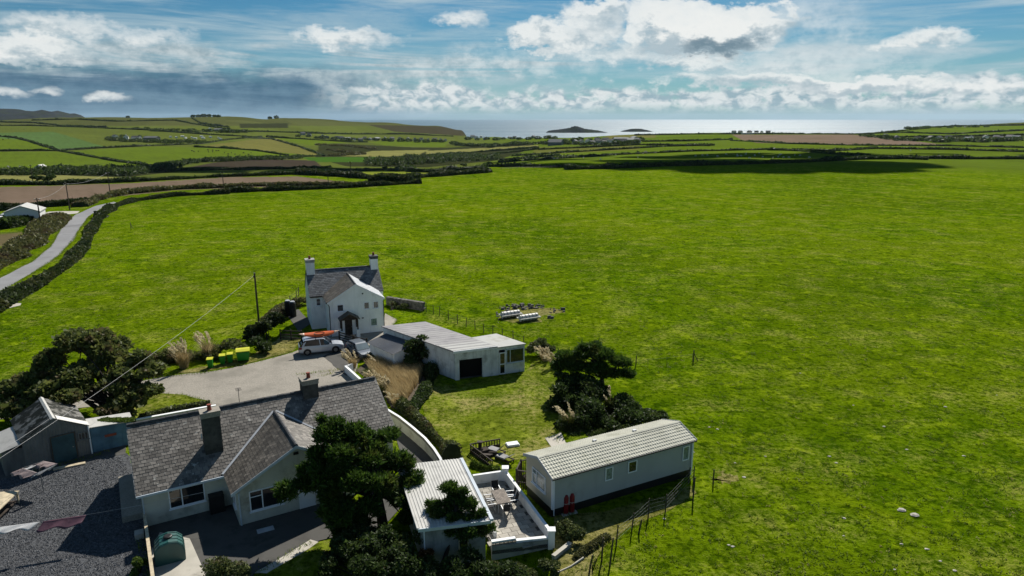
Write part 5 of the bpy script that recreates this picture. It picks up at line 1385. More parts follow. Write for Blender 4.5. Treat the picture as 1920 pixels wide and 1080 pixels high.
def hedge(label, pts, width, hgt, N, size, mat, name='hedge', group=None, cat='hedge', step=1.2, seed=1, core=True, zof=None):
    """hedge along world points: lumpy dark core and a skin of leaf faces"""
    r = np.random.default_rng(seed)
    P = [V((p[0], p[1], (p[2] if len(p) > 2 else hz(p[0], p[1])))) for p in pts]
    L = [0.0]
    for a, b in zip(P, P[1:]): L.append(L[-1] + (b - a).length)
    n = max(3, int(L[-1] / step) + 1)
    s = np.linspace(0, L[-1], n)
    C = np.stack([np.interp(s, L, [p[k] for p in P]) for k in range(3)], 1)
    if len(pts[0]) < 3: C[:, 2] = height(C[:, 0], C[:, 1])
    Tn = np.gradient(C, axis=0); Tn[:, 2] = 0; Tn /= np.linalg.norm(Tn, axis=1, keepdims=True) + 1e-9
    Sd = np.stack([-Tn[:, 1], Tn[:, 0], 0 * s], 1)
    lump = 1 + 0.28 * np.interp(s, np.linspace(0, L[-1], max(3, n // 3)), r.standard_normal(max(3, n // 3))).clip(-1.6, 1.6)
    prof_ = np.array([(-0.5, -0.1), (-0.52, 0.35), (-0.40, 0.75), (-0.12, 0.97), (0.2, 0.95), (0.44, 0.7), (0.5, 0.3), (0.48, -0.1)])
    k = 0.90 if N else 1.0
    rings = C[:, None] + Sd[:, None] * (prof_[None, :, 0:1] * width * k * lump[:, None, None]) + np.array([0, 0, 1.0]) * (prof_[None, :, 1:2] * hgt * k * lump[:, None, None])
    rings += r.standard_normal(rings.shape) * min(width, hgt) * 0.06
    m = 8
    rr_ = rings.reshape(-1, 3)
    a = np.arange(n - 1)[:, None] * m; b = np.arange(m)[None]; b2 = (b + 1) % m
    f = np.stack([a + b, a + b2, a + m + b2, a + m + b], -1).reshape(-1, 4)
    caps = np.array([[0, 1, 2, 3], [0, 3, 4, 7], [4, 5, 6, 7]]); f = np.concatenate([f, caps, caps + (n - 1) * m])
    o3 = rr_.mean(0); o3[2] = C[:, 2].min()
    t = thing(name, label, cat, tuple(o3), 0, group)
    npmesh('core', rr_ - o3, f, 'hedge_core', t)
    if N:
        i = r.uniform(0, n - 1.001, N); i0 = i.astype(int); w_ = (i - i0)[:, None]
        c = C[i0] * (1 - w_) + C[i0 + 1] * w_; sd = Sd[i0]; lp = lump[i0] * (1 - w_[:, 0]) + lump[i0 + 1] * w_[:, 0]
        an = r.uniform(-0.15, math.pi + 0.15, N); q = r.uniform(0.86, 1.08, N) * lp
        off = sd * (np.cos(an) * width * 0.5 * q)[:, None]; up = (np.sin(an).clip(0.02) ** 0.7 * hgt * q)
        pos = c + off; pos[:, 2] += up
        ax = sd * np.cos(an)[:, None] + np.array([0, 0, 1.0]) * np.sin(an)[:, None] * 0.8
        quad_cloud('foliage', pos - o3, r.uniform(0.6, 1.3, N) * size, mat, t, asp=1.5, axis=ax * 0.7)
    return t

hedge('shrubby hedge along the outer side of the white block wall', gp([(752, 765), (775, 785), (805, 815), (835, 842), (848, 862)]), 1.1, 1.0, 5200, 0.10, 'shrub_leaf', seed=2, step=0.7)
hedge('dark leafy border hedge beside the golden grass bed', gp([(808, 700), (806, 720), (795, 740), (780, 762), (768, 778)]), 1.2, 0.9, 4200, 0.11, 'dark_leaf', seed=3, step=0.7)
hedge('dark planting below the white house garden wall', gp([(690, 672), (712, 676), (740, 680), (770, 688)]), 1.2, 0.9, 3000, 0.12, 'dark_leaf', seed=4, step=0.7)
hedge('row of green border plants beside the timber enclosure', gp([(885, 872), (905, 880), (935, 886)]), 0.7, 0.45, 1600, 0.10, 'bright_leaf', seed=5, step=0.5)
hedge('scrub along the field fence left of the white house', gp([(500, 612), (520, 596), (540, 580), (560, 566)]), 1.5, 0.9, 2600, 0.14, 'rough_leaf', seed=6)
hedge('low hedge behind the bungalow along the grass wedge', gp([(262, 792), (320, 778), (395, 764)]), 0.7, 0.7, 1800, 0.10, 'shrub_leaf', seed=7, step=0.6)
hedge('brambles on the bank by the leaning fence posts', gp([(1065, 1062), (1090, 1040), (1120, 1020), (1140, 1008)]), 0.9, 0.5, 2200, 0.08, 'rough_leaf', seed=8, step=0.5)

# golden ornamental grass bed
def golden_bed():
    poly = gp([(690, 690), (712, 680), (780, 682), (796, 700), (782, 725), (762, 752), (735, 758), (712, 725)])
    xs = [p[0] for p in poly]; ys = [p[1] for p in poly]; N = 16000
    x = rng.uniform(min(xs), max(xs), N); y = rng.uniform(min(ys), max(ys), N); m = inside(x, y, poly); x, y = x[m], y[m]
    o = blades('ornamental_grass', np.column_stack([x, y]), 0.05, len(x), 1.0, 'golden_blade', None, (-0.30, -0.05), 0.016, 0.45)
    tag(o, 'golden ornamental grass waving in the bed beside the bungalow', 'grass', kind='stuff')
golden_bed()
for lab, px, py, r_, h_, pl, bl in (
    ('pampas grass drooping pale plumes over the lower golden bed', 722, 738, 0.9, 1.3, 34, 'green_blade'),
    ('pampas grass with plumes nearest the bungalow ridge end', 705, 722, 0.7, 1.2, 22, 'green_blade'),
    ('rounded green-gold grass clump below the golden bed', 745, 762, 0.8, 1.2, 4, 'golden_blade'),
    ('pampas grass with pale plumes in front of the parked hatchback', 662, 690, 0.5, 1.5, 16, 'golden_blade'),
    ('spiky green grass clump beside the low white wall', 690, 706, 0.7, 1.1, 0, 'green_blade'),
    ('spiky dark grass clump beside the low shed wall', 712, 690, 0.7, 1.2, 2, 'green_blade'),
    ('tall pampas grass with cream plumes behind the wheelie bins', 345, 690, 0.8, 2.6, 26, 'golden_blade'),
    ('second tall pampas grass nearer the large yellow-lidded bin', 392, 672, 0.8, 2.5, 26, 'golden_blade'),
    ('pampas grass against the annexe side of the thicket', 1022, 676, 0.7, 1.2, 20, 'golden_blade'),
    ('pampas grass below the windswept pine crown', 1040, 690, 0.7, 1.2, 18, 'golden_blade'),
    ('pampas grass with white plumes at the lawn edge by the caravan', 1066, 800, 0.8, 1.5, 16, 'green_blade'),
    ('single plumed grass clump inside the dark thicket', 1140, 770, 0.5, 1.9, 5, 'green_blade')):
    p = on_px(px, py); pampas(lab, p[0], p[1], r_, h_, pl, p[2], (-0.30, -0.12), bl)

# short tufts over the near field, thinning with distance, and straw flecks: uncountable masses
def field_tufts():
    for name, mat, N, h, k, lab in (('field_tufts', 'turf_blade', 30000, 0.10, 6, 'short green grass tufts over the near part of the big field'), ('straw_tufts', 'straw_blade', 4200, 0.09, 5, 'dry straw-coloured grass flecks over the near part of the big field')):
        Y = 24 + 150 * rng.random(N) ** 1.7; X = rng.uniform(-0.85, 0.85, N) * Y
        px, py = project(X, Y, 0 * X)
        m = inside(px, py, [(1330, 1200), (1100, 1120), (1120, 1060), (1200, 985), (1320, 930), (1320, 800), (1250, 720), (1130, 640), (1010, 640), (980, 620), (880, 590), (720, 560), (700, 520), (480, 560), (330, 640), (100, 630), (0, 700), (-200, 700), (-200, 640), (0, 590), (170, 480), (220, 400), (2100, 400), (2100, 1200)])
        cl_ = np.sin(X * 0.9 + 2.1 * np.sin(Y * 0.31)) * np.sin(Y * 0.7 + 1.7 * np.sin(X * 0.43)) + 0.8 * rng.standard_normal(len(X))
        m &= cl_ > 0.1
        X, Y = X[m], Y[m]; n = len(X)
        xy = np.column_stack([np.repeat(X, k), np.repeat(Y, k)]) + rng.standard_normal((n * k, 2)) * 0.11
        tag(blades(name, xy, -0.01, n * k, h, mat, None, (-0.3, 0.1), 0.035, 1.8), lab, 'grass', kind='stuff')
field_tufts()
def edge_weeds():
    lines = [[(320, 706), (390, 699), (470, 682), (545, 662), (570, 645)], [(300, 739), (345, 742), (396, 757)], [(110, 742), (230, 722), (320, 704)], [(590, 1016), (540, 1042), (480, 1078)], [(668, 690), (668, 716), (640, 745)], [(560, 703), (600, 698), (640, 694)], [(600, 707), (625, 700)], [(1040, 970), (1130, 960), (1250, 932), (1298, 914)],
             [(1060, 1080), (1105, 1065), (1135, 1025), (1185, 992), (1245, 965)], [(800, 664), (830, 722), (860, 724), (985, 698)], [(730, 588), (745, 600), (735, 614)], [(60, 886), (150, 864), (205, 848)], [(262, 1010), (285, 1090)], [(1025, 822), (1052, 812)], [(884, 868), (940, 890)], [(1040, 940), (1080, 975)],
             [(0, 548), (60, 514), (110, 480), (136, 452), (152, 427), (168, 406)], [(0, 520), (60, 491), (95, 462), (113, 430), (140, 402)], [(1000, 700), (1050, 740), (1045, 830)]]
    P_ = []
    for l in lines:
        w = gp(l)
        for a, b in zip(w, w[1:]):
            n = int(math.dist(a, b) * 26); t_ = rng.random(n)[:, None]
            P_.append(np.array(a)[None] * (1 - t_) + np.array(b)[None] * t_ + rng.standard_normal((n, 2)) * 0.16)
    P_ = np.concatenate(P_)
    tag(blades('edge_weeds', P_, 0.02, len(P_), 0.2, 'turf_blade', None, (-0.2, 0), 0.018, 1.0), 'ragged weeds and grass growing along the yard and lawn edges', 'grass', kind='stuff')
edge_weeds()
def field_stones():
    spots = [(1690, 957), (1715, 966), (1378, 868), (1366, 1022), (1374, 1025), (1395, 895), (1582, 972), (1582, 1005), (1690, 1020), (1738, 1030), (1763, 1052), (1677, 1068), (1790, 1070), (1700, 843), (1772, 763), (1869, 741), (1345, 805), (1330, 801), (1555, 856), (1435, 856), (1568, 868), (1658, 800), (1246, 973), (1300, 848), (1807, 855), (1600, 760), (1500, 700)]
    for k, (px, py) in enumerate(spots):
        x, y = G(px, py); s = 0.24 if k in (0, 1) else rnd.uniform(0.06, 0.12)
        b = MB(); ring = []
        for zz, q in ((-0.05, 0.8), (0.12, 1.0), (0.3, 0.55)):
            ring.append([(math.cos(a) * s * q * rnd.uniform(0.75, 1.2) * 1.4, math.sin(a) * s * q * rnd.uniform(0.75, 1.2), zz * s * 1.6) for a in np.linspace(0, 6.283, 8)[:-1]])
        o = b.loft(ring).build('field_stone', 'pale_stone'); o.location = (x, y, 0)
        tag(o, 'pale boulder, the largest lying in the near field' if k == 0 else ('pale boulder touching the largest field boulder' if k == 1 else 'small pale stone lying loose in the big green field'), 'stone', None if k < 2 else 'pale stones scattered in the field')
field_stones()

# ------------------------------------------------------------------ garden walls
def block_wall():
    P = [V((*G(*p, 1.15), 0)) for p in ((722, 766), (748, 782), (772, 801), (795, 820), (812, 838), (824, 852), (829, 864))]
    H = [1.15, 1.15, 1.15, 1.1, 1.0, 0.8, 0.55]
    t = thing('block_wall', 'curving white block wall with pierced top course beside the bungalow path', 'wall', P[0])
    b = MB(); c = MB(); h = MB()
    for i in range(len(P) - 1):
        d = (P[i + 1] - P[i]); n = V((-d.y, d.x, 0)).normalized() * 0.16; o = P[i] - P[0]
        b.ext([o, o + d, o + d + V((0, 0, H[i + 1] - 0.3)), o + V((0, 0, H[i] - 0.3))], n)
        c.ext([o - n * 0.1 + V((0, 0, H[i] - 0.05)), o + d - n * 0.1 + V((0, 0, H[i + 1] - 0.05)), o + d - n * 0.1 + V((0, 0, H[i + 1])), o - n * 0.1 + V((0, 0, H[i]))], n * 1.2)
        if i < 5:
            m = int(d.length / 0.3)
            for k in range(m):
                u0 = d * (k / m); u = d / m
                z0 = H[i] + (H[i + 1] - H[i]) * k / m
                for (a_, e_, za, zb) in ((0, 0.14, -0.298, -0.052), (0.86, 1, -0.298, -0.052), (0.14, 0.86, -0.298, -0.26), (0.14, 0.86, -0.09, -0.052), (0.42, 0.58, -0.26, -0.09)):
                    h.ob(o + u0 + u * a_ + V((0, 0, z0 + za)) + n * 0.1, u * (e_ - a_), n * 0.8, V((0, 0, zb - za)))
    b.build('wall', 'render_cream', t); c.build('coping', 'render_white', t); tag(h.build('pierced_blocks', 'concrete', t), kind='stuff')
block_wall()
def plain_wall(name, label, a, b, z0, z1, th, mat, cop=None, cat='wall'):
    a, b = V((*a, 0)), V((*b, 0)); d = b - a; n = V((-d.y, d.x, 0)).normalized() * th
    t = thing(name, label, cat, a)
    MB().ob(V((0, 0, z0)), d, n, V((0, 0, z1 - z0))).build('wall', mat, t)
    if cop: MB().ob(V((0, 0, z1 + 0.002)) - n * 0.15, d, n * 1.3, V((0, 0, 0.06))).build('coping', cop, t)
    return t
plain_wall('garden_wall', 'low white wall at the yard edge near the parked hatchback', G(646, 687, 0.7), G(674, 712, 0.7), -0.1, 0.7, 0.18, 'render_white', 'render_white')
plain_wall('garden_wall', 'short white wall end meeting the yard beside the pampas grass', G(647, 687, 0.7), G(662, 682.5, 0.7), -0.1, 0.66, 0.15, 'render_white', 'render_white')
plain_wall('garden_wall', 'thin white-topped wall behind the bungalow along the grass wedge', G(255, 787, 0.7), G(405, 760, 0.7), -0.1, 0.65, 0.2, 'concrete_pale', 'render_white')
plain_wall('boundary_wall', 'narrow pale wall between the oil tank terrace and gravel yard', G(268, 962, 1.0), G(286, 1100, 1.0), -0.1, 0.95, 0.14, 'concrete_dark', 'pale_wood')
plain_wall('garden_wall', 'broken grey wall stub beside the patio corner', G(1040, 1040, 0.4), G(1072, 1015, 0.4), -1.0, 0.25, 0.2, 'render_grey', 'concrete_pale')
plain_wall('garden_wall', 'short white wall below the low dark-roofed shed', G(716, 674, 0.5), G(735, 670.5, 0.5), -0.1, 0.5, 0.15, 'render_white', 'render_white')
o = MB().tube([(0, 0, 0), (0.9, 0.55, 0.05), (1.7, 1.3, 0.1)], 0.06, 6).build('pale_pipe', 'pale_stone'); o.location = (*G(1042, 1075), 0.0)
tag(o, 'pale length of pipe lying on the bank by the brambles', 'pipe')

def stone_wall():
    a, b = V((*G(724, 572), 0)), V((*G(792, 583), 0)); d = b - a; L = d.length; u = d.normalized(); n = V((-u.y, u.x, 0))
    t = thing('stone_wall', 'dark dry stone wall to the right of the white house', 'wall', a)
    MB().ob(V((0, 0, -0.1)) + n * 0.06, d, n * 0.38, V((0, 0, 1.0))).build('wall_core', 'soil', t)
    b_ = MB(); z = 0.0
    while z < 1.1:
        x = 0.0; hh = rnd.uniform(0.14, 0.22)
        while x < L:
            w = rnd.uniform(0.2, 0.45)
            b_.ob(u * x + n * rnd.uniform(0, 0.05) + V((0, 0, z)), u * (w - 0.02), n * (0.5 + rnd.uniform(-0.04, 0.04)), V((0, 0, hh - 0.015))); x += w
        z += hh
    tag(b_.build('stones', 'stone', t), kind='stuff')
stone_wall()

# ------------------------------------------------------------------ fences
def wire_fence(label, pts, hgt, wires=(0.3, 0.6, 0.9), r=0.05, leans=None, name='wire_fence', heights=None, wmat='wire_dark', wr=0.008):
    P = [V((*G(*p), 0)) for p in pts]
    for p in P: p.z = hz(p.x, p.y)
    t = thing(name, label, 'fence', P[0])
    tops = []
    for i, p in enumerate(P):
        h = heights[i] if heights else hgt * rnd.uniform(0.9, 1.08)
        ln = leans[i] if leans else (rnd.uniform(-.05, .05), rnd.uniform(-.05, .05))
        q = p - P[0]; tp = q + V((ln[0] * h, ln[1] * h, h)); tops.append((q, tp))
        MB().tube([q - V((0, 0, 0.2)), q.lerp(tp, 0.5) + V((rnd.uniform(-.01, .01), 0, 0)), tp], [r, r * 0.95, r * 0.8], 6).build('post', 'post_wood', t)
    for w in wires:
        b = MB()
        for (q0, t0), (q1, t1) in zip(tops, tops[1:]): b.tube([q0.lerp(t0, w), q1.lerp(t1, w)], wr, 3, False)
        b.build('wire', wmat, t)
    return t
wire_fence('post and wire fence between the garage and the big field', [(799, 585), (813, 589), (824, 592), (841, 600), (858, 607), (874, 613), (891, 618), (907, 624), (924, 629), (942, 634), (962, 640), (982, 648)], 1.25)
wire_fence('post and wire fence running up to the field left of the white house', [(513, 606), (521, 597), (530, 590), (538, 581), (545, 572), (556, 562), (560, 555)], 1.3, r=0.06)
wire_fence('leaning weathered post fence below the caravan', [(1300, 905), (1247, 962), (1215, 972), (1184, 996), (1155, 1024)], 1.35, (0.3, 0.5, 0.7, 0.88), 0.045,
           [(0, 0), (0.03, 0), (0.02, 0.02), (0.08, 0.0), (0.06, 0.03)], wmat='wire', wr=0.005)
for lab, pts, h, ln in (('short leaning post in the grass below the caravan fence', [(1197, 1000)], 0.95, (0.18, 0)), ('lone upright post beside the muddy patch at the caravan end', [(1337, 907)], 1.1, (0, 0)),
        ('front post of the leaning cluster above the brambles', [(1143, 1062)], 1.85, (0.08, 0)), ('thick broken post in the brambles cluster', [(1128, 1050)], 1.5, (0.04, 0)),
        ('dark post rising from the brambles nearest the patio wall', [(1102, 1075)], 1.7, (0.14, 0)), ('tall post of the pair at the caravan end', [(1299, 938)], 1.7, (0.03, 0)), ('outer post of the pair at the caravan end', [(1291, 905)], 1.2, (0.05, 0)),
        ('post standing alone in the field above the thicket', [(1192, 686)], 1.15, (0.03, 0))):
    p = on_px(*pts[0])
    o = MB().tube([(0, 0, -0.2), (ln[0] * h * 0.5, 0, h * 0.5), (ln[0] * h, ln[1] * h, h)], [0.055, 0.05, 0.045], 6).build('fence_post', 'post_wood'); o.location = p
    tag(o, lab, 'post')
def braced_post(label, px, py, h):
    p = on_px(px, py); t = thing('braced_post', label, 'post', p)
    MB().tube([(0, 0, -0.2), (0, 0, h)], [0.07, 0.06], 6).build('post', 'post_wood', t)
    MB().tube([(0.55, 0.1, -0.05), (0.04, 0, h * 0.7)], [0.045, 0.045], 5).build('brace', 'post_wood', t)
braced_post('braced strainer post standing alone in the middle of the field', 1300, 678, 1.25)
braced_post('braced post in the field near the lane hedge', 246, 430, 1.6)
wire_fence('single wire line fence crossing the field below the pine', [(1192, 690), (1215, 687), (1250, 684), (1298, 679)], 0.9, (0.9,), 0.02)

def rail_fence(name, label, a, b, n, rails, h, z=0):
    a, b = V((*a, 0)), V((*b, 0)); d = b - a; u = d.normalized(); nn = V((-u.y, u.x, 0))
    t = thing(name, label, 'gate' if 'gate' in name else 'fence', a)
    for k in range(n + 1): MB().ob(d * (k / n) - u * 0.06, u * 0.12, nn * 0.12, V((0, 0, h * 1.08))).build('post', 'dark_wood', t)
    for r in range(rails): MB().ob(V((0, 0, h * (0.22 + 0.75 * r / max(1, rails - 1)) - 0.05)) - nn * 0.045, d, nn * 0.04, V((0, 0, 0.11))).build('rail', 'dark_wood', t)
    return t
rail_fence('rail_fence', 'dark wooden rail fence in front of the white house lawn', G(526, 637), G(566, 639), 2, 3, 1.15)
rail_fence('rail_fence', 'dark rail fence from the porch to the low shed', G(636, 640), G(662, 648), 1, 4, 1.15)
rail_fence('timber_gate', 'weathered timber field gate behind the parked hatchback', G(664, 650), G(688, 655), 1, 5, 1.2)

def balustrade():
    t = thing('deck_railing', 'black timber deck railing behind the caravan', 'railing', (*G(963, 882, 0.4), 0))
    o = V((*G(963, 882, 0.4), 0)); pts = [V((*G(980, 895, 0.4), 0)), o, V((*G(968, 868, 0.4), 0)), V((*G(1066, 838, 0.4), 0))]
    pts = [V((1.55, 43.0, 0)), V((0.35, 43.35, 0)), V((0.65, 44.6, 0)), V((4.6, 46.6, 0))]
    for a, b in zip(pts, pts[1:]):
        d = b - a; u = d.normalized(); nn = V((-u.y, u.x, 0))
        A = a - o
        MB().ob(A + V((0, 0, 1.45)), d, nn * 0.09, V((0, 0, 0.05))).build('handrail', 'dark_wood', t)
        MB().ob(A + V((0, 0, 0.55)), d, nn * 0.05, V((0, 0, 0.07))).build('rail', 'dark_wood', t)
        k = max(1, int(d.length / 1.4))
        for i in range(k + 1): MB().ob(A + d * (i / k) - u * 0.05 - nn * 0.002, u * 0.1, nn * 0.1, V((0, 0, 1.58))).build('post', 'dark_wood', t)
        m = int(d.length / 0.13)
        for i in range(m): MB().ob(A + d * ((i + 0.5) / m) + nn * 0.012, u * 0.045, nn * 0.03, V((0, 0, 1.44))).build('baluster', 'dark_wood', t)
    dk = thing('deck', 'narrow dark timber deck strip behind the caravan', 'deck', o)
    d = pts[3] - pts[2]; u = d.normalized(); nn = V((u.y, -u.x, 0))
    for i in range(7): MB().ob(pts[2] - o + nn * (0.14 * i + 0.12) + V((0, 0, 0.40)), d, nn * 0.12, V((0, 0, 0.05))).build('plank', 'dark_wood', dk)
    MB().ob(pts[2] - o + nn * 0.15 + V((0, 0, -0.05)), d, nn * 0.8, V((0, 0, 0.44))).build('substructure', 'black_plastic', dk)
balustrade()

def enclosure():
    A, B, C = V((*G(884, 866), 0)), V((*G(882, 848), 0)), V((*G(938, 838), 0))
    t = thing('timber_enclosure', 'low dark timber enclosure with pierced panel on the garden lawn', 'enclosure', B)
    D = V((*G(924, 880), 0))
    for a, b, nm in ((B, C, 'trellis_panel'), (D, B, 'side_panel')):
        d = b - a; u = d.normalized(); nn = V((-u.y, u.x, 0)); o = a - B; m = int(d.length / 0.22); w = MB()
        w.ob(o, d, nn * 0.05, V((0, 0, 0.25))); w.ob(o + V((0, 0, 0.62)), d, nn * 0.07, V((0, 0, 0.08)))
        for i in range(m + 1): w.ob(o + d * (i / m) * 0.97 + V((0, 0, 0.252)), u * 0.07, nn * 0.04, V((0, 0, 0.366)))
        w.build(nm, 'dark_wood', t)
    p = B + (C - B) * 0.32 - B
    MB().bx(p.x - 0.1, p.y - 0.25, 0, p.x + 0.1, p.y - 0.05, 0.75).bx(p.x - 0.2, p.y - 0.32, 0.752, p.x + 0.2, p.y + 0.02, 0.84).build('lamp_post', 'dark_wood', t)
    def lounger(label, px, py, rz, tilt):
        h = thing('sun_lounger', label, 'lounger', (*G(px, py), 0.02), rz, 'grey loungers by the timber enclosure')
        MB().bx(-.7, -.33, .16, .72, -.27, .24).bx(-.7, .27, .16, .72, .33, .24).bx(-.7, -.27, .16, -.64, .27, .24).bx(.66, -.27, .16, .72, .27, .24).build('frame', 'dark_wood', h)
        for sx in (-.68, .64):
            for sy in (-.32, .26): MB().bx(sx, sy, 0, sx + .06, sy + .06, .158).build('leg', 'dark_wood', h)
        MB().loft([[(x_, -.31 * k_, .245), (x_, .31 * k_, .245), (x_, .29 * k_, .25 + t_), (x_, -.29 * k_, .25 + t_)] for x_, k_, t_ in ((-.2, .96, .06), (-.12, 1, .11), (.25, 1, .09), (.6, 1, .11), (.70, .94, .05))]).build('seat_cushion', 'tarp_grey', h)
        a = math.radians(tilt); ca, sa = math.cos(a), math.sin(a)
        MB().loft([[(-.2 - q_ * ca - n_ * sa, y_ * k_, .28 + q_ * sa + n_ * -ca * -1) for y_, n_ in ((-.31, 0), (.31, 0), (.29, .11 * k_), (-.29, .11 * k_))] for q_, k_ in ((0, .97), (.1, 1), (.55, 1), (.68, .92))]).build('backrest_cushion', 'tarp_grey', h)
    lounger('grey padded sun lounger at the open side of the timber enclosure', 946, 864, 140, 35)
    lounger('grey padded sun lounger deeper inside the timber enclosure', 930, 850, 146, 50)
    b = MB()
    for k_ in range(7): b.ob((rnd.uniform(-.6, .3), rnd.uniform(-.4, .3), rnd.uniform(0, .25)), V((rnd.uniform(.4, .9), rnd.uniform(-.4, .4), rnd.uniform(-.1, .3))), V((rnd.uniform(-.3, .3), rnd.uniform(.2, .5), 0)), V((0, .05, rnd.uniform(.06, .2))))
    o = b.build('timber_heap', 'dark_wood'); o.location = (*G(910, 858), 0.02); tag(o, 'dark jumble of timber inside the low enclosure', 'timber heap')
    o = MB().bx(-0.5, -0.33, 0, 0.5, 0.33, 0.10).bx(-0.46, -0.29, 0.102, 0.46, 0.29, 0.16).build('white_crate', 'pvc'); o.location = (*G(961, 835), 0.03); o.rotation_euler = (0, 0, 0.3)
    tag(o, 'flat white crate lying on the garden lawn', 'crate')
enclosure()

def gas_bottles():
    x, y = G(1066, 962)
    s = tag(MB().bx(-0.55, -0.3, -0.1, 0.55, 0.35, 0.07).build('slab', 'concrete_pale'), 'small concrete slab under the red gas cylinders', 'slab'); s.location = (x, y, 0); s.rotation_euler = (0, 0, 0.4)
    for k, (dx, lab) in enumerate(((-0.22, 'red gas cylinder nearer the caravan corner'), (0.22, 'red gas cylinder farther from the caravan corner'))):
        t = thing('gas_cylinder', lab, 'gas cylinder', (x + dx * 0.92, y + dx * 0.39, 0.072), 0, 'red gas cylinders')
        MB().tube([(0, 0, 0), (0, 0, 0.06), (0, 0, 1.12), (0, 0, 1.25), (0, 0, 1.32)], [0.16, 0.185, 0.185, 0.13, 0.07], 14).build('body', 'red_paint', t, True)
        MB().tube([(0, 0, 1.322), (0, 0, 1.42)], 0.04, 8).build('valve', 'steel', t)
        MB().tube([(0, 0, 1.4), (0.1, 0.05, 1.62), (0.28, 0.2, 1.55), (0.3, 0.35, 1.2)], 0.018, 5).build('hose', 'black_plastic', t)
        MB().tube([(0, 0, 0.7), (0, 0, 0.74)], 0.188, 14).build('band', 'pale_stone', t)
gas_bottles()

# ------------------------------------------------------------------ yard things
def wheelie(label, px, py, s=1.0, rz=15):
    t = thing('wheelie_bin', label, 'bin', (*G(px, py), 0.032), rz, 'green bins with yellow lids')
    b = MB().loft([[(-.2 * s, -.22 * s, .06), (.2 * s, -.22 * s, .06), (.2 * s, .24 * s, .06), (-.2 * s, .24 * s, .06)], [(-.28 * s, -.30 * s, .95 * s), (.28 * s, -.30 * s, .95 * s), (.28 * s, .36 * s, .95 * s), (-.28 * s, .36 * s, .95 * s)]]).build('body', 'bin_green', t)
    MB().ext([(-.30 * s, -.34 * s, .955 * s), (-.30 * s, -.34 * s, 1.0 * s), (-.30 * s, .1 * s, 1.08 * s), (-.30 * s, .42 * s, 1.02 * s), (-.30 * s, .42 * s, .955 * s)], (.6 * s, 0, 0)).build('lid', 'bin_yellow', t)
    for x_ in (-.26, .2): MB().ext([(x_ * s, .26 * s + .1 * math.cos(a), .11 + .1 * math.sin(a)) for a in np.linspace(0, 6.283, 11)[:-1]], (.06 * s, 0, 0)).build('wheel', 'tyre', t)
    MB().tube([(-.2 * s, .45 * s, .98 * s), (.2 * s, .45 * s, .98 * s)], .02, 5).build('handle', 'bin_green', t)
wheelie('green wheelie bin with yellow lid standing apart at the yard edge', 395, 690, 1.0)
wheelie('green wheelie bin, near one of the touching pair', 418, 683, 1.0, 18)
wheelie('green wheelie bin, far one of the touching pair beside the large bin', 432.5, 680, 1.0, 18)
def big_bin():
    t = thing('large_bin', 'large four-wheeled green bin with yellow lid', 'bin', (*G(457, 677), 0.032), 20)
    MB().loft([[(-.55, -.38, .18), (.55, -.38, .18), (.55, .38, .18), (-.55, .38, .18)], [(-.66, -.5, 1.15), (.66, -.5, 1.15), (.66, .5, 1.15), (-.66, .5, 1.15)]]).build('body', 'bin_green', t)
    MB().ext([(-.69, -.54, 1.152), (-.69, -.54, 1.22), (-.69, -.1, 1.36), (-.69, .54, 1.30), (-.69, .54, 1.152)], (1.38, 0, 0)).build('lid', 'bin_yellow', t)
    for sx in (-1, 1):
        for sy in (-1, 1): MB().ext([(sx * .48 - .03, sy * .3 + .09 * math.cos(a), .09 + .09 * math.sin(a)) for a in np.linspace(0, 6.283, 11)[:-1]], (.06, 0, 0)).bx(sx * .48 - .02, sy * .3 - .02, .17, sx * .48 + .04, sy * .3 + .02, .2).build('wheel', 'tyre', t)
    MB().bx(-.62, -.53, .98, .62, -.505, 1.06).build('rim_bar', 'bin_green', t)
big_bin()

def oil_tank():
    t = thing('oil_tank', 'dark green ribbed oil tank on the pale terrace slab', 'tank', (*G(320, 1048), 0.092), 28)
    def prof_t(k): return [(-.78 * k, 0), (-.80 * k, .55), (-.72 * k, .95 * k), (-.45 * k, 1.22 * k), (0, 1.32 * k), (.45 * k, 1.22 * k), (.72 * k, .95 * k), (.80 * k, .55), (.78 * k, 0)]
    r = []
    for y_, k in ((-.62, .96), (-.6, 1.0), (.6, 1.0), (.62, .96)): r.append([(a, y_, b) for a, b in prof_t(k)])
    MB().loft(r).build('body', 'green_tank', t)
    for y_ in (-.55, -.18, .18, .5): MB().loft([[(a * 1.025, y_, b * 1.025) for a, b in prof_t(1)], [(a * 1.025, y_ + .08, b * 1.025) for a, b in prof_t(1)]]).build('rib', 'green_tank', t)
    MB().tube([(0, .05, 1.30), (0, .05, 1.40), (0, .05, 1.43)], [.24, .24, .18], 14).build('cap', 'black_plastic', t)
oil_tank()
def house_tanks():
    for k, (px, py, lab) in enumerate(((541, 592, 'tall black fuel tank, nearer the field, beside the white house'), (550, 594, 'tall black fuel tank, nearer the white house wall'))):
        t = thing('fuel_tank', lab, 'tank', (*G(px, py), 0.045), 20, 'black tanks beside the white house')
        MB().tube([(0, 0, 0), (0, 0, 1.75), (0, 0, 1.95)], [.42, .42, .3], 12).build('body', 'black_plastic', t)
        MB().tube([(0, 0, 1.952), (0, 0, 2.05)], [.33, .28], 12).build('lid', 'lead', t)
        for z in (.5, 1.0, 1.5): MB().tube([(0, 0, z), (0, 0, z + .06)], .435, 12).build('rib', 'black_plastic', t)
house_tanks()

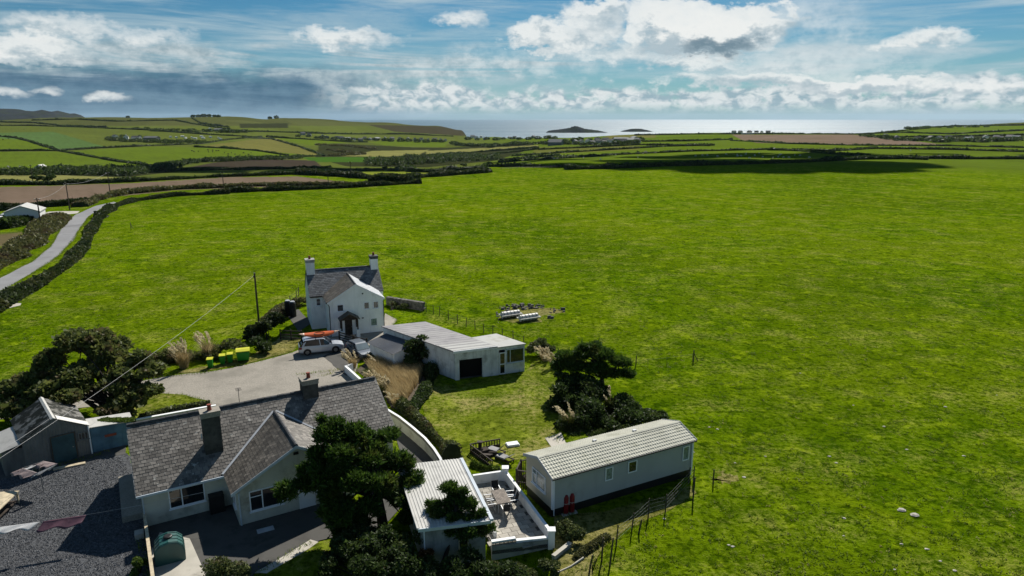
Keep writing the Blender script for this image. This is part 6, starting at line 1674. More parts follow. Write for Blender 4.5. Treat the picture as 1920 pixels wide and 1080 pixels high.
def laundry():
    x, y = G(82, 922)
    t = thing('rotary_dryer', 'rotary clothes dryer hung with patterned laundry on the gravel', 'clothes dryer', (x, y, 0.03))
    MB().tube([(0, 0, -0.1), (0, 0, 1.95)], 0.03, 6).build('pole', 'iron_grey', t)
    arms = [(-1.1, -0.15), (-0.3, 0.9), (0.95, 0.5), (0.4, -0.8)]
    for a in arms: MB().tube([(0, 0, 1.35), (a[0], a[1], 1.85)], 0.015, 5).build('arm', 'iron_grey', t)
    for q in (0.5, 0.75, 0.97):
        b = MB()
        for i in range(4):
            a, c = arms[i], arms[(i + 1) % 4]; z = 1.35 + .5 * q
            b.tube([(a[0] * q, a[1] * q, z), (c[0] * q, c[1] * q, z)], 0.006, 3)
        b.build('line', 'wire', t)
    def cloth(p, q, drop, mat, label, sway=(-.25, -.25), vf=0.85):
        p, q = V(p), V(q); n, m = 14, 7; vs = []; sd = rnd.uniform(0, 6)
        for j in range(m + 1):
            for i in range(n + 1):
                s = i / n; tt = j / m
                c = p.lerp(q, s) + V((sway[0] * tt ** 1.3 * drop, sway[1] * tt ** 1.3 * drop, -drop * tt * vf))
                c += V((0.35, 0.55, 0.75)).normalized() * 0.10 * math.sin(s * 11 + sd + tt * 2) * tt
                vs.append(tuple(c))
        f = np.array([(j * (n + 1) + i, j * (n + 1) + i + 1, (j + 1) * (n + 1) + i + 1, (j + 1) * (n + 1) + i) for j in range(m) for i in range(n)])
        o = npmesh('laundry', np.array(vs), f, mat, None, True); md = o.modifiers.new('thickness', 'SOLIDIFY'); md.thickness = 0.006
        tag(o, label, 'laundry')
    L = lambda a, q: (x + a[0] * q, y + a[1] * q, 0.03 + 1.35 + .5 * q)
    cloth(L(arms[0], .97), L(arms[3], .97), 0.7, 'cloth_stripe', 'brown patterned cloth hanging along the near side of the rotary dryer', (-.9, -.5), .35)
    cloth(L(arms[0], .75), L(arms[1], .75), 0.6, 'cloth_white', 'white cloth draped on the far left of the rotary dryer', (-1.0, -.3), .15)
    cloth(L(arms[3], .97), L(arms[2], .97), 0.45, 'cloth_white', 'white and mauve towels on the barn side of the rotary dryer', (-.7, -.7), .5)
    cloth(L(arms[1], .97), L(arms[2], .97), 0.6, 'cloth_stripe', 'striped cloth hanging on the rear of the rotary dryer', (-.8, -.9), .1)
    cloth(L(arms[0], .97), L(arms[3], .6), 0.4, 'cloth_blue', 'pale blue cloth at the lower corner of the rotary dryer', (-.7, -.4), .6)
    # long clothes line
    a = V((*G(-60, 996, 1.9), 1.9)); b = V((*G(432, 912, 2.2), 2.2))
    P = [a.lerp(b, s) - V((0, 0, 0.25 * math.sin(math.pi * s))) for s in np.linspace(0, 1, 17)]
    o = MB().tube(P, 0.010, 4).build('clothes_line', 'wire'); tag(o, 'washing line stretched from the bungalow gable across the gravel', 'line')
    at = lambda px: P[0].lerp(P[-1], 0) if False else min((p for p in [a.lerp(b, s) - V((0, 0, 0.25 * math.sin(math.pi * s))) for s in np.linspace(0, 1, 400)]), key=lambda p: abs(float(project(p.x, p.y, p.z)[0]) - px))
    cloth(at(-5), at(75), 0.55, 'cloth_white', 'white sheet pegged at the outer end of the washing line', (-.5, -1.0), .22)
    cloth(at(80), at(162), 0.75, 'cloth_mauve', 'mauve sheet pegged to the washing line over the gravel', (-.1, -.75), .45)
    p = MB().tube([(0, 0, -.1), (0, 0, 2.0)], 0.04, 6).build('line_post', 'post_wood'); p.location = (a.x, a.y, 0.0); tag(p, 'washing line post beside the gravel yard', 'post')
    # timber offcuts and ply-topped bench
    o = MB().bx(0, 0, 0, 2.0, 0.34, 0.09).build('timber_plank', 'pale_wood'); o.location = (*G(100, 884), 0.055); o.rotation_euler = (0, 0, 0.5); tag(o, 'pale plank lying at the edge of the barn apron', 'plank')
    q = thing('potting_bench', 'pale plywood-topped bench at the left edge of the gravel', 'bench', (*G(-32, 985), 0.03), 8)
    MB().bx(-0.6, -0.2, .78, .95, 2.6, .84).build('top', 'pale_wood', q)
    for sx in (-.5, .82):
        for sy in (-.1, 2.4): MB().bx(sx, sy, 0, sx + .1, sy + .1, .778).build('leg', 'pale_wood', q)
    MB().bx(-.5, 0, .2, .85, 2.4, .25).build('shelf', 'dark_wood', q)
    o = MB().bx(-.25, -.3, 0, .25, .3, .35).build('mooring_block', 'concrete_pale'); o.location = (*G(262, 1008), 0.04); o.rotation_euler = (0, 0, .5); tag(o, 'rough pale concrete block by the bungalow corner', 'block')
    o = MB().bx(-.5, -.25, 0, .5, .25, .02).build('drain_cover', 'lead'); o.location = (*G(498, 995), 0.06); o.rotation_euler = (0, 0, .5); tag(o, 'grey drain cover set in the terrace before the gable window', 'drain cover')
    t = thing('plant_pot', 'terracotta pot of red flowers by the garage corner', 'plant pot', (*G(796, 700), 0.0))
    MB().tube([(0, 0, 0), (0, 0, .5), (0, 0, .58)], [.28, .42, .44], 12).build('pot', 'terracotta', t)
    P_, D_ = in_clumps([(0, 0, .7, .38, .38, .25)], 300, .4); quad_cloud('flowers', P_, np.full(300, .09), 'rust_leaf', t)
    # rubbish beside the barn
    for k, (px, py, s, lab) in enumerate(((22, 852, .9, 'dark heap of machinery at the left end of the barn'), (42, 846, .6, 'smaller dark heap against the barn front'))):
        b = MB()
        for i in range(9): b.ob((rnd.uniform(-.8, .6) * s, rnd.uniform(-.4, .4) * s, rnd.uniform(0, .5) * s), V((rnd.uniform(.3, .8), rnd.uniform(-.3, .3), rnd.uniform(-.1, .3))) * s, V((rnd.uniform(-.2, .2), rnd.uniform(.2, .4), 0)) * s, V((0, 0.05, rnd.uniform(.15, .4))) * s)
        o = b.build('scrap_heap', 'black_plastic'); o.location = (*G(px, py), 0.05); tag(o, lab, 'scrap heap')
laundry()

# ------------------------------------------------------------------ vehicles
def car(name, label, loc, rz, paint, L=4.7, Wd=1.85, H=1.62, hatch=False, group=None):
    """front towards +x"""
    t = thing(name, label, 'car', loc, rz, group)
    hw = Wd / 2; x0, x1 = -L / 2, L / 2
    # lower body: sections along x (x, half width, bottom, shoulder z, top z)
    secs = [(x0, .80, .42, .72, .90), (x0 + .06, .93, .30, .75, .98), (x0 + .5, 1.0, .25, .78, 1.02), (-.6, 1.0, .22, .76, .98), (.5, 1.0, .22, .74, .96), (L * .20, 1.0, .22, .72, .98), (L * .30, .99, .24, .70, .97), (L * .40, .95, .26, .66, .88), (x1 - .12, .84, .28, .60, .76), (x1, .70, .36, .55, .66)]
    k = H / 1.62
    rings = [[(x, -hw * w * .93, b), (x, -hw * w, b + .12), (x, -hw * w, s * k), (x, -hw * w * .95, tz * k), (x, hw * w * .95, tz * k), (x, hw * w, s * k), (x, hw * w, b + .12), (x, hw * w * .93, b)] for (x, w, b, s, tz) in secs]
    body = MB().loft(rings).build('body', paint, t, False)
    # cabin
    a, b_, c_, d_ = x0 + .10, x0 + .62, L * .06, L * .245
    zb, zt = .96 * k, H
    g = [(a, .90, zb, zb + .03), (a + .12, .88, zb, zb + .22), (b_, .80, zb, zt - .05), (-.5, .77, zb, zt), (c_, .77, zb, zt - .02), (d_ - .25, .82, zb, zb + .22), (d_, .86, zb, zb + .02)]
    rings = [[(x, -hw * .93, z0), (x, -hw * w, z1), (x, hw * w, z1), (x, hw * .93, z0)] for (x, w, z0, z1) in g]
    MB().loft(rings).build('window_glass', 'car_glass', t)
    MB().loft([[(x, -hw * w * 1.0, z - .03), (x, -hw * w * .9, z + .025), (x, hw * w * .9, z + .025), (x, hw * w * 1.0, z - .03)] for (x, w, z) in ((b_ - .12, .81, zt - .13), (b_ + .05, .80, zt - .03), (-.5, .775, zt + .012), (c_ - .1, .775, zt + .005), (c_ + .12, .79, zt - .09))]).build('roof_panel', paint, t)
    for s_ in (-1, 1):
        p = MB()
        for (xa, za, xb, zb_, w) in ((a + .2, zb, b_ + .02, zt - .05, .20), (-.15, zb, -.25, zt - .02, .09), (d_ - .02, zb, c_ + .05, zt - .06, .08)):
            p.ob((xa, s_ * hw * .945, za - .02), (w, 0, 0), (0, -s_ * .04, 0), (xb - xa, -s_ * hw * .145, zb_ - za))
        p.build('pillars', paint, t)
        MB().bx(d_ - .35, s_ * hw * 1.0 if s_ > 0 else -hw * 1.0 - .2, zb, d_ - .18, (s_ * hw * 1.0 + .2) if s_ > 0 else -hw, zb + .14).build('wing_mirror', paint, t)
        MB().ob((x1 - .34, s_ * hw * .80, .64 * k), (.28, -s_ * .18, -.02), (0, -s_ * .26, 0), (0, 0, .13)).build('headlight', 'pvc', t)
        MB().ob((x0 + .01, s_ * hw * .93, .70 * k), (.30, s_ * .05, .02), (0, -s_ * .16, 0), (0, 0, .22)).build('tail_light', 'lamp_red', t)
        for xw in (x0 + .85, x1 - .92):
            r = .335
            w = MB().ext([(xw + r * math.cos(q), s_ * (hw - .20), r + r * math.sin(q)) for q in np.linspace(0, 6.283, 19)[:-1]], (0, s_ * .205, 0)).build('wheel', 'tyre', t)
            MB().ext([(xw + .21 * math.cos(q), s_ * (hw + .006), r + .21 * math.sin(q)) for q in np.linspace(0, 6.283, 13)[:-1]], (0, s_ * .012, 0)).build('rim', 'rim', w)
            MB().ext([(xw + q_ * math.cos(q), s_ * (hw - .03), r + q_ * math.sin(q)) for q, q_ in [(q, .42) for q in np.linspace(-.25, math.pi + .25, 13)]], (0, s_ * .034, 0)).build('wheel_arch', 'black_plastic', t)
    MB().bx(x0 - .012, -.26, .62, x0 + .1, .26, .73).build('number_plate', 'plate_yellow', t)
    MB().bx(x0 - .03, -hw * .75, .34, x0 + .15, hw * .75, .46).build('bumper', 'black_plastic', t)
    if hatch: MB().loft([[(d_ + .01, -hw * .84, zb + .03), (d_ + .01, hw * .84, zb + .03), (d_ - .0, hw * .84, zb + .05), (d_ - .0, -hw * .84, zb + .05)], [(c_ + .16, -hw * .74, zt - .10), (c_ + .16, hw * .74, zt - .10), (c_ + .14, hw * .74, zt - .08), (c_ + .14, -hw * .74, zt - .08)]]).build('windscreen', 'screen_sky_glass', t)
    return t
mx, my = G(600, 663)
mpv = car('people_carrier', 'silver people carrier with an orange kayak on its roof', (mx, my + 0.6, 0.05), 20, 'car_silver', 4.75, 1.88, 1.66)
for s_ in (-.55, .55): 
    b = MB().tube([(s_, -.78, 1.70), (s_, .78, 1.70)], .025, 5)
    for y_ in (-.7, .7): b.bx(s_ - .04, y_ - .04, 1.60, s_ + .04, y_ + .04, 1.70)
    b.build('roof_bar', 'black_plastic', mpv)
def kayak():
    t = thing('kayak', 'orange kayak strapped on the silver people carrier roof', 'kayak', (mx - 0.15, my + 0.75, 1.80), 18)
    rings = []; deck = []
    for s in np.linspace(-1, 1, 15):
        k = max(.02, (1 - abs(s) ** 2.2)); x = s * 2.15; rise = .26 * abs(s) ** 2.4
        rings.append([(x, .40 * k * math.cos(a), rise + .27 + .30 * k * math.sin(a) * (1 if math.sin(a) < 0 else .35)) for a in np.linspace(0, 6.283, 13)[:-1]])
    MB().loft(rings).build('hull', 'kayak_orange', t, True)
    for s0, s1 in ((-1, -.72), (.72, 1)):
        rr_ = []
        for s in np.linspace(s0, s1, 5):
            k = max(.03, (1 - abs(s) ** 2.2)); rise = .26 * abs(s) ** 2.4
            rr_.append([(s * 2.16, .41 * k * math.cos(a), rise + .275 + .30 * k * math.sin(a) * (1 if math.sin(a) < 0 else .42)) for a in np.linspace(0, 6.283, 13)[:-1]])
        MB().loft(rr_).build('end_deck', 'kayak_pale', t, True)
    t.rotation_euler[0] = math.radians(24)
    b = MB().tube([(.55 * math.cos(a), .22 * math.sin(a), .385) for a in np.linspace(0, 6.283, 17)], .025, 5).build('cockpit_rim', 'black_plastic', t)
kayak()
cx_, cy_ = G(676, 668)
car('hatchback', 'small grey hatchback facing the yard beside the low shed', (cx_ - .1, cy_ + .3, 0.05), -52, 'car_dark', 3.9, 1.7, 1.46, hatch=True)
for px, py, lab, rz in ((2, 417, 'white car parked nearest the picture edge by the far white shed', 10), (14, 411, 'white car parked beside the far white shed', 100)):
    car('parked_car', lab, on_px(px, py), rz, 'car_white', 4.3, 1.75, 1.5, group='white cars at the far shed')

# farm rollers with rubble
def roller(label, px, py, rz):
    t = thing('field_roller', label, 'roller', (*G(px, py), 0), rz, 'farm rollers in the field')
    MB().tube([(-1.25, 0, .45), (1.25, 0, .45)], .42, 18).build('drum', 'iron_white', t, False)
    for k in range(5): MB().tube([(-1.1 + k * .5, 0, .45), (-1.02 + k * .5, 0, .45)], .44, 18).build('band', 'iron_grey', t)
    MB().bx(-1.45, -.62, .38, 1.45, -.5, .5).bx(-1.45, -.5, .38, -1.33, .5, .5).bx(1.33, -.5, .38, 1.45, .5, .5).build('frame', 'iron_white', t)
    MB().bx(-1.45, .5, .38, 1.45, .62, .5).bx(-.06, .62, .3, .06, 1.7, .42).build('drawbar', 'iron_grey', t)
roller('banded pale field roller inside the ring of rubble', 957, 595, 28)
roller('pale field roller lying nearer the garage fence', 991, 601, 28)
def rubble():
    b = MB(); 
    for (px, py, n, s) in ((936, 590, 8, .3), (943, 582, 8, .3), (952, 577, 10, .35), (970, 576, 16, .4), (985, 578, 14, .4), (1000, 577, 10, .35), (1012, 578, 8, .3), (1037, 584, 5, .35), (1052, 583, 5, .35), (940, 597, 6, .25), (1027, 598, 3, .35)):
        x, y = G(px, py)
        for i in range(n): b.ob((x + rnd.uniform(-.7, .7), y + rnd.uniform(-.9, .9), -.05), V((rnd.uniform(.2, 1.2), rnd.uniform(-.4, .4), rnd.uniform(-.05, .15))) * s, V((rnd.uniform(-.3, .3), rnd.uniform(.3, .8), 0)) * s, V((0, .1, rnd.uniform(.3, 1.1))) * s)
    tag(b.build('rubble', 'stone'), 'ring of dark rubble and scrap round the field rollers', 'rubble', kind='stuff')
rubble()

# ------------------------------------------------------------------ poles and wires
def pole(label, px, py, h, wires=(), arm=False, rz=0, group=None, r=.13, lean=(0, 0)):
    x, y, z = T(px, py) if py < 470 else on_px(px, py)
    t = thing('telegraph_pole', label, 'pole', (x, y, z), rz, group)
    MB().tube([(0, 0, -.3), (lean[0] * h, 0, h)], [r, r * .75], 8).build('shaft', 'post_wood', t)
    if arm:
        MB().bx(-.7, -.05, h - .45, .7, .05, h - .33).build('crossarm', 'post_wood', t)
        for q in (-.6, 0, .6): MB().tube([(q, 0, h - .328), (q, 0, h - .15)], .05, 6).build('insulator', 'pvc', t)
    else:
        MB().tube([(0, 0, h + .002), (0, 0, h + .06)], r * .8, 8).build('cap', 'iron_grey', t)
        MB().bx(-.16, -.12, h - .5, .02, .05, h - .3).build('junction_box', 'black_plastic', t)
    return V((x, y, z + h - .2))
def span(label, a, b, sag, r, mat='wire'):
    P = [a.lerp(b, s) - V((0, 0, sag * 4 * s * (1 - s))) for s in np.linspace(0, 1, 25)]
    o = MB().tube(P, r, 4).build('overhead_wire', mat); tag(o, label, 'wire')
p0 = pole('weathered telegraph pole beside the white house', 487, 622, 7.2, lean=(0, 0))
span('pale overhead wire from the telegraph pole over the barn', p0, V((*G(-70, 905, 4.4), 4.4)), .5, .011)
span('pale service wire from the barn gable to the yard edge', V((*G(97, 783.5, 3.55), 3.6)), V((*G(-60, 880, 3.0), 3.0)), .1, .012)
fp = []
for px, py, h, lab in ((78, 428, 7.0, 'power pole beside the far white shed'), (131, 394, 7.5, 'power pole at the lane bend'), (207, 365, 7.5, 'power pole on the bank above the ploughed field corner'), (420, 357, 6.5, 'power pole behind the field hedge left of the white house chimney'),
        (616, 351, 6.5, 'power pole behind the field hedge above the white house'), (62, 342, 7.0, 'power pole beside the pale stubble field'), (658, 334, 7.0, 'power pole beyond the bright yellow field strip')):
    fp.append(pole(lab, px, py, h, arm=True, r=.16))
span('power line from the far white shed to the lane bend', fp[0], fp[1], .8, .018, 'wire'); span('power line from the lane bend to the ploughed field corner', fp[1], fp[2], 1.0, .018, 'wire'); span('power line across the ploughed field', fp[2], fp[3], 1.5, .03, 'wire_dark')

# ------------------------------------------------------------------ far buildings
def gable_box(name, label, cat, p, rz, w, l, h, rise, wall='house_white', roof='house_roof', wins=0, chim=0, group=None):
    t = thing(name, label, cat, p, rz, group)
    MB().ext([(-w / 2, -l / 2, -1.5), (-w / 2, -l / 2, h), (0, -l / 2, h + rise), (w / 2, -l / 2, h), (w / 2, -l / 2, -1.5)], (0, l, 0)).build('wall', wall, t)
    r = MB()
    for s_ in (-1, 1): r.ext([(s_ * (w / 2 + .25), -l / 2 - .2, h - .2), (s_ * (w / 2 + .25), -l / 2 - .2, h + .02), (0, -l / 2 - .2, h + rise + .2), (0, -l / 2 - .2, h + rise + .03)], (0, l + .4, 0))
    r = r.build('roof', roof, t)
    for k in range(wins):
        for z in ((.9, 3.3) if h > 4 else (.9,)):
            MB().bx(-w / 2 + (k + .5) * w / wins - .5, -l / 2 - .03, z, -w / 2 + (k + .5) * w / wins + .5, -l / 2 - .004, z + 1.2).build('window', 'glass', t)
    for k in range(chim): MB().bx(-.5, -l / 2 + .1 + k * (l - 1.0), h + rise - .6, .5, -l / 2 + .9 + k * (l - 1.0), h + rise + 1.3).build('chimney', wall, r)
    return t
x, y = G(50, 416)
gable_box('white_shed', 'white shed with pale pitched roof beside the lane', 'shed', (x, y, 0), 24, 7.2, 7.5, 2.9, 1.3, 'house_white', 'iron_white')
fn = [(237, 262, 25, 8, 14, 5.2, 2.8, 'house_white', 'house_roof', 'white farmhouse gable among trees across the valley', 2, 2), (256, 261, 80, 8, 16, 3.6, 2.2, 'house_white', 'house_roof', 'long pale farm range beside the far white farmhouse', 0, 0),
      (285, 263, 80, 12, 26, 4.5, 2.5, 'barn_sheet', 'barn_sheet', 'dark sheeted barn beside the far white farmhouse', 0, 0), (216, 258, 60, 7, 10, 3.5, 2, 'house_white', 'house_roof', 'small pale outhouse left of the far white farmhouse', 0, 0),
      (78, 320, 10, 7, 9, 3, 2.2, 'house_white', 'iron_white', 'white gabled cottage in the tree belt beyond the stubble field', 1, 0), (394, 245, 30, 9, 12, 4, 3, 'house_white', 'iron_white', 'white roofed farm building high on the far left slope', 0, 0),
      (410, 246, 70, 12, 22, 4, 2.5, 'barn_sheet', 'barn_sheet', 'grey barn beside the white roofed farm building on the slope', 0, 0)]
for px, py, rz, w, l, h, rise, wa, ro, lab, wn, chn in fn: gable_box('farm_building', lab, 'building', T(px, py), rz, w, l, h, rise, wa, ro, wn, chn)
vill = [(568, 253, 1), (580, 255, 0), (605, 257, 0), (612, 259, 2), (632, 260, 0), (640, 261, 1), (652, 262, 2), (663, 263, 0), (676, 264, 1), (684, 261, 0), (694, 263, 0), (706, 262, 2), (722, 261, 0), (735, 262, 1), (750, 262, 0), (765, 262, 0), (778, 263, 1), (790, 263, 0), (803, 264, 0), (815, 264, 1), (826, 264, 0), (835, 265, 0),
        (886, 258, 3), (893, 260, 3), (902, 259, 3), (910, 262, 3), (955, 260, 0), (965, 259, 0), (1000, 258, 1), (1030, 258, 0),
        (1078, 270, 1), (1090, 269, 0), (1102, 268, 3), (1110, 271, 0), (1122, 269, 1), (1132, 271, 0), (1145, 268, 3), (1158, 270, 0), (1168, 269, 1), (1183, 266, 2), (1195, 268, 0), (1135, 266, 1), (1120, 265, 0), (1190, 262, 2), (1165, 264, 2),
        (1376, 250, 0), (1388, 250, 0), (1405, 250, 1), (1418, 250, 0), (1428, 249.5, 0), (1440, 250, 1), (1660, 258, 0), (1680, 262, 1), (1720, 264, 0), (1745, 263, 1), (1760, 262, 0), (1778, 261, 0), (1815, 265, 3), (1820, 261, 0), (1848, 261, 3), (1868, 261, 0), (1872, 263, 3), (1893, 261, 1), (1905, 262, 3)]
LV = {0: 'pale rendered house in the far village below the headland', 1: 'grey gabled house in the far village', 2: 'long dark sheeted farm shed in the far village', 3: 'bright white house in the far village'}
ORD = 'first second third fourth fifth sixth seventh eighth ninth tenth eleventh twelfth thirteenth fourteenth fifteenth'.split()
seen = {}
for k, (px, py, kd) in enumerate(sorted(vill)):
    p = T(px, py)
    zone = 'seafront edge above the beach' if 880 <= px <= 1035 else ('row under the headland slope' if px < 880 else ('cluster beyond the shaded fields' if px < 1200 else ('clifftop row beside the brown field' if px < 1450 else 'row below the right-hand hill')))
    kind_ = ('pale rendered house', 'grey stone house', 'long dark farm shed', 'bright white house')[kd]
    nth = seen[kind_, zone] = seen.get((kind_, zone), -1) + 1
    w, l, h, ri = ((7, 10, 4.2, 2.6), (8, 12, 4.5, 3), (13, 28, 4, 2.5), (8, 13, 4.5, 2.5))[kd]
    gable_box('village_house', f'{ORD[nth]} {kind_} from the left in the {zone}', 'house', p, rnd.uniform(0, 180), w, l, h, ri, ('render_cream', 'render_grey', 'barn_sheet', 'house_white')[kd], ('house_roof', 'house_roof', 'barn_sheet', 'iron_white' if k % 3 == 0 else 'house_roof')[kd], group=f'{kind_}s, {zone}')
for k, (px, py) in enumerate(((320, 258), (331, 259), (342, 257), (348, 260), (360, 259), (366, 261), (378, 257), (381, 260), (395, 258), (410, 260), (414, 262))):
    gable_box('touring_caravan', f'{ORD[k]} white caravan from the left in the field beside the far white farmhouse', 'caravan', T(px, py), rnd.uniform(0, 180), 2.6, 6.5, 2.5, .3, 'house_white', 'house_white', group='white caravans in the far field')
o = MB().bx(-60, -12, -.5, 60, 12, 4.5).build('glasshouse_shed', 'iron_white'); p = T(1420, 251.5); o.location = p; o.scale = (.6, .5, .7); tag(o, 'long pale low shed beside the far brown field', 'shed')
bb = gable_box('grey_shed', 'large grey-blue shed with sloping roof left of the middle-distance cluster', 'shed', T(1042, 272), 70, 16, 24, 5, 5, 'barn_sheet', 'barn_sheet')

# ------------------------------------------------------------------ animals (a few pixels each)
def animal(kind):
    s = 1.0 if kind == 'sheep' else 2.0
    mat = 'sheep_wool' if kind == 'sheep' else 'cow_hide'
    b = MB(); rings = []
    for q, k in ((-.55, .55), (-.45, .95), (0, 1.05), (.4, .95), (.55, .6)):
        rings.append([(q * s, .26 * s * k * math.cos(a), .62 * s + .25 * s * k * math.sin(a)) for a in np.linspace(0, 6.283, 9)[:-1]])
    b.loft(rings)
    b.loft([[(x_ * s, .12 * s * k * math.cos(a), z_ * s + .12 * s * k * math.sin(a)) for a in np.linspace(0, 6.283, 7)[:-1]] for x_, z_, k in ((.45, .66, 1.3), (.62, .58, 1.0), (.80, .36, .8), (.88, .22, .5))])
    for sx in (-.38, .36):
        for sy in (-.14, .14): b.tube([(sx * s, sy * s, 0), (sx * s, sy * s, .28 * s), (sx * s, sy * s, .5 * s)], [.035 * s, .04 * s, .07 * s], 5)
    return b, mat
def herd(kind, label, group, pts):
    b, mat = animal(kind); me = None
    for px, py in pts:
        if me is None: o = b.build(kind, mat, None, True); me = o.data
        else: o = link(kind, me)
        o.location = T(px, py); o.rotation_euler = (0, 0, rnd.uniform(0, 6.28)); o.scale = [1.25 if kind == 'sheep' else 1.0] * 3
        tag(o, label, kind, group)
herd('sheep', 'white sheep grazing in the shaded field beyond the big green field', 'sheep in the shaded field', [(1361, 290.5), (1383, 294), (1389, 293.5), (1398, 290.5), (1399, 288), (1405, 298), (1415, 292.5), (1423, 288.5), (1449, 297.5), (1459, 295.5), (1462, 292), (1464, 290.5), (1469, 296.5), (1479, 297), (1490, 292), (1517, 297), (1707, 283), (1039, 299), (1094, 297), (1126, 300.5), (1154, 292), (1196, 297), (1304, 293.5), (1317, 292.5), (1326, 292.5), (1345, 294.5), (1382, 291), (1430, 296), (1500, 293)])
herd('cow', 'dark cow grazing in the bright field below the white farmhouse', 'cows in the far left field', [(360, 284), (364, 285.5), (372, 285), (390, 282.5), (391, 286), (399, 283), (399, 286), (406, 284), (410, 284), (421, 287.5), (428, 290), (428, 294), (434, 287.5), (441, 290.5), (457, 288), (460, 293), (471, 287.5), (45, 243), (6, 262.5), (16, 261), (466, 291), (450, 292)])

# ------------------------------------------------------------------ field hedges of the wider landscape
def tpts(l): return [T(x, y) for x, y in l]
def interp_px(l, n):
    out = []
    for (a, b) in zip(l, l[1:]):
        k = max(1, int(abs(b[0] - a[0]) / n))
        out += [(a[0] + (b[0] - a[0]) * i / k, a[1] + (b[1] - a[1]) * i / k) for i in range(k)]
    return out + [l[-1]]
near = [
 ('dark gorse hedge on the field side of the lane', [(-60, 612), (0, 574), (62, 541), (124, 500), (156, 466), (172, 432), (190, 405), (222, 386), (255, 377), (330, 368), (430, 363)], 2.2, 1.25, 26000, .30, 'gorse_leaf'),
 ('continuing dark gorse hedge along the far edge of the big field', [(430, 361), (540, 357), (640, 353), (700, 349), (788, 344)], 2.6, 1.4, 9000, .36, 'gorse_leaf'),
 ('rough brown-green bank hedge on the left of the lane', [(-60, 530), (0, 494), (36, 470), (68, 446), (88, 425), (108, 408)], 5.0, 1.2, 16000, .32, 'rough_leaf'),
 ('hedge bank above the lane bend below the ploughed field', [(150, 388), (185, 374), (230, 364), (330, 355), (480, 349), (640, 347), (690, 346)], 4.0, 1.3, 12000, .42, 'rough_leaf'),
 ('dark hedge behind the far white shed', [(-40, 398), (60, 390), (120, 386), (165, 381)], 2.4, 1.8, 3500, .35, 'gorse_leaf'),
 ('dark bush belt in front of the far white shed', [(-30, 432), (10, 428), (45, 421), (60, 418)], 4.0, 2.2, 4000, .35, 'dark_leaf'),
 ('dark hedge between the ploughed field and the stubble field', [(-60, 346), (100, 347), (250, 341), (420, 332), (560, 327)], 2.6, 1.4, 9000, .4, 'dark_leaf'),
 ('scrubby hedge round the end of the bright yellow strip', [(560, 327), (640, 331), (700, 336), (745, 338), (790, 333), (920, 323)], 4.0, 2.2, 7000, .45, 'gorse_leaf'),
 ('dark thicket at the lane end by the ploughed field', [(690, 341), (730, 340), (770, 341)], 7, 3.0, 3500, .5, 'gorse_leaf'),
 ('dark hedge closing the far end of the big field', [(620, 322), (720, 320), (820, 324), (920, 322)], 3.5, 2.5, 4500, .5, 'dark_leaf'),
 ('long dark hedge along the far right edge of the big field', [(1060, 318), (1150, 316), (1240, 312), (1370, 309), (1500, 305), (1620, 299), (1720, 298), (1830, 298.5), (1960, 298.5)], 3.5, 2.0, 12000, .55, 'dark_leaf'),
]
for k, (lab, l, w, h, N, sz, mt) in enumerate(near): hedge(lab, tpts(interp_px(l, 25)), w, h, N, sz, mt, seed=20 + k, step=1.6)
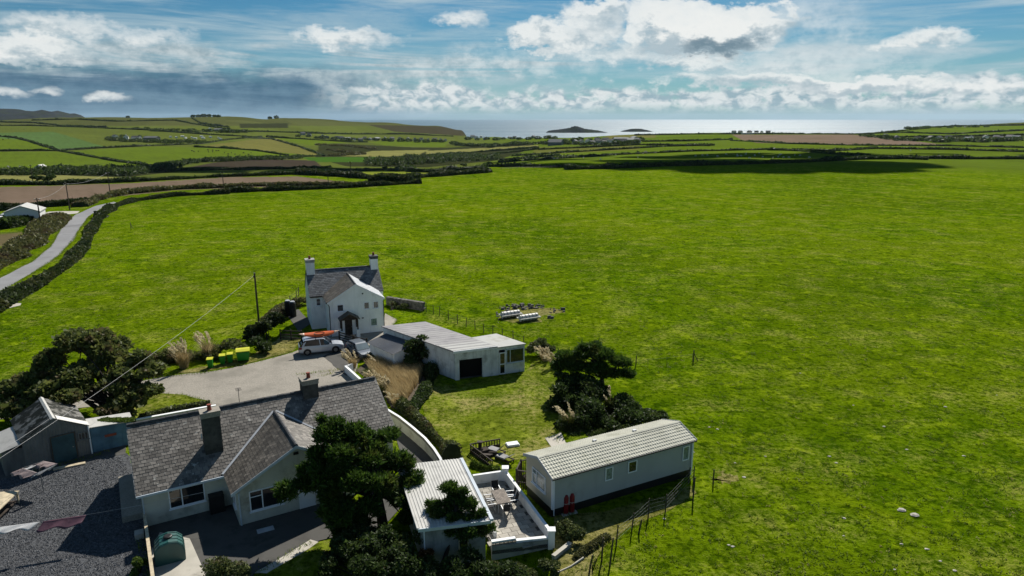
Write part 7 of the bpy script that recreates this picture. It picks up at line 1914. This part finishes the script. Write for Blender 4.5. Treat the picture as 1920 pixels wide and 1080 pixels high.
far = [
 ('hedge left of the long dark field-edge hedge', [(905, 313), (980, 313), (1060, 314)]), ('second hedge line beyond the shaded right-hand fields', [(935, 305), (1000, 301), (1150, 291), (1300, 284), (1440, 281), (1505, 284)]),
 ('hedge above the shaded sheep field', [(1500, 284), (1570, 290), (1640, 296), (1740, 300)]), ('hedge running to the right edge behind the big field', [(1440, 282), (1560, 284), (1640, 279), (1780, 281), (1940, 286)]),
 ('third hedge line beyond the shaded fields', [(960, 293), (1050, 287), (1150, 281), (1250, 275), (1340, 273)]), ('hedge below the middle-distance cluster', [(1010, 281), (1100, 277), (1200, 272), (1330, 274)]),
 ('hedge beneath the far brown field', [(1370, 264), (1480, 270), (1600, 273), (1780, 274), (1940, 278)]), ('hedge above the lit strip right of the cluster', [(1205, 266), (1290, 265), (1372, 262)]),
 ('hedge along the clifftop edge of the fields', [(1190, 254), (1300, 252), (1460, 251.5), (1600, 252)]), ('upper hedge on the right-hand hill', [(1700, 241), (1780, 237), (1850, 236), (1940, 235)]),
 ('middle hedge on the right-hand hill', [(1600, 252), (1690, 249), (1780, 252), (1860, 248), (1940, 244)]), ('lower hedge on the right-hand hill', [(1650, 258), (1720, 257), (1800, 256), (1940, 253)]),
 ('slanting hedge on the right-hand hill', [(1640, 250), (1700, 245), (1740, 241)]),
 ('hedge under the upper left green fields', [(-60, 285), (50, 283), (110, 283)]), ('hedge falling right from the left field corner', [(110, 283), (170, 294), (220, 303), (275, 310)]),
 ('hedge from the left field corner to the white farmhouse', [(110, 283), (190, 278), (280, 274), (380, 270), (430, 262), (490, 257)]), ('hedge at the edge of the pale green left field', [(-20, 254), (30, 259), (60, 267), (105, 281)]),
 ('long hedge across the upper left slope', [(-60, 236), (60, 236), (150, 239), (270, 244), (350, 250), (485, 258)]), ('hedge high on the left slope', [(-60, 228), (70, 231), (110, 236), (200, 239)]),
 ('hedge below the mountain on the far left', [(60, 226), (140, 224), (215, 228)]), ('hedge behind the cows field', [(365, 276), (420, 278), (480, 283), (540, 292)]),
 ('hedge bounding the olive field in the centre', [(455, 259), (510, 261), (560, 275), (608, 293)]), ('hedge above the central bright field', [(500, 257), (580, 262), (660, 267), (690, 267)]),
 ('hedge below the cows field', [(290, 308), (380, 302), (480, 298), (560, 295), (600, 293)]), ('hedge on the skyline slope of the far hill', [(360, 222), (375, 231), (430, 239)]), ('cross hedge on the upper far hill', [(215, 228), (330, 226), (365, 233), (430, 243)]),
 ('hedge along the foot of the headland slope', [(560, 250), (660, 252), (760, 252), (850, 256)]), ('hedge beside the lane to the village', [(880, 296), (940, 288), (1010, 280)]), ('hedge below the yellow stubble strip', [(800, 292), (900, 285), (1010, 277)]),
 ('hedge beneath the far dark ploughed field', [(310, 322), (420, 319), (540, 317), (620, 314)]), ('hedge right of the central wood', [(940, 301), (1000, 296), (1050, 292)]),
 ('hedge on the slope above the village', [(440, 246), (520, 248), (600, 250)]),
]
for k, (lab, l) in enumerate(far):
    P_ = tpts(interp_px(l, 14)); d_ = sum(p[1] for p in P_) / len(P_)
    hedge(lab, P_, 2.0 + d_ * .0014, 1.3 + d_ * .0008, int(min(2600, 500 + 6 * len(P_) * 20)), .5 + d_ * .0007, 'dark_leaf', seed=60 + k, step=max(3, d_ * .004))

def wood(label, spots, N, size, mat, r=(5, 4.5), kind='stuff', name='woodland', h=5.0):
    cs = []
    for (px, py) in spots:
        p = T(px, py); q = rnd.uniform(.7, 1.25)
        cs.append((p[0], p[1], p[2] + h * .45 * q, r[0] * q, r[0] * q, h * .55 * q))
    P_, D_ = in_clumps(cs, N, .6)
    o = quad_cloud(name, P_, rng.uniform(.6, 1.4, N) * size, mat, None, 1.4, D_ * .6); tag(o, label, 'wood', kind=kind)
def row(l, n, j=2.0): return [(x + rnd.uniform(-3, 3), y + rnd.uniform(-j, j) * .5) for x, y in interp_px(l, n)]
wood('dark tree belt along the valley beyond the stubble field', row([(-40, 328), (60, 328), (150, 327), (240, 330)], 7) + row([(80, 322), (200, 321), (330, 318)], 8), 15000, .8, 'dark_leaf', (5, 5))
wood('wooded valley rising towards the cows field', row([(230, 330), (300, 318), (360, 306), (460, 300), (560, 298)], 7) + row([(260, 326), (330, 312)], 8), 13000, .9, 'dark_leaf', (6, 5))
wood('dark wood filling the valley below the village', row([(690, 306), (760, 300), (830, 296), (900, 294)], 6) + row([(700, 311), (780, 308), (860, 303), (930, 300)], 7) + row([(800, 300), (880, 298)], 8), 16000, 1.0, 'dark_leaf', (7, 6), h=7)
wood('brown scrub on the slope under the central green field', row([(600, 272), (650, 275), (700, 280)], 9) + row([(620, 282), (680, 290), (620, 292)], 9), 9000, 1.2, 'rough_leaf', (8, 4), h=4)
wood('trees around the village and beach road', row([(560, 256), (640, 263), (720, 265), (830, 267)], 14) + row([(850, 272), (920, 276), (990, 270), (1060, 271)], 9) + row([(880, 263), (960, 262), (1040, 260)], 14), 17000, 1.5, 'dark_leaf', (9, 6), h=7)
wood('trees among the middle-distance cluster of buildings', row([(1070, 272), (1130, 272), (1190, 270)], 12) + row([(1060, 266), (1120, 262), (1200, 265)], 14), 8000, 1.2, 'dark_leaf', (7, 5), h=6)
wood('trees around the far white farmhouse', row([(205, 263), (240, 266), (300, 268), (380, 268)], 6) + [(230, 259), (262, 258), (275, 262), (310, 266)], 9000, .9, 'dark_leaf', (6, 5), h=6)
wood('skyline trees on the far left hill', [(362, 219), (372, 218.5), (382, 218), (392, 218.5), (402, 219), (410, 219.5), (240, 221), (506, 220), (518, 219.5)], 3000, 2.0, 'dark_leaf', (9, 8), h=9)
wood('trees along the foot of the right-hand hill', row([(1620, 256), (1680, 263), (1760, 266), (1860, 266), (1920, 263)], 12) + row([(1700, 242), (1760, 240), (1850, 238)], 18), 9000, 1.5, 'dark_leaf', (9, 5), h=6)
wood('trees on the upper slope beside the grey barn', row([(420, 247), (470, 249), (300, 247), (260, 243)], 12), 5000, 1.6, 'dark_leaf', (10, 6), h=7)
def far_tree(label, px, py, r, h):
    p = T(px, py); t = thing('field_tree', label, 'tree', p)
    MB().tube([(0, 0, -.3), (0, 0, h * .5)], [.25, .15], 6).build('trunk', 'bark', t)
    P_, D_ = in_clumps(sub_clumps(0, 0, h * .6, r, r, h * .4, 6, .5, seed=int(px)), 900, .6); quad_cloud('crown', P_, rng.uniform(.5, 1.2, 900) * .5, 'dark_leaf', t, 1.4)
for px, py, r_, h_, lab in ((70, 341, 2.5, 2.5, 'low dark bush left of the pair by the stubble field'), (90, 340, 3, 3.5, 'taller dark bush right of the pair by the stubble field'), (687, 320, 3, 4, 'dark tree left of the bright paddock beyond the yellow strip'), (722, 319.5, 2, 3.5, 'small dark tree in the bright paddock'), (745, 320, 2, 3.5, 'middle dark tree in the bright paddock'), (760, 320, 3.5, 4.5, 'rightmost dark tree in the bright paddock'), (870, 313, 4, 4, 'dark tree behind the hedge end of the big field')):
    far_tree(lab, px, py, r_, h_)
wire_fence('post and rail fence along the far corner of the big field', [(940, 318), (955, 317.6), (970, 317.2), (985, 316.8), (1000, 316.4), (1015, 316), (1030, 315.6), (1045, 315.2)], 1.2, (.5, .9), .08, wr=.03)

# ------------------------------------------------------------------ drifting clouds above the view, whose shadows lie on the far fields
def cloud(label, gx, gy, rx, ry, n, seed, alt=520.0):
    """cumulus over the ground point it shades"""
    r = np.random.default_rng(seed); k = alt / math.tan(SUN_EL)
    cx, cy = gx + k * math.sin(SUN_AZ), gy + k * math.cos(SUN_AZ)
    u = np.linspace(0, math.pi, 15); w = np.linspace(0, 2 * math.pi, 23)[:-1]
    vs = []; fs = []; base = 0
    for i in range(n):
        a = r.uniform(0, 6.283); q = math.sqrt(r.random())
        ox, oy = rx * q * math.cos(a), ry * q * math.sin(a); s = r.uniform(.26, .42) * min(rx, ry) * (1.2 - .5 * q)
        U_, W_ = np.meshgrid(u, w, indexing='ij')
        nz = 1 + .10 * np.sin(5 * W_ + 3 * U_ + i) + .07 * np.sin(9 * U_ - 4 * W_ + 2 * i)
        X_ = ox + s * 1.3 * nz * np.sin(U_) * np.cos(W_); Y_ = oy + s * 1.1 * nz * np.sin(U_) * np.sin(W_); Z_ = s * .8 * nz * np.cos(U_); Z_ = np.where(Z_ < -.25 * s, -.25 * s, Z_)
        vs.append(np.stack([X_, Y_, Z_], -1).reshape(-1, 3)); nu, nw = U_.shape
        aa = np.arange(nu - 1)[:, None] * nw; b_ = np.arange(nw)[None]; b2 = (b_ + 1) % nw
        fs.append(base + np.stack([aa + b_, aa + b2, aa + nw + b2, aa + nw + b_], -1).reshape(-1, 4)); base += nu * nw
    o = npmesh('cloud', np.concatenate(vs), np.concatenate(fs), 'cloud_vapour', None, True); o.location = (cx, cy, alt)
    tag(o, label, 'cloud')
cloud('white cumulus high over the far edge of the big field', 115, 385, 120, 52, 34, 1)
cloud('white cumulus high over the shaded sheep field', 150, 560, 320, 85, 36, 9)
cloud('white cumulus high over the wooded valley', -160, 640, 170, 70, 24, 2)

# ------------------------------------------------------------------ the air between here and the horizon
def haze():
    m = bpy.data.materials.new('haze_air'); m.use_nodes = True
    nt = m.node_tree; nt.nodes.clear()
    o = nt.nodes.new('ShaderNodeOutputMaterial'); v = nt.nodes.new('ShaderNodeVolumePrincipled')
    v.inputs['Color'].default_value = (0.62, 0.82, 1.0, 1); v.inputs['Density'].default_value = 0.000011; v.inputs['Anisotropy'].default_value = 0.2
    nt.links.new(v.outputs[0], o.inputs['Volume']); MATS['haze_air'] = m
    h = MB().bx(-47000, -47000, -99, 47000, 47000, 240).build('haze', 'haze_air')
    tag(h, 'thin blue sea air softening the far coast', 'haze', kind='stuff')
haze()
